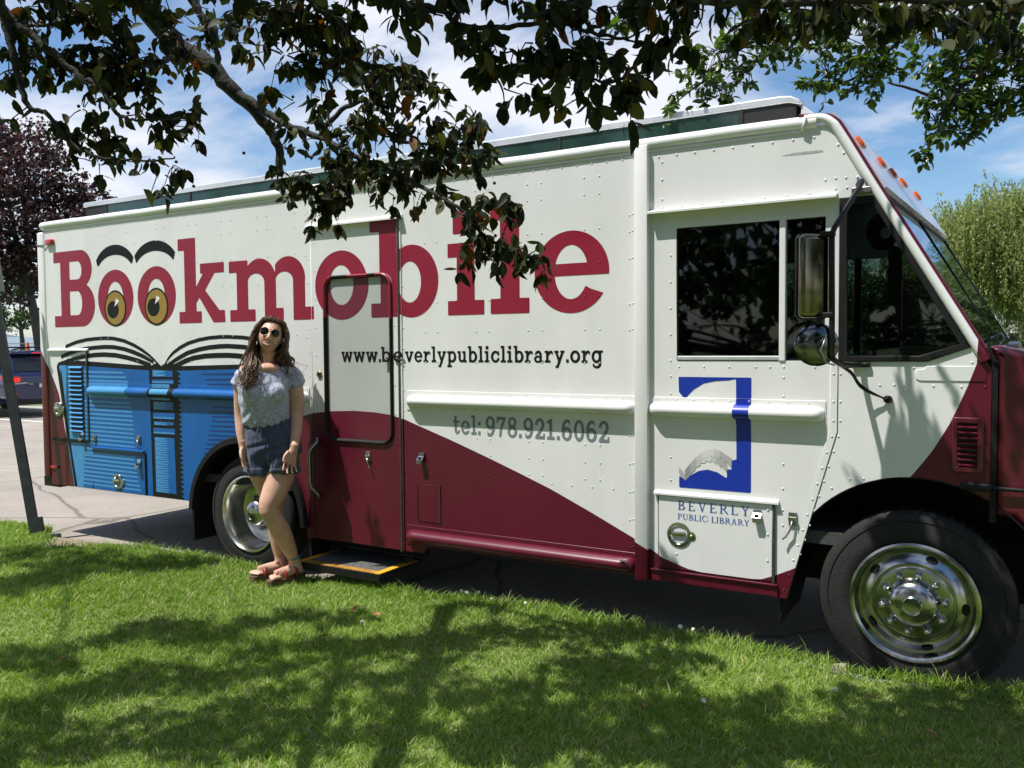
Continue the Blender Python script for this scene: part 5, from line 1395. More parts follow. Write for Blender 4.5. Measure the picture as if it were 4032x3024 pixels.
gy = [0.0, 0.02, 0.06, 0.12, 0.25, 0.45, 0.7, 1.0, 1.4, 1.8, 2.3, 2.8, 3.4, 4.2, 6.0, 9.0, 16.0, 40.0]
LV, LF = [], []
for x in gx:
    e = lawn_edge(x)
    for k, g in enumerate(gy):
        y = e - g
        LV.append((x, y, -0.03 if k == 0 else lawn_z(x, y) * (0.45 if k == 1 else 1.0)))
ny_ = len(gy)
for i in range(len(gx) - 1):
    for k in range(ny_ - 1): LF.append((i * ny_ + k, i * ny_ + k + 1, (i + 1) * ny_ + k + 1, (i + 1) * ny_ + k))
M_soil = mat('lawn_soil', (0.10, 0.15, 0.03), 0.95, col2=(0.165, 0.195, 0.055), vscale=9, bump=0.6, bscale=80)
lawn = link('lawn', pydata(LV, LF), M_soil, smooth=True)
tag(lawn, kind='structure')
dv = [(-6.98 + 1.3 * t, lawn_edge(-6.98 + 1.3 * t) + 0.03 + 0.30 * math.sin(math.pi * t) ** 0.8, 0.012) for t in np.linspace(0, 1, 24)] + [(-6.98 + 1.3 * t, lawn_edge(-6.98 + 1.3 * t) - 0.03, 0.030) for t in np.linspace(1, 0, 24)]
tag(link('bare_earth', pydata(dv, [tuple(range(len(dv)))]), M_dirt), kind='structure')

# granite kerb stones under the lawn's edge
M_granite = mat('granite_kerb', (0.24, 0.235, 0.225), 0.85, var=0.25, vscale=60, bump=0.4, bscale=90)
kerb = empty('kerb', (-3.0, -0.08, 0.0)); tag(kerb, kind='structure')
for k in range(10):
    x0 = -7.9 + k * 1.0
    if -7.0 < x0 < -5.6: continue
    if 3.6 > x0 + 4.0 > 3.61: continue
    me = box_me(x0 + 0.008, x0 + 0.992, -0.12, -0.015, -0.05, 0.036 + 0.006 * math.sin(k * 3.1), 0.008, 2)
    link('kerb_stone', me, M_granite, kerb, off=kerb.location)

# ---- grass blades
def in_view(x, y, z, m):
    dx, dy, dz = x - 0.0, y + 4.2, z - 1.58
    cx = dx * _right.x + dy * _right.y + dz * _right.z
    cy = dx * _up.x + dy * _up.y + dz * _up.z
    cz = dx * _fwd.x + dy * _fwd.y + dz * _fwd.z
    return (cz > 1.2) & (np.abs(cx) < cz * 0.6015 + m) & (np.abs(cy) < cz * 0.451 + m)
def make_grass():
    n0 = 820000
    x = rng.uniform(-10.5, 2.6, n0); y = rng.uniform(-3.6, 0.0, n0)
    ed = np.array([lawn_edge(v) for v in np.linspace(-10.5, 2.6, 800)])
    e = np.interp(x, np.linspace(-10.5, 2.6, 800), ed)
    # density and length vary in patches
    pat = 0.5 + 0.25 * np.sin(x * 3.1 + 1.3 * np.sin(y * 2.2)) + 0.25 * np.sin(y * 4.3 + 1.7 * np.sin(x * 1.9))
    clump = 0.5 + 0.5 * np.sin(x * 17 + 3 * np.sin(y * 13)) * np.sin(y * 19 + 2 * np.sin(x * 11))
    keep = (y < e + 0.035) & in_view(x, y, 0.06, 0.9)
    keep &= rng.random(n0) < 0.55 + 0.30 * pat + 0.15 * clump
    # worn strip by the post
    worn = np.exp(-(((x + 6.4) / 0.5) ** 2 + ((y - e) / 0.12) ** 2))
    keep &= rng.random(n0) > worn * 0.9
    x, y, e, pat, clump = x[keep], y[keep], e[keep], pat[keep], clump[keep]
    n = len(x)
    kk = np.clip((x + 3.5) / 1.8, 0, 1); kk = kk * kk * (3 - 2 * kk)
    z = 0.055 + 0.034 * kk + 0.012 * np.sin(x * 1.7 + y) + 0.010 * np.sin(y * 2.9 - x * 0.6) + 0.035 * np.clip((-y - 0.6) / 2.5, 0, 1) - 0.006
    dist = np.hypot(x, y + 4.2)
    edge = np.exp(-((y - e) / 0.07) ** 2)
    h = (0.016 + 0.024 * rng.random(n) ** 1.3) * (0.80 + 0.35 * pat + 0.15 * clump) + edge * 0.030 * rng.random(n)
    tall = rng.random(n) < 0.02; h[tall] *= 1.7
    w = (0.0010 + 0.0010 * rng.random(n)) * (1 + 0.11 * dist)
    az = rng.uniform(0, 2 * np.pi, n)
    # blades lean in locally common directions
    la = 1.5 * np.sin(x * 2.7 + 1.1 * y) + 2.0 * np.sin(y * 3.3 - x) + rng.normal(0, 2.0, n)
    ln = h * (0.55 + 0.85 * rng.random(n))
    dx, dy = np.cos(la) * ln, np.sin(la) * ln
    px_, py_ = np.cos(az) * w, np.sin(az) * w
    Vt = np.empty((n, 5, 3), np.float32)
    Vt[:, 0] = np.stack([x - px_, y - py_, z], 1); Vt[:, 1] = np.stack([x + px_, y + py_, z], 1)
    Vt[:, 2] = np.stack([x - px_ * .8 + dx * .35, y - py_ * .8 + dy * .35, z + h * .62], 1); Vt[:, 3] = np.stack([x + px_ * .8 + dx * .35, y + py_ * .8 + dy * .35, z + h * .62], 1)
    Vt[:, 4] = np.stack([x + dx, y + dy, z + h], 1)
    o = (np.arange(n) * 5)[:, None]
    q = o + np.array([[0, 1, 3, 2]]); t = o + np.array([[2, 3, 4]])
    me = np_mesh(Vt.reshape(-1, 3), q, t)
    dry = np.clip(0.5 + 0.5 * np.sin(x * 1.3 + 2.1 * np.sin(y * 1.1)) * np.sin(y * 2.1 + x * .7), 0, 1)
    mic = np.sin(x * 41 + 5 * np.sin(y * 23)) * np.sin(y * 37 + 4 * np.sin(x * 29))
    tint = np.clip(rng.normal(0.44, 0.19, n) + 0.22 * (dry - 0.5) + 0.14 * (pat - .5) + 0.09 * mic, 0, 0.9)
    tint[rng.random(n) < 0.05] = 1.0
    set_tint(me, tint, 5)
    return me
M_grass = leaf_mat('grass_blades', [(0.0, (0.10, 0.16, 0.022)), (0.35, (0.165, 0.29, 0.032)), (0.65, (0.275, 0.41, 0.070)), (0.9, (0.41, 0.50, 0.15)), (1.0, (0.58, 0.52, 0.31))], trans=0.36, rough=0.5, spec=0.3)
grass = link('grass', make_grass(), M_grass)
tag(grass, 'short mown green grass of the lawn', 'grass', kind='stuff')

# white clover heads and fallen leaves
M_clover = mat('clover_white', (0.72, 0.68, 0.58), 0.8, var=0.2, vscale=200)
M_stem = mat('clover_stem', (0.10, 0.17, 0.04), 0.7)
cv, cf_ = [], []
bmc = bmesh.new(); bmesh.ops.create_icosphere(bmc, subdivisions=2, radius=0.010)
for v in bmc.verts: v.co *= 1 + 0.22 * random.uniform(-1, 1)
bmesh.ops.translate(bmc, verts=bmc.verts, vec=(0, 0, 0.085))
clover_me = bm_mesh(bmc); clover_me.materials.append(M_clover)
stem_me = tube_me([(0, 0, 0), (0.004, 0.002, 0.045), (0, 0, 0.08)], 0.0016, 4); stem_me.materials.append(M_stem)
for i, (x, y) in enumerate(((-2.72, -0.20), (-2.62, -0.17), (-2.66, -0.23), (-2.50, -0.22), (-2.30, -0.19), (-1.42, -0.18), (-1.36, -0.16), (-2.90, -0.85), (-4.95, -0.16), (-2.2, -0.24), (-0.62, -0.55), (-1.05, -0.95))):
    c = empty('clover_flower', (x, y, lawn_z(x, y)), random.uniform(0, 6)); c.scale = [random.uniform(0.8, 1.2)] * 3
    tag(c, 'small white clover flower standing in the grass', 'flower', 'clover flowers in the lawn')
    for nm, me in (('flower_head', clover_me), ('stem', stem_me)):
        o = bpy.data.objects.new(nm, me); COL.objects.link(o); o.parent = c
M_fallen = mat('fallen_leaf_brown', (0.30, 0.10, 0.04), 0.7, col2=(0.36, 0.20, 0.06), vscale=50)
fl_me = pydata([(-0.026, 0, 0.004), (-0.01, -0.012, 0.008), (0.014, -0.011, 0.010), (0.03, 0, 0.003), (0.014, 0.011, 0.006), (-0.01, 0.012, 0.010), (0, 0, 0.002)], [(0, 1, 6), (1, 2, 6), (2, 3, 6), (3, 4, 6), (4, 5, 6), (5, 0, 6)])
fl_me.materials.append(M_fallen)
for i in range(8):
    x, y = random.uniform(-5.2, 0.4), random.uniform(-2.3, -0.35)
    o = bpy.data.objects.new('fallen_leaf', fl_me); COL.objects.link(o)
    o.location = (x, y, lawn_z(x, y) + 0.042); o.rotation_euler = (random.uniform(-.5, .5), random.uniform(-.5, .5), random.uniform(0, 6))
    tag(o, 'small brown leaf fallen on the grass', 'leaf', 'fallen leaves on the lawn')
# flat paving stone beside the step
ps = link('paving_stone', plate_me([(0, 0), (0.12, 0.02), (0.19, 0.06), (0.20, 0.12), (0.10, 0.14), (0.02, 0.10), (-0.02, 0.04)], (), 0, 0.05, 0.008), M_granite)
ps.rotation_euler = (math.radians(90), 0, 0); ps.location = (-3.92, -0.26, 0.075)
ps.rotation_euler = (math.radians(-90), 0, 0); ps.location = (-3.92, -0.13, 0.045)
tag(ps, 'small flat grey stone in the grass beneath the van step', 'stone')

# ---- far ground, water, far shore (the land falls towards the shore, to the left)
dL, sL = Vector((-0.89, 0.456, 0)), Vector((0.456, 0.89, 0))
def LP(r, s, z): q = dL * r + sL * s; return (q.x, q.y - 4.2, z)
bank = link('far_lawn', pydata([LP(27, -60, -0.02), LP(27, 26, -0.02), LP(40, 26, 0.35), LP(58, 26, 1.02), LP(62, 60, 1.35), LP(62, -60, 1.35), LP(58, -60, 1.02), LP(40, -60, 0.35)], [(0, 1, 2, 7), (7, 2, 3, 6), (6, 3, 4, 5)]), mat('far_grass', (0.07, 0.11, 0.03), 0.9, var=0.3, vscale=0.8))
tag(bank, kind='structure')
m, nt, p = _princ('harbour_water')
p.inputs['Base Color'].default_value = (0.10, 0.15, 0.20, 1); p.inputs['Roughness'].default_value = 0.25
_tc = nt.nodes.new('ShaderNodeTexCoord'); _mp = nt.nodes.new('ShaderNodeMapping'); _mp.inputs['Rotation'].default_value = (0, 0, 0.47); _mp.inputs['Scale'].default_value = (0.06, 0.9, 1)
_n = nt.nodes.new('ShaderNodeTexNoise'); _n.inputs['Scale'].default_value = 1.0; _n.inputs['Detail'].default_value = 6
_b = nt.nodes.new('ShaderNodeBump'); _b.inputs['Strength'].default_value = 0.6; _b.inputs['Distance'].default_value = 0.4
nt.links.new(_tc.outputs['Object'], _mp.inputs[0]); nt.links.new(_mp.outputs[0], _n.inputs['Vector']); nt.links.new(_n.outputs['Fac'], _b.inputs['Height']); nt.links.new(_b.outputs[0], p.inputs['Normal'])
water = link('water', pydata([LP(63, -500, 1.45), LP(63, 55, 1.45), LP(1500, 420, 21.5), LP(1500, -500, 21.5)], [(0, 1, 2, 3)]), m)
tag(water, kind='structure')
hv = []
for k in range(60):
    s = -520 + k * 16.5
    hv += [LP(1490, s, 18), LP(1500, s, 29 + 7 * math.sin(k * 0.5) + 4 * math.sin(k * 1.7)), LP(1560, s, 18)]
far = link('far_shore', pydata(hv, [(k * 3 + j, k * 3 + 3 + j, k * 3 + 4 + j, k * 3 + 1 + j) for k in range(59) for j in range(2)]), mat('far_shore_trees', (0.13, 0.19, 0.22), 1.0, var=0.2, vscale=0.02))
tag(far, kind='structure')
fg = link('far_green', pydata([(-26, 13.2, -0.03), (60, 13.2, -0.03), (90, 140, 0.6), (-50, 140, 0.6)], [(0, 1, 2, 3)]), bank.data.materials[0])
tag(fg, kind='structure')

# foreground tree skeletons, metres
CRAB_TWIGS = [
  ([(-3.788, -1.464, 3.419), (-3.698, -1.42, 3.228), (-3.664, -1.289, 3.12), (-3.542, -1.223, 3.014), (-3.42, -1.158, 2.874), (-3.298, -1.093, 2.734), (-3.224, -1.056, 2.594), (-3.213, -1.057, 2.448)], [0.052, 0.05, 0.048, 0.045, 0.036, 0.028, 0.022, 0.015], 0.35),
  ([(-3.753, -2.156, 3.127), (-3.721, -2.142, 3.033), (-3.69, -2.129, 2.917), (-3.652, -2.116, 2.742), (-3.61, -2.098, 2.613), (-3.549, -2.063, 2.584), (-3.498, -2.037, 2.502), (-3.452, -2.012, 2.449), (-3.361, -1.961, 2.396), (-3.26, -1.902, 2.383), (-3.145, -1.834, 2.376), (-3.07, -1.789, 2.393)], [0.022, 0.02, 0.018, 0.015, 0.012, 0.01, 0.009, 0.008, 0.007, 0.005, 0.004, 0.003], 0.55),
  ([(-3.721, -2.142, 3.033), (-3.619, -2.088, 2.922), (-3.518, -2.032, 2.822), (-3.436, -1.988, 2.74), (-3.365, -1.949, 2.693), (-3.314, -1.922, 2.622), (-3.278, -1.904, 2.564), (-3.213, -1.866, 2.546), (-3.137, -1.821, 2.551), (-3.062, -1.777, 2.55), (-2.988, -1.731, 2.579)], [0.02, 0.018, 0.016, 0.014, 0.012, 0.01, 0.008, 0.006, 0.005, 0.004, 0.003], 0.7),
  ([(-3.821, -1.969, 3.021), (-3.715, -1.906, 3.032), (-3.631, -1.855, 3.047), (-3.557, -1.81, 3.073), (-3.452, -1.745, 3.134), (-3.4, -1.711, 3.195)], [0.006, 0.009, 0.012, 0.015, 0.018, 0.02], 1.2),
  ([(-3.463, -1.394, 3.293), (-3.41, -1.367, 3.2), (-3.346, -1.334, 3.113), (-3.338, -1.335, 3.001)], [0.02, 0.017, 0.014, 0.012], 1.1),
  ([(-3.42, -1.158, 2.874), (-3.291, -1.143, 2.803), (-3.163, -1.13, 2.707), (-2.908, -1.101, 2.597), (-2.719, -1.111, 2.496), (-2.485, -1.093, 2.398), (-2.266, -1.086, 2.275), (-2.115, -1.117, 2.194), (-2.066, -1.09, 2.151), (-1.966, -1.094, 2.054), (-1.868, -1.097, 1.992), (-1.792, -1.052, 1.992)], [0.022, 0.02, 0.018, 0.016, 0.013, 0.011, 0.009, 0.007, 0.006, 0.005, 0.004, 0.003], 1.0),
  ([(-3.532, -1.927, 2.772), (-3.5, -1.791, 2.79), (-3.484, -1.661, 2.871), (-3.521, -1.445, 2.976), (-3.664, -1.289, 3.12)], [0.006, 0.009, 0.011, 0.012, 0.013], 1.5),
  ([(-2.764, -1.808, 3.031), (-2.619, -1.726, 2.939), (-2.507, -1.665, 2.849), (-2.367, -1.587, 2.764), (-2.228, -1.507, 2.705), (-2.09, -1.427, 2.665), (-2.006, -1.38, 2.613)], [0.02, 0.018, 0.015, 0.012, 0.009, 0.007, 0.004], 1.8),
  ([(-2.347, -1.797, 2.955), (-2.278, -1.761, 2.858), (-2.203, -1.722, 2.773), (-2.14, -1.688, 2.694)], [0.02, 0.016, 0.012, 0.006], 1.6),
  ([(-2.908, -1.101, 2.597), (-2.748, -1.118, 2.692), (-2.585, -1.137, 2.708), (-2.49, -1.081, 2.7), (-2.413, -1.039, 2.633)], [0.014, 0.012, 0.009, 0.006, 0.004], 1.5),
  ([(-2.424, -1.168, 2.506), (-2.3, -1.095, 2.484), (-2.208, -1.04, 2.504), (-2.129, -0.989, 2.575), (-2.092, -0.965, 2.632)], [0.008, 0.007, 0.006, 0.005, 0.004], 1.7),
  ([(-2.787, -1.033, 2.518), (-2.825, -1.063, 2.372), (-2.876, -1.1, 2.256)], [0.01, 0.007, 0.004], 1.9),
  ([(-1.73, -2.024, 2.739), (-1.703, -2.012, 2.668), (-1.597, -1.95, 2.647), (-1.508, -1.901, 2.59), (-1.377, -1.823, 2.594), (-1.245, -1.745, 2.598), (-1.175, -1.704, 2.571), (-1.069, -1.643, 2.55)], [0.012, 0.011, 0.01, 0.009, 0.008, 0.007, 0.006, 0.005], 1.0),
  ([(-1.508, -1.901, 2.59), (-1.481, -1.888, 2.523), (-1.454, -1.875, 2.472), (-1.418, -1.857, 2.401)], [0.007, 0.006, 0.005, 0.003], 1.0),
  ([(-1.329, -1.912, 2.581), (-1.219, -1.845, 2.605), (-1.109, -1.777, 2.656), (-0.945, -1.676, 2.718)], [0.008, 0.01, 0.012, 0.014], 1.2),
  ([(-1.263, -1.762, 2.458), (-1.194, -1.723, 2.43), (-1.119, -1.679, 2.416), (-1.033, -1.627, 2.449), (-0.966, -1.583, 2.515), (-0.944, -1.565, 2.615), (-0.923, -1.547, 2.721)], [0.003, 0.004, 0.005, 0.006, 0.008, 0.01, 0.012], 1.2),
  ([(-1.014, -1.838, 2.639), (-0.801, -1.714, 2.587), (-0.588, -1.589, 2.579), (-0.375, -1.462, 2.59), (-0.163, -1.337, 2.581), (0.049, -1.21, 2.604)], [0.014, 0.012, 0.011, 0.01, 0.009, 0.008], 1.3),
]
CRAB_CLUMPS = [(-3.556, -1.89, 2.642, 0.13, 34), (-3.513, -1.869, 2.551, 0.13, 44), (-3.48, -1.854, 2.472, 0.13, 44), (-3.49, -1.863, 2.399, 0.13, 24), (-3.24, -1.712, 2.457, 0.13, 38), (-3.218, -1.703, 2.378, 0.13, 34), (-3.231, -1.702, 2.56, 0.13, 24), (-3.112, -1.628, 2.608, 0.13, 19), (-3.401, -1.793, 2.738, 0.13, 44), (-3.412, -1.797, 2.786, 0.13, 34), (-3.498, -1.84, 2.945, 0.13, 38), (-3.466, -1.823, 2.908, 0.13, 34), (-3.536, -1.857, 3.048, 0.13, 54), (-3.642, -1.917, 3.092, 0.13, 34), (-3.717, -1.971, 2.929, 0.13, 34), (-3.742, -1.99, 2.85, 0.13, 38), (-3.82, -2.036, 2.845, 0.13, 29), (-3.84, -2.051, 2.79, 0.13, 19), (-3.404, -1.784, 2.944, 0.13, 24), (-3.346, -1.754, 2.865, 0.13, 38), (-3.223, -1.672, 3.051, 0.13, 38), (-2.987, -1.535, 3.001, 0.13, 44), (-3.168, -1.649, 2.863, 0.13, 34), (-3.318, -1.743, 2.755, 0.13, 24), (-3.748, -2.039, 3.073, 0.12, 30), (-3.644, -1.98, 3.042, 0.12, 30), (-3.554, -1.933, 2.91, 0.12, 27), (-3.501, -1.907, 2.819, 0.12, 27), (-3.573, -1.951, 2.772, 0.12, 27), (-3.73, -2.037, 2.911, 0.12, 20), (-3.386, -1.827, 3.034, 0.12, 30), (-3.32, -1.786, 3.069, 0.12, 27), (-3.23, -1.741, 2.907, 0.12, 23), (-3.536, -1.914, 3.071, 0.12, 30), (-3.809, -2.078, 3.032, 0.12, 20), (-3.087, -1.652, 2.983, 0.12, 20), (-3.65, -1.997, 2.773, 0.12, 17), (-3.429, -1.864, 2.825, 0.12, 23), (-2.514, -1.786, 2.843, 0.18, 64), (-2.407, -1.721, 2.861, 0.18, 75), (-2.315, -1.67, 2.81, 0.18, 75), (-2.458, -1.759, 2.718, 0.18, 64), (-2.351, -1.697, 2.674, 0.18, 64), (-2.273, -1.641, 2.872, 0.18, 43), (-2.569, -1.815, 2.9, 0.18, 32), (-2.491, -1.188, 2.887, 0.15, 43), (-2.367, -1.118, 2.814, 0.15, 48), (-2.273, -1.065, 2.763, 0.15, 37), (-2.52, -1.213, 2.744, 0.15, 43), (-2.459, -1.174, 2.793, 0.15, 43), (-2.858, -1.418, 2.639, 0.15, 17), (-2.784, -1.372, 2.681, 0.15, 17), (-2.724, -1.334, 2.738, 0.15, 19), (-2.518, -1.217, 2.636, 0.15, 32), (-2.641, -1.293, 2.565, 0.15, 32), (-2.56, -1.247, 2.529, 0.15, 43), (-2.486, -1.202, 2.55, 0.15, 32), (-2.406, -1.154, 2.563, 0.15, 21), (-2.934, -1.301, 2.397, 0.13, 32), (-2.838, -1.244, 2.396, 0.13, 48), (-2.76, -1.2, 2.366, 0.13, 48), (-2.798, -1.226, 2.292, 0.13, 48), (-2.739, -1.195, 2.217, 0.13, 37), (-2.822, -1.244, 2.21, 0.13, 15), (-2.671, -1.145, 2.417, 0.13, 37), (-2.595, -1.097, 2.454, 0.13, 37), (-2.517, -1.054, 2.393, 0.13, 37), (-2.44, -1.008, 2.415, 0.13, 48), (-2.338, -0.945, 2.451, 0.13, 48), (-2.262, -0.898, 2.503, 0.13, 43), (-2.198, -0.859, 2.525, 0.13, 37), (-2.165, -0.843, 2.45, 0.13, 32), (-2.231, -0.875, 2.584, 0.13, 23), (-2.181, -0.842, 2.658, 0.13, 19), (-2.296, -0.911, 2.63, 0.13, 15), (-2.42, -1.0, 2.318, 0.13, 32), (-2.323, -0.944, 2.302, 0.13, 25), (-2.158, -0.841, 2.39, 0.13, 21), (-2.49, -1.044, 2.281, 0.13, 10), (-2.399, -0.992, 2.258, 0.13, 8), (-2.039, -1.13, 2.192, 0.1, 23), (-1.968, -1.089, 2.178, 0.1, 25), (-1.897, -1.046, 2.184, 0.1, 23), (-1.86, -1.028, 2.121, 0.1, 17), (-2.026, -1.127, 2.109, 0.1, 19), (-1.989, -1.109, 2.026, 0.1, 28), (-1.952, -1.091, 1.957, 0.1, 25), (-1.882, -1.047, 1.998, 0.1, 28), (-1.816, -1.01, 1.97, 0.1, 23), (-1.768, -0.983, 1.942, 0.1, 15), (-2.023, -1.134, 1.937, 0.1, 15), (-1.907, -1.059, 2.06, 0.1, 19), (-1.653, -2.045, 2.578, 0.1, 12), (-1.611, -2.017, 2.637, 0.1, 15), (-1.546, -1.98, 2.607, 0.1, 17), (-1.479, -1.946, 2.501, 0.1, 12), (-1.428, -1.915, 2.516, 0.1, 19), (-1.372, -1.883, 2.5, 0.1, 21), (-1.307, -1.843, 2.525, 0.1, 23), (-1.263, -1.821, 2.454, 0.1, 19), (-1.414, -1.911, 2.441, 0.1, 17), (-1.391, -1.9, 2.385, 0.1, 10), (-1.357, -1.88, 2.385, 0.1, 8), (-1.228, -1.803, 2.384, 0.1, 10), (-1.243, -1.806, 2.514, 0.1, 23), (-1.199, -1.782, 2.474, 0.1, 21), (-1.328, -1.859, 2.45, 0.1, 15), (-1.503, -1.953, 2.656, 0.1, 15), (-1.374, -1.877, 2.635, 0.1, 12), (-1.266, -1.813, 2.634, 0.1, 19), (-1.284, -1.836, 2.404, 0.1, 8), (-1.185, -1.828, 2.547, 0.11, 21), (-1.108, -1.78, 2.591, 0.11, 28), (-1.026, -1.73, 2.603, 0.11, 28), (-0.942, -1.683, 2.564, 0.11, 28), (-0.887, -1.649, 2.602, 0.11, 28), (-1.15, -1.812, 2.451, 0.11, 19), (-1.078, -1.771, 2.418, 0.11, 15), (-1.182, -1.835, 2.374, 0.11, 12), (-1.016, -1.738, 2.34, 0.11, 12), (-1.082, -1.779, 2.309, 0.11, 6), (-0.973, -1.71, 2.398, 0.11, 17), (-0.98, -1.708, 2.513, 0.11, 19), (-0.875, -1.646, 2.512, 0.11, 17), (-1.127, -1.803, 2.354, 0.11, 10), (-0.817, -1.665, 2.607, 0.12, 23), (-0.757, -1.63, 2.594, 0.12, 23), (-0.697, -1.595, 2.581, 0.12, 23), (-0.638, -1.559, 2.599, 0.12, 23), (-0.578, -1.524, 2.586, 0.12, 23), (-0.518, -1.488, 2.605, 0.12, 23), (-0.459, -1.453, 2.591, 0.12, 23), (-0.399, -1.418, 2.578, 0.12, 23), (-0.339, -1.382, 2.597, 0.12, 23), (-0.28, -1.348, 2.583, 0.12, 23), (-0.22, -1.311, 2.602, 0.12, 23), (-0.16, -1.277, 2.589, 0.12, 23), (-0.101, -1.242, 2.576, 0.12, 23), (-0.041, -1.206, 2.594, 0.12, 23), (0.019, -1.171, 2.581, 0.12, 23), (-3.018, -2.431, 2.886, 0.16, 28), (-2.85, -2.332, 2.885, 0.16, 28), (-2.682, -2.232, 2.883, 0.16, 28), (-2.513, -2.132, 2.881, 0.16, 28), (-2.345, -2.032, 2.88, 0.16, 28), (-2.176, -1.933, 2.878, 0.16, 28), (-2.008, -1.833, 2.877, 0.16, 28), (-1.839, -1.733, 2.875, 0.16, 28), (-1.671, -1.634, 2.874, 0.16, 28), (-1.502, -1.534, 2.872, 0.16, 28), (-1.334, -1.434, 2.871, 0.16, 28), (-1.166, -1.334, 2.869, 0.16, 28), (-0.997, -1.235, 2.868, 0.16, 28), (-0.829, -1.135, 2.866, 0.16, 28), (-0.66, -1.035, 2.864, 0.16, 28), (-0.492, -0.935, 2.863, 0.16, 28), (-0.323, -0.836, 2.861, 0.16, 28), (-0.155, -0.736, 2.86, 0.16, 28)]
GREEN_TWIGS = [
  ([(0.187, 1.366, 3.605), (-0.102, 1.181, 3.323), (-0.445, 0.979, 3.338), (-0.589, 0.885, 3.192), (-0.782, 0.762, 3.012), (-0.977, 0.644, 2.968)], [0.03, 0.024, 0.014, 0.011, 0.007, 0.004], 1.0),
  ([(0.092, 1.426, 3.591), (-0.306, 1.183, 3.444), (-0.705, 0.945, 3.413), (-1.103, 0.705, 3.335), (-1.302, 0.582, 3.233), (-1.449, 0.488, 3.107), (-1.558, 0.418, 2.992), (-1.676, 0.342, 2.888)], [0.025, 0.02, 0.015, 0.012, 0.01, 0.008, 0.005, 0.003], 1.0),
  ([(0.126, 0.854, 3.378), (-0.003, 0.761, 3.068), (-0.179, 0.649, 2.914), (-0.31, 0.563, 2.76), (-0.361, 0.524, 2.574)], [0.03, 0.02, 0.014, 0.009, 0.004], 1.0),
  ([(-0.353, 0.774, 2.838), (-0.466, 0.71, 2.882), (-0.598, 0.634, 2.927)], [0.01, 0.008, 0.005], 0.3),
]
GREEN_CLUMPS = [(-1.451, 0.492, 3.199, 0.16, 102), (-1.352, 0.553, 3.257, 0.18, 119), (-1.253, 0.615, 3.314, 0.18, 102), (-1.499, 0.457, 3.084, 0.16, 85), (-1.438, 0.489, 2.99, 0.13, 68), (-1.396, 0.509, 2.909, 0.08, 27), (-1.579, 0.411, 3.108, 0.1, 34), (-1.677, 0.345, 2.946, 0.07, 23), (-1.696, 0.33, 2.888, 0.05, 13), (-1.3, 0.576, 3.105, 0.13, 68), (-1.152, 0.671, 3.231, 0.16, 85), (-1.054, 0.735, 3.347, 0.18, 93), (-0.953, 0.791, 3.288, 0.16, 85), (-1.221, 0.628, 3.197, 0.13, 68), (-1.002, 0.759, 3.218, 0.12, 51), (-1.204, 0.647, 3.371, 0.2, 85), (-1.547, 0.423, 2.98, 0.1, 40), (-0.997, 0.635, 3.014, 0.08, 33), (-0.9, 0.693, 3.035, 0.11, 60), (-0.802, 0.753, 3.069, 0.14, 82), (-0.705, 0.811, 3.068, 0.14, 82), (-0.627, 0.86, 3.135, 0.14, 75), (-0.587, 0.879, 3.044, 0.1, 45), (-0.733, 0.79, 2.977, 0.1, 45), (-0.918, 0.679, 2.956, 0.08, 30), (-0.664, 0.829, 2.942, 0.07, 21), (-0.833, 0.739, 3.148, 0.1, 37), (-0.736, 0.799, 3.193, 0.14, 60), (-0.542, 0.918, 3.271, 0.14, 60), (-0.845, 0.738, 3.273, 0.14, 60), (-0.364, 0.606, 3.089, 0.15, 82), (-0.275, 0.662, 3.141, 0.2, 120), (-0.182, 0.711, 3.035, 0.22, 150), (-0.094, 0.769, 3.139, 0.22, 150), (-0.019, 0.805, 2.981, 0.2, 135), (-0.272, 0.654, 2.952, 0.18, 120), (-0.135, 0.731, 2.877, 0.2, 135), (-0.361, 0.598, 2.879, 0.13, 67), (-0.314, 0.62, 2.774, 0.14, 90), (-0.215, 0.679, 2.773, 0.15, 90), (-0.088, 0.754, 2.772, 0.14, 75), (-0.008, 0.805, 2.844, 0.12, 60), (-0.358, 0.589, 2.68, 0.11, 60), (-0.267, 0.642, 2.658, 0.12, 67), (-0.212, 0.672, 2.615, 0.07, 27), (-0.383, 0.569, 2.586, 0.09, 39), (-0.409, 0.55, 2.512, 0.05, 15), (-0.177, 0.697, 2.689, 0.08, 30), (-0.417, 0.57, 2.984, 0.09, 33), (-0.413, 0.559, 2.733, 0.07, 24), (0.043, 0.847, 3.085, 0.25, 120), (0.047, 0.836, 2.823, 0.2, 90)]
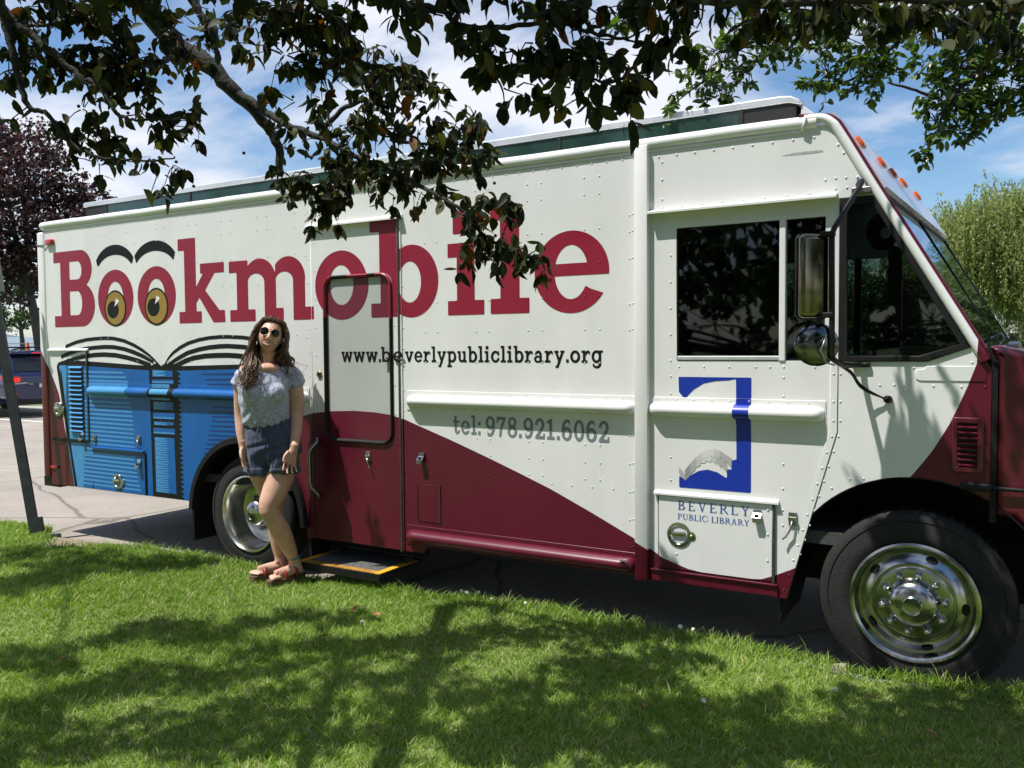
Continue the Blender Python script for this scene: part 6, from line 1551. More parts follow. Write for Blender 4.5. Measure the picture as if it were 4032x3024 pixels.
CANOPY_CLUMPS = [(-2.313, -2.35, 3.01, 0.184, 270), (-2.543, -2.536, 3.063, 0.184, 270), (-1.843, -2.382, 3.26, 0.23, 410), (-1.629, -2.038, 3.184, 0.166, 222), (-1.327, -1.982, 2.913, 0.184, 270), (-1.158, -1.76, 3.132, 0.184, 270), (-0.981, -1.662, 3.148, 0.23, 410), (-2.046, -2.333, 3.036, 0.184, 270), (-3.95, -2.555, 3.537, 0.166, 222), (-3.291, -2.787, 3.12, 0.184, 270), (-3.114, -2.605, 3.217, 0.138, 160), (-4.428, -3.045, 3.361, 0.184, 270), (-4.193, -3.417, 3.231, 0.184, 270), (-3.665, -3.198, 3.185, 0.184, 270), (-3.327, -3.103, 3.238, 0.184, 270), (-2.521, -2.091, 3.415, 0.129, 142), (-2.091, -1.966, 3.179, 0.138, 160), (-1.314, -1.387, 3.307, 0.11, 110), (-1.109, -1.384, 3.324, 0.138, 160), (-7.582, -2.309, 4.582, 0.414, 820), (-6.906, -2.107, 4.281, 0.368, 820), (-6.519, -2.043, 4.521, 0.322, 785), (-6.635, -2.401, 4.084, 0.276, 582), (-6.66, -2.663, 4.09, 0.276, 582), (-6.27, -1.777, 4.392, 0.184, 270), (-5.278, -3.194, 3.685, 0.276, 582), (-4.927, -3.088, 3.445, 0.184, 270), (-5.161, -2.62, 3.951, 0.276, 582), (-4.707, -2.469, 3.591, 0.23, 410), (-5.147, -2.783, 3.727, 0.184, 270), (-4.696, -2.269, 3.711, 0.184, 270), (-4.532, -2.019, 3.612, 0.184, 270), (-4.334, -1.994, 3.811, 0.184, 270), (-4.346, -2.525, 3.706, 0.184, 270), (-4.072, -2.246, 3.453, 0.138, 160), (-4.505, -2.927, 3.501, 0.202, 322), (-4.169, -2.842, 3.384, 0.23, 410), (-4.066, -2.699, 3.44, 0.138, 160), (-4.499, -3.216, 3.433, 0.184, 270), (-4.44, -3.347, 3.157, 0.184, 270), (-3.941, -3.186, 3.27, 0.138, 160), (-3.642, -3.023, 3.31, 0.23, 410), (-3.685, -2.733, 3.319, 0.138, 160), (-3.586, -2.528, 3.467, 0.166, 222), (-3.347, -2.427, 3.33, 0.138, 160), (-3.798, -2.205, 3.646, 0.138, 160), (-3.346, -2.27, 3.487, 0.138, 160), (-3.856, -3.362, 3.016, 0.184, 270), (-3.507, -3.254, 3.277, 0.184, 270), (-4.087, -3.597, 3.118, 0.184, 270), (-2.915, -2.446, 3.248, 0.166, 222), (-2.78, -2.203, 3.231, 0.184, 270), (-2.566, -2.509, 3.324, 0.23, 410), (-2.327, -2.585, 3.082, 0.23, 410), (-2.763, -1.894, 3.585, 0.184, 270), (-2.516, -1.812, 3.376, 0.202, 322), (-2.302, -1.845, 3.377, 0.138, 160), (-2.156, -2.16, 3.22, 0.202, 322), (-1.949, -2.178, 3.195, 0.202, 322), (-1.858, -1.929, 3.149, 0.166, 222), (-1.809, -1.746, 3.143, 0.184, 270), (-1.964, -2.408, 3.241, 0.202, 322), (-1.74, -2.24, 3.243, 0.184, 270), (-2.135, -2.474, 3.078, 0.166, 222), (-1.573, -1.939, 3.302, 0.138, 160), (-1.338, -1.664, 3.052, 0.184, 270), (-1.282, -1.62, 3.378, 0.184, 270), (-1.045, -1.56, 3.139, 0.202, 322), (-1.003, -1.445, 3.418, 0.184, 270), (-1.237, -1.966, 3.098, 0.184, 270), (-1.078, -1.892, 3.192, 0.23, 410), (-0.957, -1.766, 3.32, 0.202, 322), (-1.495, -2.163, 3.155, 0.138, 160), (-2.909, -2.782, 3.256, 0.166, 222), (-2.492, -2.644, 2.899, 0.138, 160), (-3.031, -2.91, 3.109, 0.166, 222), (-3.44, -1.883, 3.41, 0.138, 160), (-3.382, -1.697, 3.448, 0.11, 110), (-1.526, -1.479, 3.155, 0.11, 110)]  # unseen clumps overhead, placed so their shadows dapple the lawn
VAN_SHADE_CLUMPS = [(-1.03, -0.792, 3.355, 0.1, 62), (-1.015, -0.774, 3.284, 0.09, 50), (-1.042, -0.792, 3.25, 0.07, 30), (-1.095, -0.792, 3.226, 0.06, 22), (-0.746, -0.864, 3.869, 0.09, 50), (-0.849, -0.828, 3.395, 0.1, 62), (-0.695, -0.828, 3.513, 0.07, 30), (-1.31, -0.936, 3.363, 0.1, 62), (-0.97, -0.936, 3.335, 0.14, 122), (-0.843, -0.936, 3.146, 0.16, 160), (-1.194, -0.936, 3.416, 0.08, 40), (-0.933, -1.008, 3.015, 0.14, 122), (-1.402, -1.008, 2.864, 0.07, 30), (-0.997, -0.9, 3.415, 0.1, 62), (-4.378, -1.008, 3.142, 0.07, 30)]

# ================================================================== trees
def leaf_shape(L=0.066, W=0.032, droop=0.25, nseg=4):
    """one leaf along +X: pointed oval, folded along the midrib and curled"""
    pts = []
    prof = [(0.0, 0.05), (0.22, 0.75), (0.5, 1.0), (0.78, 0.68), (1.0, 0.02)]
    for t, w in prof:
        z = -droop * L * t * t
        pts += [(t * L, -w * W / 2, z + 0.12 * W * w), (t * L, 0, z), (t * L, w * W / 2, z + 0.12 * W * w)]
    V_ = np.array(pts)
    q = []
    for i in range(len(prof) - 1):
        for k in range(2): q.append((i * 3 + k, i * 3 + 3 + k, i * 3 + 4 + k, i * 3 + 1 + k))
    return V_, np.array(q)
def rot_frames(n, hang, r):
    """random leaf frames; hang 0..1 turns the tips downwards"""
    az = r.uniform(0, 2 * np.pi, n)
    el = r.normal(-0.95 * hang - 0.1, 0.55, n)
    ax = np.stack([np.cos(az) * np.cos(el), np.sin(az) * np.cos(el), np.sin(el)], 1)
    up = r.normal(0, 0.6, (n, 3)) + np.array([0, 0, 1.0])
    ay = np.cross(up, ax); ay /= np.linalg.norm(ay, axis=1)[:, None] + 1e-9
    az_ = np.cross(ax, ay)
    return np.stack([ax, ay, az_], 2)          # columns
def leaf_cloud(P, size, shape, hang, r):
    V_, q = shape
    n = len(P)
    Rm = rot_frames(n, hang, r)
    s = size * r.uniform(0.6, 1.2, n)
    sc3 = np.stack([s, s * r.uniform(0.7, 1.2, n), s * r.uniform(-0.6, 2.8, n)], 1)
    A = np.einsum('nij,nkj->nki', Rm, V_[None] * sc3[:, None, :]) + P[:, None, :]
    Q = (np.arange(n) * len(V_))[:, None, None] + q[None]
    return A, Q, Rm, s
NODES = []
def clump_points(clumps, r, squash=(1, 1, 0.85)):
    out = []
    for (x, y, z, rad, n) in clumps:
        m = max(2, n // 6)
        v = r.normal(0, 1, (m, 3)); v /= np.linalg.norm(v, axis=1)[:, None]
        v *= (rad * r.random(m) ** 0.45)[:, None] * np.array(squash)
        NODES.append((np.array([x, y, z]), v + np.array([x, y, z])))
        own = r.integers(0, m, n)
        out.append(v[own] + np.array([x, y, z]) + r.normal(0, 0.009, (n, 3)))
    return np.concatenate(out)
def foliage_tree(root, twigs, clumps, size, shape, m_leaf, m_bark, hang, seed, nparts=300, extra=(), leafname='leaf', twig_leaf=26):
    r = np.random.default_rng(seed)
    loc = np.array(root.location)
    NODES.clear()
    P = [clump_points(clumps, r)] if clumps else []
    nodes = list(NODES)
    tw = []
    for pts, rad, dens in twigs:
        sp = smooth_path(pts, 5)
        rr_ = np.interp(np.linspace(0, len(pts) - 1, len(sp)), np.arange(len(pts)), rad)
        # knobbly bark
        sp2 = [p + Vector(r.normal(0, 0.0028 + 0.04 * q, 3)) for p, q in zip(sp, rr_)]
        rr2 = rr_ * r.uniform(0.9, 1.12, len(rr_))
        me = tube_me(sp2, list(rr2), 7)
        link('branch', me, m_bark, root, True, loc)
        seg = np.array([list(p) for p in sp2])
        L = np.linalg.norm(np.diff(seg, axis=0), axis=1).sum()
        n = int(L * twig_leaf * dens)
        ti = r.uniform(len(sp2) * 0.15, len(sp2) - 1.01, n)
        i0 = ti.astype(int); f = (ti - i0)[:, None]
        base = seg[i0] * (1 - f) + seg[i0 + 1] * f
        # spurs with a small rosette at the end
        for b in base[::3]:
            tip = b + r.normal(0, 0.05, 3) + np.array([0, 0, 0.0])
            mid = (b + tip) / 2 + r.normal(0, 0.008, 3)
            tw.append(tube_data([b, mid, tip], [0.0035, 0.0028, 0.002], 4))
            P.append(tip + r.normal(0, 0.030, (5, 3)))
        P.append(base[1::3] + r.normal(0, 0.015, (len(base[1::3]), 3)))
    # twigs inside the clumps
    for (x, y, z, rad, n) in list(clumps) + list(extra):
        c = np.array([x, y, z])
        for k in range(0 if (x, y, z, rad, n) in clumps else max(2, n // 9)):
            d = r.normal(0, 1, 3); d /= np.linalg.norm(d)
            tw.append(tube_data([c - d * rad * 0.2, c + d * rad * 0.4 + r.normal(0, .01, 3), c + d * rad * 0.9], [0.004, 0.003, 0.0018], 4))
    for c, v in nodes:
        for q in v: tw.append(tube_data([c + (q - c) * 0.1, (c + q) / 2 + r.normal(0, 0.006, 3) + np.array([0, 0, 0.012]), q], [0.0032, 0.0024, 0.0016], 4))
    P = np.concatenate(P)
    if len(extra):
        P2 = clump_points(extra, r)
    else: P2 = np.zeros((0, 3))
    # nearest visible leaves as single parts
    cz = (P - np.array([0, -4.2, 1.58])) @ np.array(_fwd)
    vis = in_view(P[:, 0], P[:, 1], P[:, 2], -0.02)
    order = np.argsort(np.where(vis, cz, 1e6))
    pick = order[:nparts]
    rest = np.concatenate([P[order[nparts:]], P2])
    A, Q, _, _ = leaf_cloud(rest - loc, size, shape, hang, r)
    me = np_mesh(A.reshape(-1, 3), Q.reshape(-1, 4)); me.shade_smooth()
    set_tint(me, r.random(len(rest)), len(shape[0]))
    o = link('foliage', me, m_leaf, root); tag(o, kind='stuff')
    protos = []
    for k in range(8):
        mp = np_mesh(shape[0], shape[1]); mp.shade_smooth(); set_tint(mp, [k / 7.5], len(shape[0])); mp.materials.append(m_leaf); protos.append(mp)
    Rm = rot_frames(len(pick), hang, r)
    for i, k in enumerate(pick):
        o = bpy.data.objects.new(leafname, protos[int(r.integers(0, 8))]); COL.objects.link(o)
        o.parent = root
        s = size * r.uniform(0.7, 1.2)
        M = Matrix(Rm[i].tolist()).to_4x4() @ Matrix.Diagonal((s, s * r.uniform(0.7, 1.2), s * r.uniform(-0.6, 2.8), 1)); M.translation = Vector(P[k] - loc)
        o.matrix_local = M
    o = link('twigs', pydata(*join_data(tw)), m_bark, root, False, loc); tag(o, kind='stuff')
    return P, P2

M_bark = mat('crabapple_bark', (0.013, 0.011, 0.009), 0.9, col2=(0.042, 0.040, 0.032), vscale=22, bump=0.8, bscale=50)
M_crab = leaf_mat('crabapple_leaves', [(0.0, (0.012, 0.018, 0.008)), (0.40, (0.026, 0.034, 0.011)), (0.75, (0.045, 0.054, 0.016)), (0.92, (0.10, 0.11, 0.025)), (1.0, (0.15, 0.045, 0.018))], trans=0.32, rough=0.6, spec=0.22)
_q = np.random.default_rng(77)
SKY_BLOCK_CLUMPS = [(float(_q.uniform(-8, 4)), float(_q.uniform(-9.5, -5.6)), float(_q.uniform(3.2, 6.0)), float(_q.uniform(.4, .7)), 170) for _ in range(46)]  # unseen foliage added to block sky light and deepen the lawn's shade
LIMB_DAPPLE_CLUMPS = []  # leaf clumps added to break the limb shadows into dapple
for _i in (0, 2, 3):
    _e = Vector((CRAB_TWIGS[0][0][0], None, CRAB_TWIGS[7][0][0], CRAB_TWIGS[12][0][0])[_i]); _c = Vector((-1.1, -6.1, 2.2)); _md = _c.lerp(_e, 0.5) + Vector((0, 0, 0.55 + 0.1 * (_i % 3)))
    for _t in (0.05, 0.3, 0.55, 0.75):
        _p = _md.lerp(_e, _t)
        LIMB_DAPPLE_CLUMPS.append((_p.x + float(_q.normal(0, .2)), _p.y + float(_q.normal(0, .15)), _p.z + 0.25 + 0.15 * _t, 0.26, 150))
crab = empty('crabapple_tree', (-0.9, -6.4, 0.05))
tag(crab, 'crabapple tree with dark purple-green leaves on knobbly branches hanging over the lawn in front', 'tree')
foliage_tree(crab, CRAB_TWIGS, CRAB_CLUMPS, 1.0, leaf_shape(0.066, 0.036), M_crab, M_bark, 0.75, 11, 300, CANOPY_CLUMPS + SKY_BLOCK_CLUMPS + LIMB_DAPPLE_CLUMPS)
# trunk and limbs, behind the camera and overhead
tp = smooth_path([(-0.9, -6.4, -0.05), (-0.95, -6.35, 0.8), (-1.0, -6.25, 1.6), (-1.1, -6.1, 2.3)], 5)
link('trunk', tube_me(tp, list(np.linspace(0.17, 0.12, len(tp))), 12), M_bark, crab, True, crab.location)
c0 = Vector((-1.1, -6.1, 2.2))
limbs = [CRAB_TWIGS[0][0][0], CRAB_TWIGS[1][0][0], CRAB_TWIGS[7][0][0], CRAB_TWIGS[12][0][0], CRAB_TWIGS[16][0][5], (-7.0, -2.7, 5.3), (-4.6, -2.9, 4.7), (-2.4, -3.0, 4.2), (-0.6, -3.4, 4.2), (-1.9, -4.0, 4.1), (-5.2, -2.6, 4.9)]
limb_ends = []
for i, e in enumerate(limbs):
    e = Vector(e)
    mid = c0.lerp(e, 0.5) + Vector((0, 0, 0.55 + 0.1 * (i % 3)))
    sp = smooth_path([c0, c0.lerp(mid, 0.5) + Vector((0, 0, 0.25)), mid, e], 5)
    link('limb', tube_me(sp, list(np.linspace(0.085 if i <= 4 else 0.03, 0.008 if i > 4 else 0.05 if i == 0 else 0.022, len(sp))), 8), M_bark, crab, True, crab.location)
    limb_ends.append((mid, e))
ct = []
for (x, y, z, rad, n) in CANOPY_CLUMPS:
    q = Vector((x, y, z))
    best = min((m_.lerp(e_, t) for m_, e_ in limb_ends for t in (0, .25, .5, .75, 1)), key=lambda p: (p - q).length)
    ct.append(tube_data([best, best.lerp(q, 0.5) + Vector((0, 0, 0.08)), q], [0.007, 0.005, 0.003], 5))
o = link('twigs', pydata(*join_data(ct)), M_bark, crab, False, crab.location); tag(o, kind='stuff')
# crabapples
bmc = bmesh.new(); bmesh.ops.create_icosphere(bmc, subdivisions=2, radius=0.0075)
ap_me = bm_mesh(bmc); ap_me.shade_smooth(); ap_me.materials.append(mat('crabapple_skin', (0.045, 0.014, 0.014), 0.35, var=0.3, vscale=40))
_r = np.random.default_rng(5)
for i in range(70):
    c = CRAB_CLUMPS[int(_r.integers(0, 90))]
    o = bpy.data.objects.new('crabapple', ap_me); COL.objects.link(o); o.parent = crab
    o.location = Vector(c[:3]) + Vector(_r.normal(0, c[3] * 0.75, 3)) - crab.location

M_gleaf = leaf_mat('glossy_green_leaves', [(0.0, (0.026, 0.055, 0.010)), (0.5, (0.055, 0.105, 0.018)), (0.85, (0.10, 0.17, 0.028)), (1.0, (0.16, 0.22, 0.04))], trans=0.42, rough=0.35, spec=0.5)
gt = empty('green_tree', (2.9, -2.6, 0.05))
tag(gt, 'tree with small glossy green leaves hanging over the front of the van at the right', 'tree')
foliage_tree(gt, GREEN_TWIGS, GREEN_CLUMPS + VAN_SHADE_CLUMPS, 1.0, leaf_shape(0.053, 0.029, 0.15), M_gleaf, M_bark, 0.25, 12, 300, [(x + 0.9, y - 0.5, z + 0.6, 0.3, 70) for x, y, z, _, _ in GREEN_CLUMPS[:1]])
tp = smooth_path([(2.9, -2.6, -0.05), (2.85, -2.5, 1.2), (2.6, -2.3, 2.4), (2.1, -2.0, 3.3)], 5)
link('trunk', tube_me(tp, list(np.linspace(0.14, 0.07, len(tp))), 12), M_bark, gt, True, gt.location)
for tw_ in GREEN_TWIGS[:3] :
    e = Vector(tw_[0][0]); s = Vector((2.6, -2.3, 2.4))
    sp = smooth_path([s, s.lerp(e, 0.5) + Vector((0, 0, 0.25)), e], 5)
    link('limb', tube_me(sp, list(np.linspace(0.06, tw_[1][0], len(sp))), 8), M_bark, gt, True, gt.location)
s = Vector(GREEN_TWIGS[2][0][1])
for (x, y, z, rad, n) in VAN_SHADE_CLUMPS[2:5]:
    e = Vector((x, y, z)); link('limb', tube_me([s, s.lerp(e, .5) + Vector((0, 0, .1)), e], [.012, .009, .005], 6), M_bark, gt, True, gt.location)

# ---- background trees: limbs plus a crown of leaf-sized faces
def quad_leaf(L, W):
    V_ = np.array([(0, 0, 0), (L * .45, -W / 2, .1 * W), (L, 0, -.1 * L), (L * .45, W / 2, .1 * W)]); return V_, np.array([(0, 1, 2, 3)])
def crown_tree(name, label, base, lobes, leaf, n, m_leaf, m_bark, trunk_r, seed, hang=0.3, trunk_top=None, shell=0.55, cat='tree', group=None):
    r = np.random.default_rng(seed)
    root = empty(name, base); tag(root, label, cat, group)
    b = Vector(base)
    top = Vector(trunk_top) if trunk_top else b + Vector((0, 0, 2.5))
    tp = smooth_path([b - Vector((0, 0, 0.3)), b.lerp(top, 0.5) + Vector((trunk_r * 0.5, 0, 0)), top], 6)
    link('trunk', tube_me(tp, list(np.linspace(trunk_r * 1.25, trunk_r * 0.75, len(tp))), 10), m_bark, root, True, b)
    vol = np.array([l[3] * l[4] * l[5] for l in lobes]); vol = vol ** 0.67; vol /= vol.sum()
    P = []
    lm = []
    for l, v in zip(lobes, vol):
        k = int(n * v)
        c = np.array(l[:3]); rad = np.array(l[3:6])
        # clustered: sub-clumps near the surface of the lobe
        nc = max(6, k // 45)
        d = r.normal(0, 1, (nc, 3)); d /= np.linalg.norm(d, axis=1)[:, None]
        d = d * (shell + (1 - shell) * r.random(nc) ** 0.6)[:, None]
        cc = c + d * rad * r.uniform(0.8, 1.08, (nc, 1))
        own = r.integers(0, nc, k)
        P.append(cc[own] + r.normal(0, 1, (k, 3)) * rad * np.array([0.13, 0.13, 0.10]))
        tgt = Vector(c)
        sp = smooth_path([top, top.lerp(tgt, 0.5) + Vector((0, 0, 0.15 * rad[2])), tgt], 4)
        link('limb', tube_me(sp, list(np.linspace(trunk_r * 0.6, trunk_r * 0.15, len(sp))), 7), m_bark, root, True, b)
        for q in cc[:14]: lm.append(tube_data([tgt, Vector(c * .4 + q * .6) + Vector(r.normal(0, .05, 3)), Vector(q)], [trunk_r * .16, trunk_r * .10, trunk_r * .04], 4))
    if lm: tag(link('boughs', pydata(*join_data(lm)), m_bark, root, False, b), kind='stuff')
    P = np.concatenate(P)
    A, Q, _, _ = leaf_cloud(P - np.array(b), 1.0, leaf, hang, r)
    me = np_mesh(A.reshape(-1, 3), Q.reshape(-1, 4))
    set_tint(me, r.random(len(P)), len(leaf[0]))
    tag(link('crown', me, m_leaf, root), kind='stuff')
    return root
M_bark2 = mat('grey_bark', (0.05, 0.045, 0.04), 0.9, col2=(0.10, 0.092, 0.08), vscale=8, bump=0.6, bscale=20)
M_purple = leaf_mat('copper_leaves', [(0.0, (0.018, 0.009, 0.011)), (0.5, (0.052, 0.024, 0.027)), (0.85, (0.11, 0.052, 0.052)), (1.0, (0.17, 0.095, 0.085))], trans=0.2, rough=0.45, spec=0.5)
M_green = leaf_mat('mid_green_leaves', [(0.0, (0.025, 0.055, 0.012)), (0.5, (0.055, 0.105, 0.022)), (1.0, (0.11, 0.17, 0.04))], trans=0.3, rough=0.5)
M_dgreen = leaf_mat('dark_green_leaves', [(0.0, (0.012, 0.028, 0.008)), (0.6, (0.028, 0.055, 0.014)), (1.0, (0.06, 0.09, 0.02))], trans=0.25, rough=0.5)
M_willow = leaf_mat('willow_leaves', [(0.0, (0.13, 0.175, 0.045)), (0.5, (0.245, 0.30, 0.09)), (1.0, (0.38, 0.41, 0.16))], trans=0.45, rough=0.55)

crown_tree('copper_maple', 'large tree with dark purple leaves behind the rear of the van at the left', (-29.6, 13.3, 0.1),
           [(-30.6, 12.5, 6.6, 2.6, 2.6, 2.6), (-30.0, 12.9, 8.0, 1.9, 1.9, 1.7), (-28.9, 13.8, 6.0, 1.6, 1.6, 1.5), (-28.2, 14.2, 5.9, 1.3, 1.3, 0.9), (-31.6, 12.0, 4.6, 2.0, 2.0, 1.6), (-30.4, 12.7, 4.2, 1.5, 1.5, 1.3), (-29.1, 13.6, 4.9, 1.2, 1.2, 1.1), (-30.9, 12.4, 9.0, 1.0, 1.0, 0.9), (-31.8, 12.0, 7.6, 1.6, 1.6, 1.4), (-27.7, 14.6, 6.4, 1.1, 1.1, 0.55), (-28.0, 14.4, 5.7, 1.0, 1.0, 0.6), (-28.4, 14.1, 7.2, 0.9, 0.9, 0.6)],
           quad_leaf(0.16, 0.14), 23000, M_purple, M_bark2, 0.17, 21, 0.4, trunk_top=(-30.0, 13.1, 3.6), shell=0.35)
crown_tree('shore_tree', 'small leafy green tree standing by the water beyond the blue car', (-60.3, 29.9, 1.1),
           [(-60.9, 29.6, 5.0, 1.3, 1.3, 1.4), (-61.4, 29.3, 3.6, 1.3, 1.3, 0.8), (-59.9, 30.2, 3.9, 1.2, 1.2, 0.8), (-60.4, 29.9, 6.6, 1.2, 1.2, 1.2)],
           quad_leaf(0.20, 0.13), 4200, M_green, M_bark2, 0.16, 22, 0.4, trunk_top=(-60.4, 29.9, 3.0))
crown_tree('roadside_tree', 'green leafy tree seen through the cab windows of the van', (-7.4, 37.8, 0.1),
           [(-7.4, 37.8, 4.6, 1.7, 1.7, 1.7), (-8.4, 37.2, 4.0, 1.4, 1.4, 1.4), (-6.8, 38.3, 2.8, 1.2, 1.2, 1.4), (-7.6, 37.6, 2.2, 1.5, 1.5, 1.2)],
           quad_leaf(0.16, 0.11), 9000, M_green, M_bark2, 0.15, 23)
crown_tree('copper_shrub', 'dark purple-leaved small tree seen through the quarter window of the cab', (-5.3, 39.0, 0.1),
           [(-5.3, 39.0, 3.9, 1.2, 1.2, 1.5), (-4.6, 39.5, 3.2, 1.1, 1.1, 1.3), (-5.0, 39.2, 2.0, 1.3, 1.3, 1.1)],
           quad_leaf(0.16, 0.12), 6000, M_purple, M_bark2, 0.12, 24)
for i, (x, y, lab) in enumerate(((-9.6, 42.0, 'leftmost of three trees in a row seen through the cab'), (-4.2, 43.0, 'middle of three trees in a row seen through the cab'), (-6.4, 44.5, 'rightmost of three trees in a row seen through the cab'))):
    crown_tree('roadside_tree', lab, (x, y, 0.05), [(x, y, 3.2, 1.9, 1.9, 1.9), (x + .8, y, 2.2, 1.6, 1.6, 1.5), (x - .9, y, 1.9, 1.5, 1.5, 1.5)], quad_leaf(0.2, 0.14), 6500, M_dgreen if i else M_green, M_bark2, 0.13, 50 + i)
# hedge and dark shrubs below the willows
for i, (x, y, rr_, lab) in enumerate(((0.2, 48.5, 1.2, 'dark clipped shrub below the willows at the right edge'), (-1.9, 49.0, 1.0, 'low dark shrub left of the clipped shrub below the willows'), (2.6, 49.0, 1.4, 'broad dark shrub under the rightmost willow'))):
    crown_tree('shrub', lab, (x, y, 0.05), [(x, y, 0.9, rr_, rr_, .8), (x + .7, y + .2, 0.7, rr_ * .8, rr_ * .8, .7), (x - .7, y, 1.1, rr_ * .7, rr_ * .7, .7)], quad_leaf(0.14, 0.10), 5000, M_dgreen, M_bark2, 0.06, 30 + i, cat='shrub', group='shrubs below the willows', trunk_top=(x, y, 0.8))

def willow(label, base, H, R, seed, n=1500):
    r = np.random.default_rng(seed)
    root = empty('willow', base); tag(root, label, 'tree', 'willows beyond the road')
    b = Vector(base)
    top = b + Vector((0.2, 0, H * 0.45))
    tp = smooth_path([b - Vector((0, 0, .3)), b + Vector((0.1, 0, H * .22)), top], 6)
    link('trunk', tube_me(tp, list(np.linspace(0.42, 0.26, len(tp))), 10), M_bark2, root, True, b)
    ends, lm = [], []
    for k in range(26):
        a = 2 * math.pi * k / 26 * 2.4 + r.uniform(-.3, .3); rr_ = R * r.uniform(0.25, 0.95) 
        e = b + Vector((rr_ * math.cos(a), rr_ * math.sin(a), H * (0.97 - 0.30 * (rr_ / R) ** 2) * r.uniform(0.86, 1.0)))
        sp = smooth_path([top, top.lerp(e, .55) + Vector((0, 0, H * .07)), e], 4)
        link('limb', tube_me(sp, list(np.linspace(0.14, 0.03, len(sp))), 6), M_bark2, root, True, b)
        ends.append(np.array(e))
    ends = np.array(ends)
    P = []
    for i in range(n):
        c = ends[r.integers(0, len(ends))] + r.normal(0, 1, 3) * np.array([R * .20, R * .20, H * .05])
        L = H * r.uniform(0.16, 0.62) * (0.6 + 0.5 * r.random())
        L = min(L, c[2] - b.z - 0.6)
        k = int(L / 0.075)
        t = np.arange(k) / max(k, 1)
        out = (c - np.array(b))[:2]; out = out / (np.linalg.norm(out) + 1e-6)
        P.append(np.stack([c[0] + out[0] * .5 * np.sqrt(t) + r.normal(0, .07, k), c[1] + out[1] * .5 * np.sqrt(t) + r.normal(0, .07, k), c[2] + .25 * np.sin(t * 2.2) * (t < .5) - L * t ** 1.2 + r.normal(0, .05, k)], 1))
    P = np.concatenate(P)
    A, Q, _, _ = leaf_cloud(P - np.array(b), 1.0, quad_leaf(0.26, 0.085), 1.0, r)
    me = np_mesh(A.reshape(-1, 3), Q.reshape(-1, 4))
    set_tint(me, r.random(len(P)), 4)
    tag(link('crown', me, M_willow, root), kind='stuff')
willow('pale green weeping willow nearest the windscreen of the van', (-2.2, 56.5, 0.1), 11.2, 4.2, 41)
willow('pale green weeping willow at the right edge of the picture', (3.2, 58.5, 0.1), 11.6, 4.6, 42)
willow('tall weeping willow standing between and behind the two nearer willows', (0.6, 68.0, 0.1), 12.2, 5.0, 43, 1500)

# ================================================================== the woman beside the van
# local frame: x to the right as seen from the photographer, y away from him, z up
PO = Vector((-4.105, -0.262, 0.0))
pers = empty('person', (PO.x, PO.y, 0.0), math.radians(46.0))
tag(pers, 'smiling woman in sunglasses, grey-blue top, navy shorts and red sandals standing beside the van', 'person')
def ell_tube(pts, rx, ry=None, n=16, sub=4):
    """closed limb along smoothed path with elliptical sections; rx along image-x side, ry in depth"""
    ry = rx if ry is None else ry
    sp = smooth_path(pts, sub)
    t = np.linspace(0, len(pts) - 1, len(sp))
    a = np.interp(t, np.arange(len(pts)), rx); b = np.interp(t, np.arange(len(pts)), ry)
    V_, F_ = [], []
    prev = None
    for i, p in enumerate(sp):
        d = (sp[min(i + 1, len(sp) - 1)] - sp[max(i - 1, 0)]).normalized()
        ref = Vector((0, 1, 0)) if abs(d.y) < 0.9 else Vector((0, 0, 1))
        u = d.cross(ref).normalized()
        if abs(d.y) >= 0.9: u = Vector((1, 0, 0))
        w = d.cross(u).normalized()
        for k in range(n):
            an = 2 * math.pi * k / n
            V_.append(p + u * math.cos(an) * a[i] + w * math.sin(an) * b[i])
    for i in range(len(sp) - 1):
        for k in range(n):
            q, r_ = i * n + k, i * n + (k + 1) % n
            F_.append((q, r_, r_ + n, q + n))
    # domed ends
    for i, s in ((0, -1), (len(sp) - 1, 1)):
        d = (sp[1] - sp[0]).normalized() if i == 0 else (sp[-1] - sp[-2]).normalized()
        V_.append(sp[i] + d * s * min(a[i], b[i]) * 0.6); c = len(V_) - 1
        for k in range(n):
            q, r_ = i * n + k, i * n + (k + 1) % n
            F_.append((r_, q, c) if s < 0 else (q, r_, c))
    return V_, F_
def ball(c, r, n=16, m=10):
    V_, F_ = [], []
    for i in range(1, m):
        th = math.pi * i / m
        for k in range(n):
            ph = 2 * math.pi * k / n
            V_.append((c[0] + r[0] * math.sin(th) * math.cos(ph), c[1] + r[1] * math.sin(th) * math.sin(ph), c[2] + r[2] * math.cos(th)))
    for i in range(m - 2):
        for k in range(n): F_.append((i * n + k, i * n + n + k, i * n + n + (k + 1) % n, i * n + (k + 1) % n))
    V_.append((c[0], c[1], c[2] + r[2])); t = len(V_) - 1; V_.append((c[0], c[1], c[2] - r[2])); b = len(V_) - 1
    for k in range(n): F_.append((t, k, (k + 1) % n)); F_.append((b, (m - 2) * n + (k + 1) % n, (m - 2) * n + k))
    return V_, F_
def voxel_union(parts, vox, smooth=4, fac=0.5):
    me = pydata(*join_data(parts))
    o = bpy.data.objects.new('tmp', me); COL.objects.link(o)
    md = o.modifiers.new('r', 'REMESH'); md.mode = 'VOXEL'; md.voxel_size = vox
    sm = o.modifiers.new('s', 'SMOOTH'); sm.factor = fac; sm.iterations = smooth
    dg = bpy.context.evaluated_depsgraph_get()
    out = bpy.data.meshes.new_from_object(o.evaluated_get(dg))
    bpy.data.objects.remove(o); out.materials.clear(); out.shade_smooth()
    return out
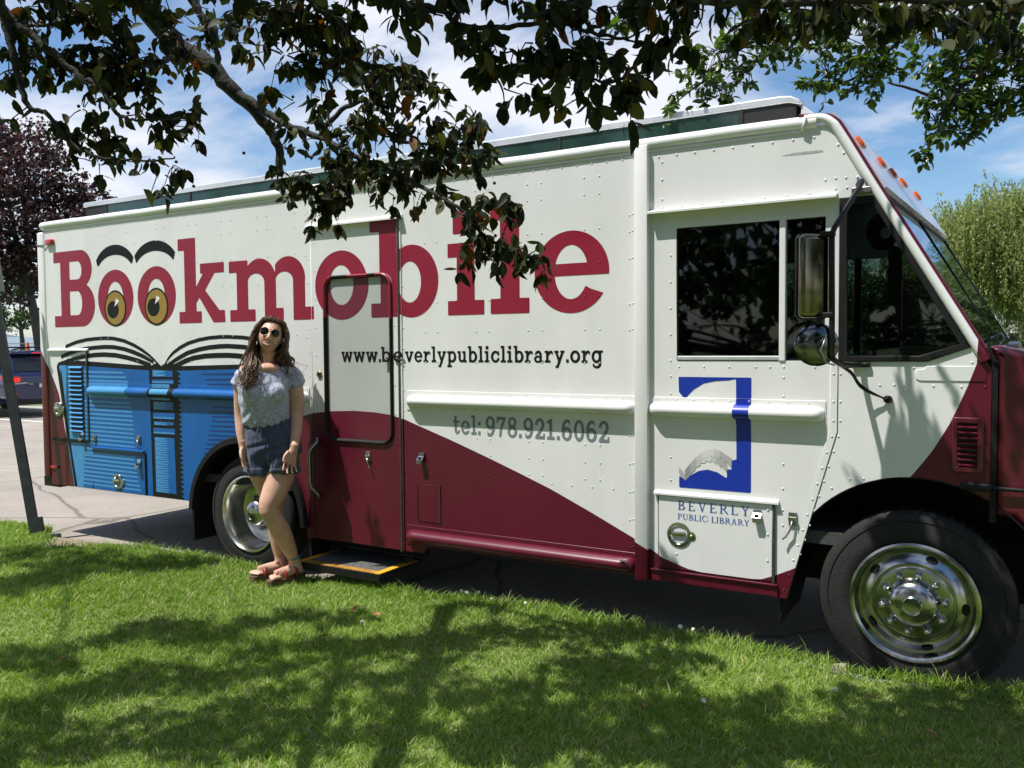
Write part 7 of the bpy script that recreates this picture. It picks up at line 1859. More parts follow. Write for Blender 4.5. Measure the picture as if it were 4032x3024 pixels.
def ruffle(me, fn):
    n = len(me.vertices)
    co = np.empty(n * 3, np.float32); me.vertices.foreach_get('co', co); co = co.reshape(-1, 3)
    no = np.empty(n * 3, np.float32); me.vertices.foreach_get('normal', no); no = no.reshape(-1, 3)
    co += no * fn(co)[:, None]
    me.vertices.foreach_set('co', co.ravel()); me.update()

def skin_mat():
    m, nt, p = _princ('skin')
    tc = nt.nodes.new('ShaderNodeTexCoord')
    n = nt.nodes.new('ShaderNodeTexNoise'); n.inputs['Scale'].default_value = 14; n.inputs['Detail'].default_value = 5
    nt.links.new(tc.outputs['Object'], n.inputs['Vector'])
    r = nt.nodes.new('ShaderNodeValToRGB'); r.color_ramp.elements[0].position = .3; r.color_ramp.elements[1].position = .7
    r.color_ramp.elements[0].color = (0.53, 0.30, 0.21, 1); r.color_ramp.elements[1].color = (0.63, 0.38, 0.275, 1)
    nt.links.new(n.outputs['Fac'], r.inputs[0]); nt.links.new(r.outputs[0], p.inputs['Base Color'])
    p.inputs['Roughness'].default_value = 0.48
    p.inputs['Subsurface Weight'].default_value = 0.12
    p.inputs['Subsurface Radius'].default_value = (0.02, 0.008, 0.004)
    p.inputs['Subsurface Scale'].default_value = 0.4
    return m
M_skin = skin_mat()

# head (own frame: face towards -y), then tilted on the neck
HC = Vector((-0.026, -0.015, 1.655)); HT = Matrix.Translation(HC) @ Matrix.Rotation(math.radians(13), 4, 'Y') @ Matrix.Rotation(math.radians(-5), 4, 'X') @ Matrix.Rotation(math.radians(-4), 4, 'Z')
def head_parts():
    V_, F_ = ball((0, 0, 0), (1, 1, 1), 40, 28)
    out = []
    for x, y, z in V_:
        w = 0.073; d = 0.096; h = 0.112
        if z < 0:
            k = -z
            w *= 1 - 0.30 * k ** 1.6; 
            yy = y * d * (1 - 0.16 * k)
            if y > 0: yy *= 1 - 0.45 * k
        else: yy = y * d
        X, Y, Z = x * w, yy, z * h
        if y < 0:
            f = math.exp(-((x / 0.55) ** 2))
            # brow, eye sockets, cheeks, chin
            Y -= 0.006 * math.exp(-((z - 0.30) / 0.14) ** 2) * f
            Y += 0.010 * math.exp(-((z - 0.08) / 0.12) ** 2) * math.exp(-((abs(x) - 0.38) / 0.2) ** 2)
            Y -= 0.007 * math.exp(-((z + 0.22) / 0.22) ** 2) * math.exp(-((abs(x) - 0.5) / 0.22) ** 2)
            Y -= 0.010 * math.exp(-((z + 0.88) / 0.16) ** 2) * math.exp(-(x / 0.35) ** 2)
        out.append((X, Y, Z))
    P_ = [(out, F_)]
    P_.append(ell_tube([(0, -0.088, 0.022), (0, -0.103, -0.002), (0, -0.114, -0.020), (0, -0.104, -0.030)], [0.008, 0.010, 0.013, 0.010], [0.012, 0.013, 0.013, 0.008], 10, 3))
    for s in (-1, 1): P_.append(ball((s * 0.011, -0.101, -0.025), (0.008, 0.009, 0.007), 8, 6))
    for s in (-1, 1): P_.append(ball((s * 0.074, 0.008, -0.005), (0.009, 0.017, 0.030), 8, 8))
    P_.append(ball((0, -0.083, -0.060), (0.030, 0.014, 0.016), 12, 8))
    return [([HT @ Vector(v) for v in a], f) for a, f in P_]

def hand(wrist, ang_z, palm_dir, side):
    """relaxed hand hanging from the wrist; side +1 thumb towards -x, -1 thumb towards +x"""
    w = Vector(wrist); d = Vector(palm_dir).normalized()
    across = Vector((math.cos(ang_z), math.sin(ang_z), 0)); across = (across - d * across.dot(d)).normalized()
    nrm = d.cross(across)
    P_ = []
    pc = w + d * 0.045
    V_, F_ = ball((0, 0, 0), (1, 1, 1), 14, 10)
    P_.append(([pc + across * v[0] * 0.037 + d * v[1] * 0.052 + nrm * v[2] * 0.017 for v in V_], F_))
    P_.append(ell_tube([w - d * 0.03, w + d * 0.02], [0.026, 0.028], [0.021, 0.018], 12, 2))
    for k, (o, L, r_) in enumerate(((-0.029, 0.070, 0.0078), (-0.010, 0.082, 0.0084), (0.010, 0.076, 0.0084), (0.028, 0.058, 0.0076))):
        b = w + d * 0.078 + across * o * 1.05
        curl = 0.16 + 0.07 * k
        p1 = b + d * L * 0.42 + nrm * L * curl * 0.35 + across * o * 0.25
        p2 = b + d * L * 0.74 + nrm * L * curl * 0.95 + across * o * 0.38
        p3 = b + d * L * 0.98 + nrm * L * curl * 1.75 + across * o * 0.42
        P_.append(ell_tube([b - d * 0.02, p1, p2, p3], [r_ * 1.1, r_, r_ * .95, r_ * .8], None, 8, 3))
    b = w + d * 0.022 - across * 0.030 * side
    P_.append(ell_tube([b, b - across * 0.020 * side + d * 0.028 + nrm * .008, b - across * 0.026 * side + d * 0.052 + nrm * .014, b - across * 0.022 * side + d * 0.074 + nrm * .020], [0.012, 0.0105, 0.0095, 0.008], None, 8, 3))
    return P_

body = head_parts()
body.append(ell_tube([(-0.055, 0.035, 1.44), (-0.050, 0.022, 1.50), (-0.042, 0.012, 1.565), (-0.034, 0.012, 1.62)], [0.060, 0.050, 0.049, 0.05], [0.058, 0.052, 0.052, 0.055], 16))
# chest and shoulders
body.append(ell_tube([(-0.060, 0.02, 1.05), (-0.062, 0.01, 1.20), (-0.066, 0.0, 1.32), (-0.062, 0.015, 1.42), (-0.058, 0.022, 1.462)], [0.115, 0.125, 0.140, 0.135, 0.085], [0.09, 0.10, 0.105, 0.085, 0.06], 20))
body.append(ell_tube([(-0.205, 0.03, 1.425), (-0.06, 0.025, 1.452), (0.090, 0.03, 1.415)], [0.045, 0.048, 0.045], [0.045, 0.055, 0.045], 14))
# arms
body.append(ell_tube([(-0.190, 0.03, 1.42), (-0.212, 0.035, 1.33), (-0.220, 0.05, 1.22), (-0.222, 0.05, 1.14), (-0.218, 0.025, 1.05), (-0.210, 0.0, 0.965)], [0.046, 0.045, 0.041, 0.037, 0.034, 0.024], [0.05, 0.048, 0.044, 0.04, 0.036, 0.026], 16))
body += hand((-0.207, -0.006, 0.960), math.radians(60), (0.10, -0.06, -1.0), 1)
body.append(ell_tube([(0.092, 0.03, 1.415), (0.118, 0.03, 1.33), (0.128, 0.03, 1.23), (0.128, 0.02, 1.145), (0.122, -0.05, 1.04), (0.106, -0.125, 0.945)], [0.050, 0.056, 0.053, 0.044, 0.038, 0.026], [0.052, 0.056, 0.052, 0.044, 0.038, 0.028], 16))
body += hand((0.104, -0.130, 0.940), math.radians(25), (-0.28, -0.10, -1.0), 1)
# pelvis and legs
body.append(ell_tube([(-0.045, 0.02, 1.08), (-0.025, 0.02, 0.96), (-0.025, 0.02, 0.87)], [0.12, 0.150, 0.135], [0.09, 0.102, 0.095], 20))
body.append(ell_tube([(0.040, 0.01, 0.90), (0.022, -0.02, 0.78), (-0.020, -0.06, 0.66), (-0.056, -0.085, 0.57), (-0.030, -0.075, 0.50), (0.012, -0.05, 0.41), (0.052, -0.02, 0.31), (0.088, 0.0, 0.215), (0.100, 0.005, 0.165)], [0.090, 0.094, 0.080, 0.064, 0.060, 0.063, 0.052, 0.036, 0.034], [0.090, 0.096, 0.082, 0.064, 0.062, 0.066, 0.054, 0.038, 0.038], 20))
body.append(ell_tube([(-0.105, 0.03, 0.90), (-0.092, 0.05, 0.78), (-0.055, 0.075, 0.66), (-0.030, 0.085, 0.57), (-0.022, 0.10, 0.48), (-0.010, 0.12, 0.38), (-0.004, 0.125, 0.28), (0.004, 0.125, 0.20), (0.006, 0.125, 0.165)], [0.088, 0.090, 0.074, 0.058, 0.055, 0.057, 0.046, 0.034, 0.033], [0.090, 0.093, 0.076, 0.06, 0.058, 0.06, 0.048, 0.036, 0.037], 18))
GZ = 0.078                                    # grass level she stands on
def foot(ank, d, side):
    a = Vector(ank); d = Vector(d).normalized(); s = Vector((-d.y, d.x, 0)) * side
    P_ = [ell_tube([a + Vector((0, 0, 0.02)), a - d * 0.012 + Vector((0, 0, -0.035))], [0.034, 0.036], [0.038, 0.042], 14, 3)]
    P_.append(ell_tube([a - d * 0.045 + Vector((0, 0, GZ + 0.050 - a.z)), a + d * 0.03 + Vector((0, 0, GZ + 0.058 - a.z)), a + d * 0.10 + Vector((0, 0, GZ + 0.046 - a.z)), a + d * 0.15 + Vector((0, 0, GZ + 0.036 - a.z))], [0.032, 0.034, 0.042, 0.042], [0.030, 0.038, 0.026, 0.016], 14, 3))
    for k in range(5):
        o = (-0.032 + 0.0165 * k)
        L = (0.052, 0.048, 0.042, 0.035, 0.027)[k]; r_ = (0.0125, 0.0095, 0.009, 0.0085, 0.0085)[k]
        b = a + d * 0.145 + s * o; b.z = GZ + 0.034
        e = b + d * L + s * o * 0.12; e.z = GZ + 0.031
        P_.append(ell_tube([b - d * 0.01, (b + e) / 2 + Vector((0, 0, 0.006)), e], [r_, r_, r_ * .9], None, 8, 3))
    return P_
FD1, FD2 = Vector((-0.85, -0.52, 0)), Vector((-0.93, -0.36, 0))
A1, A2 = (0.104, 0.005, 0.165), (0.010, 0.125, 0.165)
body += foot(A1, FD1, -1); body += foot(A2, FD2, 1)
link('body', voxel_union(body, 0.0056, 3, 0.4), M_skin, pers)

# sandals
M_sole = mat('cork_sole', (0.10, 0.062, 0.035), 0.85, var=0.2, vscale=60)
M_strap = mat('red_leather', (0.33, 0.022, 0.028), 0.4, var=0.15, vscale=50)
def sandal(ank, d, side):
    a = Vector(ank); d = Vector(d).normalized(); s = Vector((-d.y, d.x, 0)) * side
    sd = empty('sandal', (0, 0, 0)); sd.parent = pers
    ol = [(-0.068, 0.0), (-0.060, 0.026), (-0.02, 0.035), (0.04, 0.037), (0.10, 0.046), (0.16, 0.047), (0.195, 0.036), (0.210, 0.010), (0.212, -0.012), (0.20, -0.034), (0.16, -0.047), (0.10, -0.044), (0.04, -0.035), (-0.02, -0.034), (-0.060, -0.025)]
    VV = []
    for z in (GZ - 0.006, GZ + 0.020):
        for t, o in ol:
            q = a + d * t + s * o; VV.append((q.x, q.y, z + (0.006 if t < -0.01 and z > GZ else 0)))
    n = len(ol)
    link('sole', pydata(VV, [(k, (k + 1) % n, n + (k + 1) % n, n + k) for k in range(n)] + [tuple(range(n - 1, -1, -1)), tuple(range(n, 2 * n))]), M_sole, sd)
    for (t, wd, hgt, sw) in ((0.028, 0.021, 0.098, 0.040), (0.108, 0.017, 0.070, 0.048)):
        VV, FF = [], []
        for i in range(13):
            an = math.pi * i / 12
            for e in (-1, 1):
                q = a + d * (t + e * wd * 0.5 + 0.012 * math.cos(an)) + s * sw * math.cos(an)
                VV.append((q.x, q.y, GZ + 0.016 + (hgt - 0.016) * math.sin(an) ** 0.8))
        for i in range(12): FF.append((2 * i, 2 * i + 1, 2 * i + 3, 2 * i + 2))
        st_ = link('strap', pydata(VV, FF), M_strap, sd, True)
        so = st_.modifiers.new('t', 'SOLIDIFY'); so.thickness = 0.0045; so.offset = 1
        q = a + d * t - s * sw * 0.55 * side * (1 if side < 0 else -1)
        link('buckle', box_me(q.x - 0.010, q.x + 0.010, q.y - 0.010, q.y - 0.004 + 0.006, GZ + hgt * 0.80, GZ + hgt * 0.80 + 0.016, 0.003), M_chrome, sd)
    # thong strap between the toes
    q0 = a + d * 0.165 - s * 0.018; q1 = a + d * 0.115
    link('strap', tube_me([(q0.x, q0.y, GZ + 0.022), ((q0.x + q1.x) / 2, (q0.y + q1.y) / 2, GZ + 0.066), (q1.x, q1.y, GZ + 0.074)], 0.0055, 6), M_strap, sd, True)
sandal(A1, FD1, -1); sandal(A2, FD2, 1)
an_ = [(0.094 + 0.041 * math.cos(t), 0.002 + 0.044 * math.sin(t), 0.212 + 0.006 * math.cos(t)) for t in np.linspace(0, 2 * math.pi, 24)]
link('anklet', tube_me(an_, 0.0042, 6, cap=False), mat('woven_teal', (0.03, 0.15, 0.20), 0.8, col2=(0.10, 0.30, 0.34), vscale=160), pers, True)

# top: loose, short sleeves, gathered at the waist
def fabric(name, ramp, scale, rough=0.85, weave=900):
    m, nt, p = _princ(name); N, L = nt.nodes, nt.links
    tc = N.new('ShaderNodeTexCoord')
    n = N.new('ShaderNodeTexNoise'); n.inputs['Scale'].default_value = scale; n.inputs['Detail'].default_value = 7; n.inputs['Roughness'].default_value = 0.75; n.inputs['Distortion'].default_value = 1.2
    L.new(tc.outputs['Object'], n.inputs['Vector'])
    r = N.new('ShaderNodeValToRGB')
    while len(r.color_ramp.elements) < len(ramp): r.color_ramp.elements.new(0.5)
    for e, (pos, c) in zip(r.color_ramp.elements, ramp): e.position = pos; e.color = (*c, 1)
    L.new(n.outputs['Fac'], r.inputs[0]); L.new(r.outputs[0], p.inputs['Base Color'])
    p.inputs['Roughness'].default_value = rough; p.inputs['Sheen Weight'].default_value = 0.2
    nb = N.new('ShaderNodeTexNoise'); nb.inputs['Scale'].default_value = 26; nb.inputs['Detail'].default_value = 6
    mp = N.new('ShaderNodeMapping'); mp.inputs['Scale'].default_value = (1.6, 1.6, 0.55); L.new(tc.outputs['Object'], mp.inputs[0]); L.new(mp.outputs[0], nb.inputs['Vector'])
    b = N.new('ShaderNodeBump'); b.inputs['Strength'].default_value = 0.5; b.inputs['Distance'].default_value = 0.02
    L.new(nb.outputs['Fac'], b.inputs['Height']); L.new(b.outputs[0], p.inputs['Normal'])
    return m
M_top = fabric('mottled_blue_cotton', [(0.32, (0.15, 0.17, 0.27)), (0.46, (0.29, 0.32, 0.43)), (0.55, (0.46, 0.49, 0.60)), (0.68, (0.66, 0.68, 0.74))], 85)
M_short = fabric('navy_linen', [(0.3, (0.030, 0.040, 0.080)), (0.7, (0.055, 0.070, 0.125))], 60)
T_ = []
T_.append(ell_tube([(-0.060, 0.012, 1.105), (-0.062, 0.008, 1.125), (-0.066, 0.002, 1.19), (-0.074, -0.008, 1.27), (-0.074, -0.004, 1.34), (-0.066, 0.010, 1.40), (-0.060, 0.022, 1.44), (-0.058, 0.030, 1.462)], [0.128, 0.146, 0.152, 0.158, 0.160, 0.158, 0.132, 0.098], [0.10, 0.118, 0.122, 0.128, 0.124, 0.106, 0.084, 0.062], 28))
for s in (-1, 1): T_.append(ball((-0.070 + s * 0.070, -0.085, 1.295), (0.070, 0.062, 0.072), 16, 10))
T_.append(ell_tube([(-0.06, 0.028, 1.43), (-0.165, 0.03, 1.432), (-0.205, 0.032, 1.395), (-0.226, 0.034, 1.345)], [0.050, 0.050, 0.052, 0.054], [0.066, 0.062, 0.062, 0.066], 18))
T_.append(ell_tube([(-0.05, 0.028, 1.43), (0.060, 0.03, 1.424), (0.108, 0.03, 1.385), (0.134, 0.03, 1.340)], [0.050, 0.054, 0.062, 0.068], [0.066, 0.066, 0.070, 0.074], 18))
topm = voxel_union(T_, 0.006, 5, 0.5)
def top_wr(co):
    x, y, z = co[:, 0], co[:, 1], co[:, 2]
    pleat = 0.0035 * np.sin(x * 95 + 6 * np.sin(z * 14)) * np.clip((1.24 - z) / 0.12, 0, 1)
    hem = 0.004 * np.sin(x * 150 + z * 40) * np.exp(-((z - 1.115) / 0.03) ** 2)
    diag = 0.0035 * np.sin((x * 0.8 + z) * 70 + 3 * np.sin(x * 20)) * np.clip((z - 1.2) / 0.1, 0, 1) * np.clip(np.abs(x + .06) / 0.12, 0.2, 1)
    return (pleat + hem + diag).astype(np.float32)
ruffle(topm, top_wr)
link('top', topm, M_top, pers)
# scooped neckline shows skin
nk = ball((-0.052, -0.036, 1.452), (0.082, 0.060, 0.036), 24, 14)
link('neckline_skin', pydata(*nk), M_skin, pers, True)

S_ = []
S_.append(ell_tube([(-0.058, 0.015, 1.118), (-0.055, 0.015, 1.10), (-0.040, 0.018, 1.03), (-0.022, 0.02, 0.96), (-0.020, 0.02, 0.90)], [0.136, 0.142, 0.168, 0.183, 0.178], [0.104, 0.108, 0.126, 0.134, 0.130], 26))
S_.append(ell_tube([(0.045, 0.01, 0.93), (0.034, -0.01, 0.86), (0.034, -0.025, 0.785)], [0.104, 0.107, 0.112], [0.118, 0.118, 0.120], 22))
S_.append(ell_tube([(-0.105, 0.025, 0.93), (-0.102, 0.035, 0.86), (-0.112, 0.042, 0.782)], [0.094, 0.095, 0.098], [0.115, 0.114, 0.116], 22))
S_.append(ball((-0.036, -0.01, 0.872), (0.085, 0.105, 0.062), 16, 10))
shm = voxel_union(S_, 0.006, 4, 0.5)
def sh_wr(co):
    x, y, z = co[:, 0], co[:, 1], co[:, 2]
    gather = 0.0035 * np.sin(x * 130 + 2 * np.sin(z * 30)) * np.exp(-((z - 1.09) / 0.03) ** 2)
    fold = 0.004 * np.sin((x * 1.1 - z * 0.9) * 60 + 4 * np.sin(z * 17 + x * 9)) * np.clip((1.03 - z) / 0.08, 0, 1)
    cuff = 0.005 * ((z < 0.815) & (z > 0.77)).astype(float) - 0.011 * np.exp(-((x + 0.055 + 0.25 * (z - 0.80)) / 0.014) ** 2) * np.clip((0.93 - z) / 0.06, 0, 1) * (y < 0.05)
    return (gather + fold + cuff).astype(np.float32)
ruffle(shm, sh_wr)
sho = link('shorts', shm, M_short, pers)
link('drawstring', tube_me(smooth_path([(-0.105, -0.098, 1.085), (-0.118, -0.118, 1.05), (-0.112, -0.128, 1.005)], 4), 0.004, 6), M_short, sho, True)
link('drawstring', tube_me(smooth_path([(-0.100, -0.098, 1.085), (-0.092, -0.118, 1.055), (-0.098, -0.126, 1.02)], 4), 0.004, 6), M_short, sho, True)

# face: mouth, sunglasses
def HM(me): me.transform(HT); return me
M_lip = mat('lips', (0.33, 0.11, 0.085), 0.4)
M_teeth = mat('teeth', (0.78, 0.75, 0.68), 0.3)
mo = [(0.035 * t, -0.0955 + 0.014 * t * t, -0.058 + 0.010 * t * t) for t in np.linspace(-1, 1, 11)]
link('teeth', HM(pydata([(x, y - 0.0015, z + (0.0060 if k else -0.0065) * (1 - (x / 0.036) ** 2)) for k in (0, 1) for x, y, z in mo], [(i, i + 1, 12 + i, 11 + i) for i in range(10)])), M_teeth, pers)
link('lips', HM(tube_me([(x * 1.06, y - 0.001, z + 0.0075 * (1 - (x / 0.040) ** 2)) for x, y, z in mo], [0.0008] + [0.0030] * 9 + [0.0008], 6)), M_lip, pers, True)
link('lips', HM(tube_me([(x * 1.06, y - 0.001, z - 0.0098 * (1 - (x / 0.040) ** 2)) for x, y, z in mo], [0.0008] + [0.0040] * 9 + [0.0008], 6)), M_lip, pers, True)
sg = empty('sunglasses', (0, 0, 0)); sg.parent = pers
M_lens = mat('dark_lens', (0.006, 0.007, 0.006), 0.06, spec=0.6)
M_wire = mat('gold_wire', (0.55, 0.42, 0.22), 0.25, metal=1.0)
for s in (-1, 1):
    cx = s * 0.034
    ring_ = [(cx + 0.0265 * math.cos(a), -0.102 + 0.012 * abs(cx + 0.0265 * math.cos(a)) / 0.06, 0.018 + 0.0255 * math.sin(a)) for a in np.linspace(0, 2 * math.pi, 25)]
    link('lens', HM(pydata([(cx, -0.100, 0.018)] + [(x, y + 0.001, z) for x, y, z in ring_[:-1]], [(0, 1 + k, 1 + (k + 1) % 24) for k in range(24)])), M_lens, sg)
    link('rim', HM(tube_me(ring_, 0.0014, 6, cap=False)), M_wire, sg, True)
    link('temple', HM(tube_me([(s * 0.060, -0.090, 0.026), (s * 0.073, -0.06, 0.024), (s * 0.080, 0.0, 0.020)], 0.0014, 5)), M_wire, sg)
link('bridge', HM(tube_me([(-0.010, -0.101, 0.024), (0, -0.106, 0.028), (0.010, -0.101, 0.024)], 0.0014, 5)), M_wire, sg)

# hair: long, wavy, parted; a cap plus many locks
def hair_mat():
    m, nt, p = _princ('brown_hair'); N, L = nt.nodes, nt.links
    at = N.new('ShaderNodeAttribute'); at.attribute_name = 'tint'
    r = N.new('ShaderNodeValToRGB')
    r.color_ramp.elements[0].color = (0.034, 0.018, 0.011, 1); r.color_ramp.elements[1].color = (0.24, 0.125, 0.065, 1)
    L.new(at.outputs['Fac'], r.inputs[0]); L.new(r.outputs[0], p.inputs['Base Color'])
    p.inputs['Roughness'].default_value = 0.38
    return m
M_hair = hair_mat()
def hair():
    r = np.random.default_rng(4)
    parts, tint = [], []
    # cap over skull, open at the face
    V_, F_ = ball((0, 0.012, 0.016), (0.083, 0.104, 0.110), 36, 26)
    keepf = []
    for f in F_:
        c = sum((Vector(V_[i]) for i in f), Vector()) / len(f)
        if (c.y > 0.012 or c.z > 0.088 - 0.25 * max(0, abs(c.x) - 0.03) + max(0, (-c.y - 0.05)) * 0.35) and c.z > -0.09: keepf.append(f)
    parts.append(([HT @ (Vector(v) * (1 + 0.012 * r.standard_normal())) for v in V_], keepf)); tint += [0.1] * len(V_)
    def lock(cp, r0, wave, tb):
        sp = smooth_path(cp, 7)
        n = len(sp); ph = r.uniform(0, 6.28); pts = []
        for i, p in enumerate(sp):
            t = i / (n - 1); a = wave * t ** 0.8
            pts.append(p + Vector((a * math.sin(t * 15 + ph), a * 0.7 * math.cos(t * 13 + ph), 0)))
        rad = [r0 * (0.55 + 0.6 * math.sin(math.pi * min(1, 0.15 + 0.75 * i / (n - 1)))) * (1 - 0.75 * (i / (n - 1)) ** 4) for i in range(n)]
        v, f = tube_data(pts, rad, 4)
        parts.append((v, f)); tint.extend([float(np.clip(tb + 0.5 * (k // 4) / n + 0.08 * r.standard_normal(), 0, 1)) for k in range(len(v))])
    for i in range(520):
        side = -1 if i % 5 < 2 else 1
        y0 = r.uniform(-0.075, 0.085)
        part = Vector((-0.018 + 0.01 * r.standard_normal(), y0, 0.122 - 4.5 * y0 * y0 + 0.004 * r.standard_normal()))
        out = 0.084 + 0.014 * r.random()
        yb = y0 * 0.7 + 0.035 + 0.02 * r.standard_normal()
        yb = max(yb, -0.042)
        p1 = Vector((side * out * 0.72, yb * 0.9, 0.088 + 0.008 * r.standard_normal()))
        p2 = Vector((side * (out + 0.006), yb + 0.005, 0.015 + 0.012 * r.standard_normal()))
        p3 = Vector((side * (out + 0.004 + 0.012 * r.random()), yb + 0.010, -0.075 + 0.015 * r.standard_normal()))
        w = [HT @ q for q in (part, p1, p2, p3)]
        f = r.random()
        if side < 0:                      # over the shoulder, in front
            e1 = Vector((-0.142 + 0.024 * r.standard_normal(), -0.055 + 0.03 * r.standard_normal(), 1.475))
            e2 = Vector((-0.165 + 0.032 * r.standard_normal(), -0.115 + 0.012 * r.standard_normal(), 1.395))
            e3 = Vector((-0.180 + 0.034 * r.standard_normal(), -0.135 + 0.012 * r.standard_normal(), 1.315 + 0.05 * r.random() + 0.02 * r.standard_normal()))
        else:                             # behind and over the other shoulder
            e1 = Vector((0.045 + 0.030 * r.standard_normal(), 0.045 + 0.045 * r.standard_normal(), 1.50))
            e2 = Vector((0.090 + 0.028 * r.standard_normal(), 0.060 + 0.045 * r.standard_normal(), 1.425 + 0.015 * r.standard_normal()))
            e3 = Vector((0.130 + 0.024 * r.standard_normal(), 0.055 + 0.05 * r.standard_normal(), 1.36 + 0.06 * r.random()))
        lock(w + [e1, e2, e3], 0.0018 + 0.0020 * r.random() if f > 0.08 else 0.0009, 0.008 + 0.012 * r.random(), 0.04 + 0.22 * r.random())
    # back of the head falling between the shoulders
    for i in range(60):
        x0 = r.uniform(-0.07, 0.07)
        w = [HT @ Vector(q) for q in ((x0 * 0.4, 0.02, 0.125), (x0 * 0.9, 0.095, 0.07), (x0 * 1.1, 0.115, -0.02), (x0 * 1.2, 0.105, -0.10))]
        lock(w + [Vector((-0.03 + x0 * 1.6, 0.12, 1.47)), Vector((-0.02 + x0 * 2.0, 0.13, 1.36))], 0.008, 0.008, 0.05)
    me = pydata(*join_data(parts)); me.shade_smooth()
    a = me.attributes.new('tint', 'FLOAT', 'POINT'); a.data.foreach_set('value', np.array(tint, np.float32))
    return me
link('hair', hair(), M_hair, pers)

# ================================================================== parked cars, sign post, fence, house
def car_mesh(st):
    V_, F_ = [], []
    n = None
    for x, half in st:
        ring_ = [(x, y, z) for y, z in half] + [(x, -y, z) for y, z in reversed(half[1:-1])]
        n = len(ring_); V_ += ring_
    for i in range(len(st) - 1):
        for k in range(n): F_.append((i * n + k, i * n + (k + 1) % n, (i + 1) * n + (k + 1) % n, (i + 1) * n + k))
    F_.append(tuple(range(n - 1, -1, -1))); F_.append(tuple((len(st) - 1) * n + k for k in range(n)))
    return pydata(V_, F_)
M_carglass = mat('car_glass', (0.010, 0.012, 0.014), 0.06, spec=0.6, var=0.1)
M_tail = mat('tail_lens', (0.36, 0.010, 0.012), 0.15, coat=0.6)
def lit(name, c, s):
    m, nt, p = _princ(name)
    p.inputs['Base Color'].default_value = (*c, 1); p.inputs['Emission Color'].default_value = (*c, 1); p.inputs['Emission Strength'].default_value = s
    n = nt.nodes.new('ShaderNodeTexNoise'); n.inputs['Scale'].default_value = 40
    b = nt.nodes.new('ShaderNodeBump'); b.inputs['Strength'].default_value = 0.2; nt.links.new(n.outputs['Fac'], b.inputs['Height']); nt.links.new(b.outputs[0], p.inputs['Normal'])
    return m
M_brake = lit('brake_light', (1.0, 0.02, 0.02), 0.7)
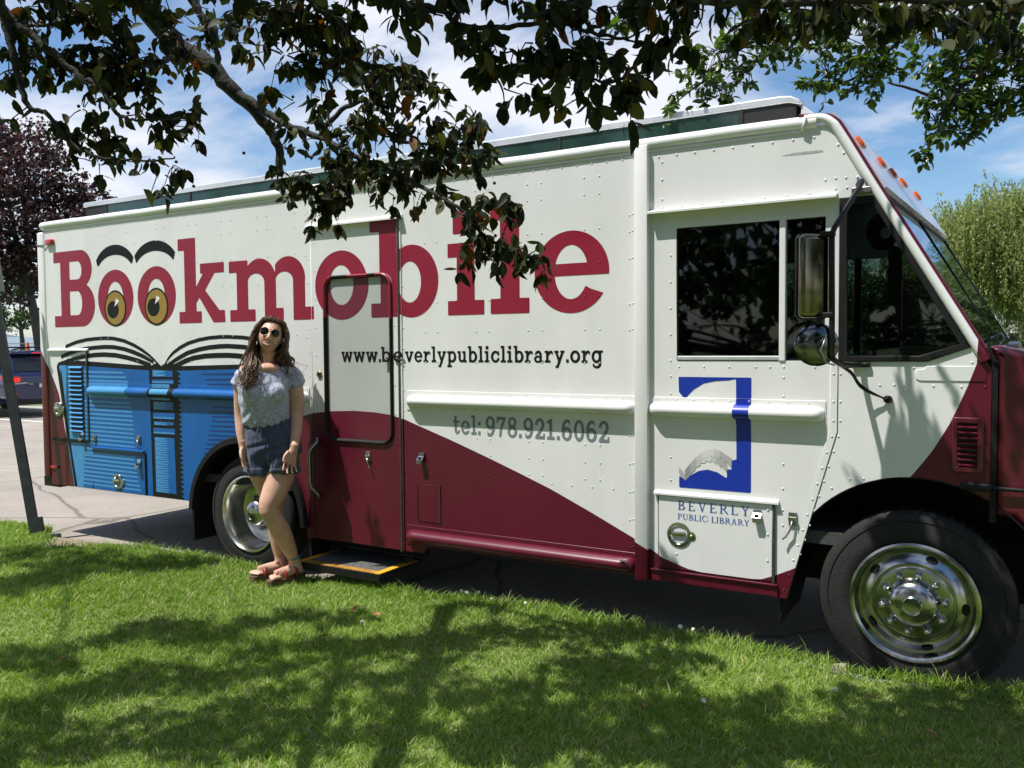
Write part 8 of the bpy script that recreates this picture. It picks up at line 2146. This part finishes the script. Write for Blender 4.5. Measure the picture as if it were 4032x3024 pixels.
def wagon(name, label, loc, rz, paint, lights=True, group=None):
    c = empty(name, loc, rz); tag(c, label, 'car', group)
    S = lambda zb, wb, zs, ws, zk, wk, zr, wr, zt: [(0, zb), (wb, zb), (ws, zs), (wk, zk), (wr, zr), (wr * 0.72, zt), (0, zt)]
    st = [(-2.42, S(.48, .66, .60, .76, .80, .78, .88, .74, .90)), (-2.40, S(.40, .72, .60, .86, .90, .86, .98, .78, 1.0)), (-2.28, S(.34, .80, .60, .90, .97, .89, 1.12, .77, 1.14)), (-1.98, S(.30, .82, .60, .91, 1.0, .905, 1.46, .66, 1.51)), (-1.85, S(.30, .82, .60, .91, 1.0, .905, 1.50, .66, 1.555)), (-1.2, S(.28, .82, .60, .91, 1.0, .91, 1.53, .67, 1.585)), (-.2, S(.28, .82, .60, .91, .99, .91, 1.53, .67, 1.59)),
          (.5, S(.28, .82, .60, .91, .98, .905, 1.47, .66, 1.53)), (1.25, S(.28, .82, .60, .91, .98, .89, 1.03, .78, 1.06)), (2.0, S(.30, .80, .60, .88, .88, .85, .93, .72, .96)), (2.32, S(.36, .72, .60, .80, .76, .78, .82, .66, .84)), (2.40, S(.44, .60, .60, .70, .70, .70, .74, .60, .75))]
    b = link('body', car_mesh(st), paint, c, True)
    sb = b.modifiers.new('s', 'SUBSURF'); sb.levels = 2; sb.render_levels = 2
    rw = link('rear_window', pydata([(-2.335, -.66, 1.085), (-2.335, .66, 1.085), (-2.035, .57, 1.44), (-2.035, -.57, 1.44), (-2.352, 0, 1.085), (-2.055, 0, 1.45)], [(0, 4, 5, 3), (4, 1, 2, 5)]), M_carglass, c)
    sp_ = link('spoiler', box_me(-2.10, -1.90, -.62, .62, 1.49, 1.535, 0.015), paint, c)
    link('brake_light', box_me(-2.108, -2.09, -.16, .16, 1.508, 1.522), M_brake, sp_)
    for s in (1, -1):
        for (x0, x1, x2, x3) in ((-2.0, -1.45, -1.42, -1.86), (-1.38, -.48, -.50, -1.36), (-.42, .62, .42, -.44)):
            link('side_window', pydata([(x0, s * .907, 1.035), (x1, s * .912, 1.03), (x2, s * .735, 1.44), (x3, s * .735, 1.44)], [(0, 1, 2, 3)]), M_carglass, c)
        bm = bmesh.new()
        for q in ((-2.415, .80 * s, .98), (-2.40, .44 * s, .955), (-2.385, .44 * s, .85), (-2.42, .74 * s, .80), (-2.36, .895 * s, .82), (-2.10, .915 * s, .96), (-2.26, .885 * s, 1.03)): bm.verts.new(q)
        bmesh.ops.convex_hull(bm, input=bm.verts)
        tl = link('tail_light', bm_mesh(bm), M_tail, c)
        link('brake_light', pydata([(-2.445, .60 * s, .93), (-2.45, .75 * s, .94), (-2.45, .75 * s, .84), (-2.435, .60 * s, .85)], [(0, 1, 2, 3)]), M_brake if lights else M_tail, tl)
        link('clear_lens', pydata([(-2.435, .42 * s, .835), (-2.44, .80 * s, .815), (-2.43, .78 * s, .785), (-2.425, .46 * s, .80)], [(0, 1, 2, 3)]), M_chrome, tl)
        link('bumper_reflector', box_me(-2.432, -2.40, s * .70 - .04, s * .70 + .04, .52, .64, 0.005), M_tail, c)
        rr_ = link('roof_rail', tube_me(smooth_path([(-1.80, s * .60, 1.57), (-1.65, s * .60, 1.635), (-.6, s * .60, 1.655), (.35, s * .59, 1.60), (.5, s * .58, 1.54)], 4), 0.022, 6), M_black, c, True)
        for wx in (-1.40, 1.36):
            w = empty('wheel', (wx, s * .84, .335)); w.parent = c
            prf = [(0.20, 0.10), (0.335, 0.09), (0.345, 0.04), (0.345, -0.08), (0.2, -0.10)]
            link('tyre', pydata(*lathe_data([(r_, -s * d) if False else (r_, s * d) for r_, d in prf], 0, 0, 0, 28)), M_tyre, w, True, angle=0.7)
            link('rim', pydata(*lathe_data([(0.215, s * .085), (0.20, s * .06), (0.10, s * .075), (0.001, s * .08)], 0, 0, 0, 28)), M_alu, w, True, angle=0.7)
            sk = []
            for k in range(5):
                a = 2 * math.pi * k / 5
                sk.append(([(0.06 * math.cos(a + .5), s * .088, 0.06 * math.sin(a + .5)), (.195 * math.cos(a + .2), s * .088, .195 * math.sin(a + .2)), (.195 * math.cos(a + .95), s * .088, .195 * math.sin(a + .95))], [(0, 1, 2)]))
            link('spoke_openings', pydata(*join_data(sk)), M_black, w)
            link('wheel_arch', pydata(*lathe_data([(0.40, s * .075), (0.34, s * .06)], 0, 0, 0, 24)), M_black, w)
    for x in (-1.35, -.25): link('cross_bar', tube_me([(x, -.60, 1.65), (x, .60, 1.65)], 0.018, 6), M_black, c)
    link('lower_bumper', box_me(-2.40, -2.20, -.78, .78, .30, .46, 0.03), M_dark, c)
    link('licence_plate', box_me(-2.432, -2.42, -.16, .16, .70, .79), M_white, c)
    link('badge', box_me(-2.434, -2.42, .30, .44, .800, .812), M_chrome, c)
    link('badge', box_me(-2.434, -2.42, .30, .40, .772, .782), M_chrome, c)
    return c
M_carblue = mat('car_blue', (0.006, 0.013, 0.075), 0.22, var=0.1, vscale=3, coat=0.8)
M_carwhite = mat('car_white', (0.62, 0.63, 0.65), 0.3, var=0.05, vscale=3, coat=0.5)
# rear corner at the left edge; facing away from the photographer
cb = wagon('parked_car', 'dark blue estate car with lit tail lights parked behind the van at the left', (-22.3, 7.75, 0.0), math.radians(176), M_carblue)
wagon('parked_car', 'pale grey car parked beyond the bonnet of the van at the right edge', (1.05, 25.4, 0.0), math.radians(185), M_carwhite, False)

# leaning steel sign post with the back of a sign
M_post = mat('green_grey_post', (0.030, 0.036, 0.040), 0.6, var=0.3, vscale=12, bump=0.2, bscale=60)
M_signback = mat('sign_back', (0.30, 0.31, 0.30), 0.5, metal=0.4, var=0.1, vscale=6)
pb = Vector((-6.955, -0.21, 0.0))
po = empty('sign_post', pb); tag(po, 'leaning dark steel sign post at the left edge of the lawn', 'sign post')
lean = Vector((-0.150, -0.055, 1.0))
def uch(z0, z1, w=0.038, d=0.030, t=0.010):
    out = []
    pr = [(-w, 0), (w, 0), (w, d), (w - t, d), (w - t * 1.4, t), (-w + t * 1.4, t), (-w + t, d), (-w, d)]
    ang = math.radians(38)
    for z in (z0, z1):
        for a, b in pr:
            x = a * math.cos(ang) - b * math.sin(ang); y = a * math.sin(ang) + b * math.cos(ang)
            out.append((lean.x * z + x, lean.y * z + y, z))
    n = len(pr)
    return pydata(out, [(k, (k + 1) % n, n + (k + 1) % n, n + k) for k in range(n)] + [tuple(range(n - 1, -1, -1)), tuple(range(n, 2 * n))])
link('post', uch(-0.1, 2.75), M_post, po)
link('post_stub', uch(-0.1, 0.20, 0.040, 0.03), M_post, po).location = (0.030, 0.02, 0)
sgm = pydata([(-0.42, 0, 0), (0.0, 0, 0), (0.0, 0.0, 0.62), (-0.42, 0, 0.62), (-0.42, 0.004, 0), (0, 0.004, 0), (0, 0.004, 0.62), (-0.42, 0.004, 0.62)], [(0, 1, 2, 3), (4, 7, 6, 5), (0, 4, 5, 1), (1, 5, 6, 2), (2, 6, 7, 3), (3, 7, 4, 0)])
sg_ = link('sign_panel', sgm, M_signback, po); sg_.location = (lean.x * 2.0 + 0.215, lean.y * 2.0 - 0.025, 2.06); sg_.rotation_euler = (0, math.radians(-7), math.radians(42))
for z in (2.12, 2.5): link('bolt', tube_me([(lean.x * z, lean.y * z - 0.04, z), (lean.x * z + 0.01, lean.y * z - 0.055, z)], 0.010, 6), M_steel, po)
wr_ = link('wire', tube_me([(0.03, 0.02, 0.02), (0.2, 0.1, 0.012), (0.32, 0.16, 0.01)], 0.004, 5), M_steel, po)

# chain-link fence along the shore
M_galv = mat('galvanised', (0.30, 0.31, 0.31), 0.5, metal=0.6, var=0.2, vscale=20)
f0, f1 = Vector(LP(57.5, -14, 1.0)), Vector(LP(57.5, 16, 1.0))
fe = empty('shore_fence', f0); tag(fe, 'chain-link fence along the water behind the blue car', 'fence')
fd = (f1 - f0); L_ = fd.length; fd.normalize()
for k in range(11):
    p = f0 + fd * (L_ * k / 10)
    link('post', tube_me([p - Vector((0, 0, .3)), p + Vector((0, 0, 1.05))], 0.03, 6), M_galv, fe, off=f0)
link('top_rail', tube_me([f0 + Vector((0, 0, .98)), f1 + Vector((0, 0, .98))], 0.022, 6), M_galv, fe, off=f0)
ww = []
for k in range(int(L_ / 0.16)):
    a = f0 + fd * (k * 0.16)
    for s in (-1, 1): ww.append(tube_data([a + Vector((0, 0, 0.02)), a + fd * 0.95 * s + Vector((0, 0, .97))], 0.005, 3, cap=False))
tag(link('chain_link_mesh', pydata(*join_data(ww)), M_galv, fe, off=f0), kind='stuff')
# orange traffic cone by the fence
cp = Vector(LP(56.5, 2.6, 0.98))
cone = empty('traffic_cone', cp); tag(cone, 'orange traffic cone by the fence above the blue car roof', 'cone')
link('cone_body', pydata(*[[(r_ * math.cos(a), r_ * math.sin(a), z) for r_, z in ((.20, .05), (.13, .55), (.05, 1.05)) for a in np.linspace(0, 2 * math.pi, 14, endpoint=False)], [(i * 14 + k, i * 14 + (k + 1) % 14, i * 14 + 14 + (k + 1) % 14, i * 14 + 14 + k) for i in range(2) for k in range(14)]]), mat('cone_orange', (0.75, 0.10, 0.02), 0.6, var=0.1), cone, True)
link('cone_base', box_me(-.24, .24, -.24, .24, 0, .05, .01), mat('cone_base_rubber', (0.03, 0.03, 0.03), 0.8, var=0.1), cone)

# white house behind the willows
ho = empty('white_house', (0.4, 84.0, 0.2)); tag(ho, 'white clapboard house glimpsed between the willows', 'house')
M_clap = mat('clapboard', (0.60, 0.60, 0.58), 0.7, var=0.05, vscale=2); M_shingle = mat('roof_shingle', (0.10, 0.095, 0.09), 0.9, var=0.2, vscale=6)
link('wall', box_me(-4, 5, 0, 7, 0, 5.2), M_clap, ho)
link('roof', pydata([(-4.3, -.4, 5.0), (5.3, -.4, 5.0), (5.3, 3.5, 7.8), (-4.3, 3.5, 7.8), (-4.3, 7.4, 5.0), (5.3, 7.4, 5.0)], [(0, 1, 2, 3), (3, 2, 5, 4), (0, 3, 4), (1, 5, 2)]), M_shingle, ho)
for x in (-2.8, -.6, 1.6, 3.6):
    for z in (1.0, 3.4):
        w = link('window', box_me(x - .5, x + .5, -.06, .02, z, z + 1.3), M_clap, ho)
        link('pane', box_me(x - .42, x + .42, -.075, -.05, z + .08, z + 1.22), M_carglass, w)

hg = [(x, -21.0 + 0.6 * math.sin(x), 2.2, 2.3, 1.6, 2.2) for x in range(-26, 14, 3)]
crown_tree('reflection_hedge', 'unseen dark hedge added behind the photographer to darken window reflections', (-6.0, -21.0, 0.05), hg, quad_leaf(0.40, 0.28), 9000, M_dgreen, M_bark2, 0.12, 70, cat='hedge', trunk_top=(-6.0, -21.0, 1.2))  # hedge added out of view to darken reflections in the cab windows
# park trees behind and beside the photographer (out of view, added to shade the sky and show in the chrome)
for i, (nm, lab, x, y, h, rr_, m_) in enumerate((('park_tree', 'broad green tree behind the photographer, mirrored in the chrome', -3.0, -15.0, 8.5, 4.2, M_green), ('park_tree', 'dark leafy tree behind and right of the photographer', 5.5, -13.0, 8.0, 4.0, M_dgreen), ('park_tree', 'green tree far left behind the lawn edge', -15.0, -13.0, 8.5, 4.6, M_green), ('park_tree', 'leafy tree on the lawn to the right beyond the picture', 13.0, -5.0, 8.0, 4.2, M_dgreen), ('park_tree', 'tree ahead of the van beyond the picture, mirrored in the windscreen', 17.0, 11.0, 9.0, 4.5, M_green))):
    crown_tree(nm, lab, (x, y, 0.05), [(x, y, h * .62, rr_, rr_, h * .36), (x + rr_ * .5, y + .5, h * .5, rr_ * .7, rr_ * .7, h * .25), (x - rr_ * .5, y - .4, h * .52, rr_ * .7, rr_ * .7, h * .26), (x, y, h * .85, rr_ * .6, rr_ * .6, h * .2)], quad_leaf(0.42, 0.30), 4200, m_, M_bark2, 0.22, 60 + i, trunk_top=(x, y, h * .35))
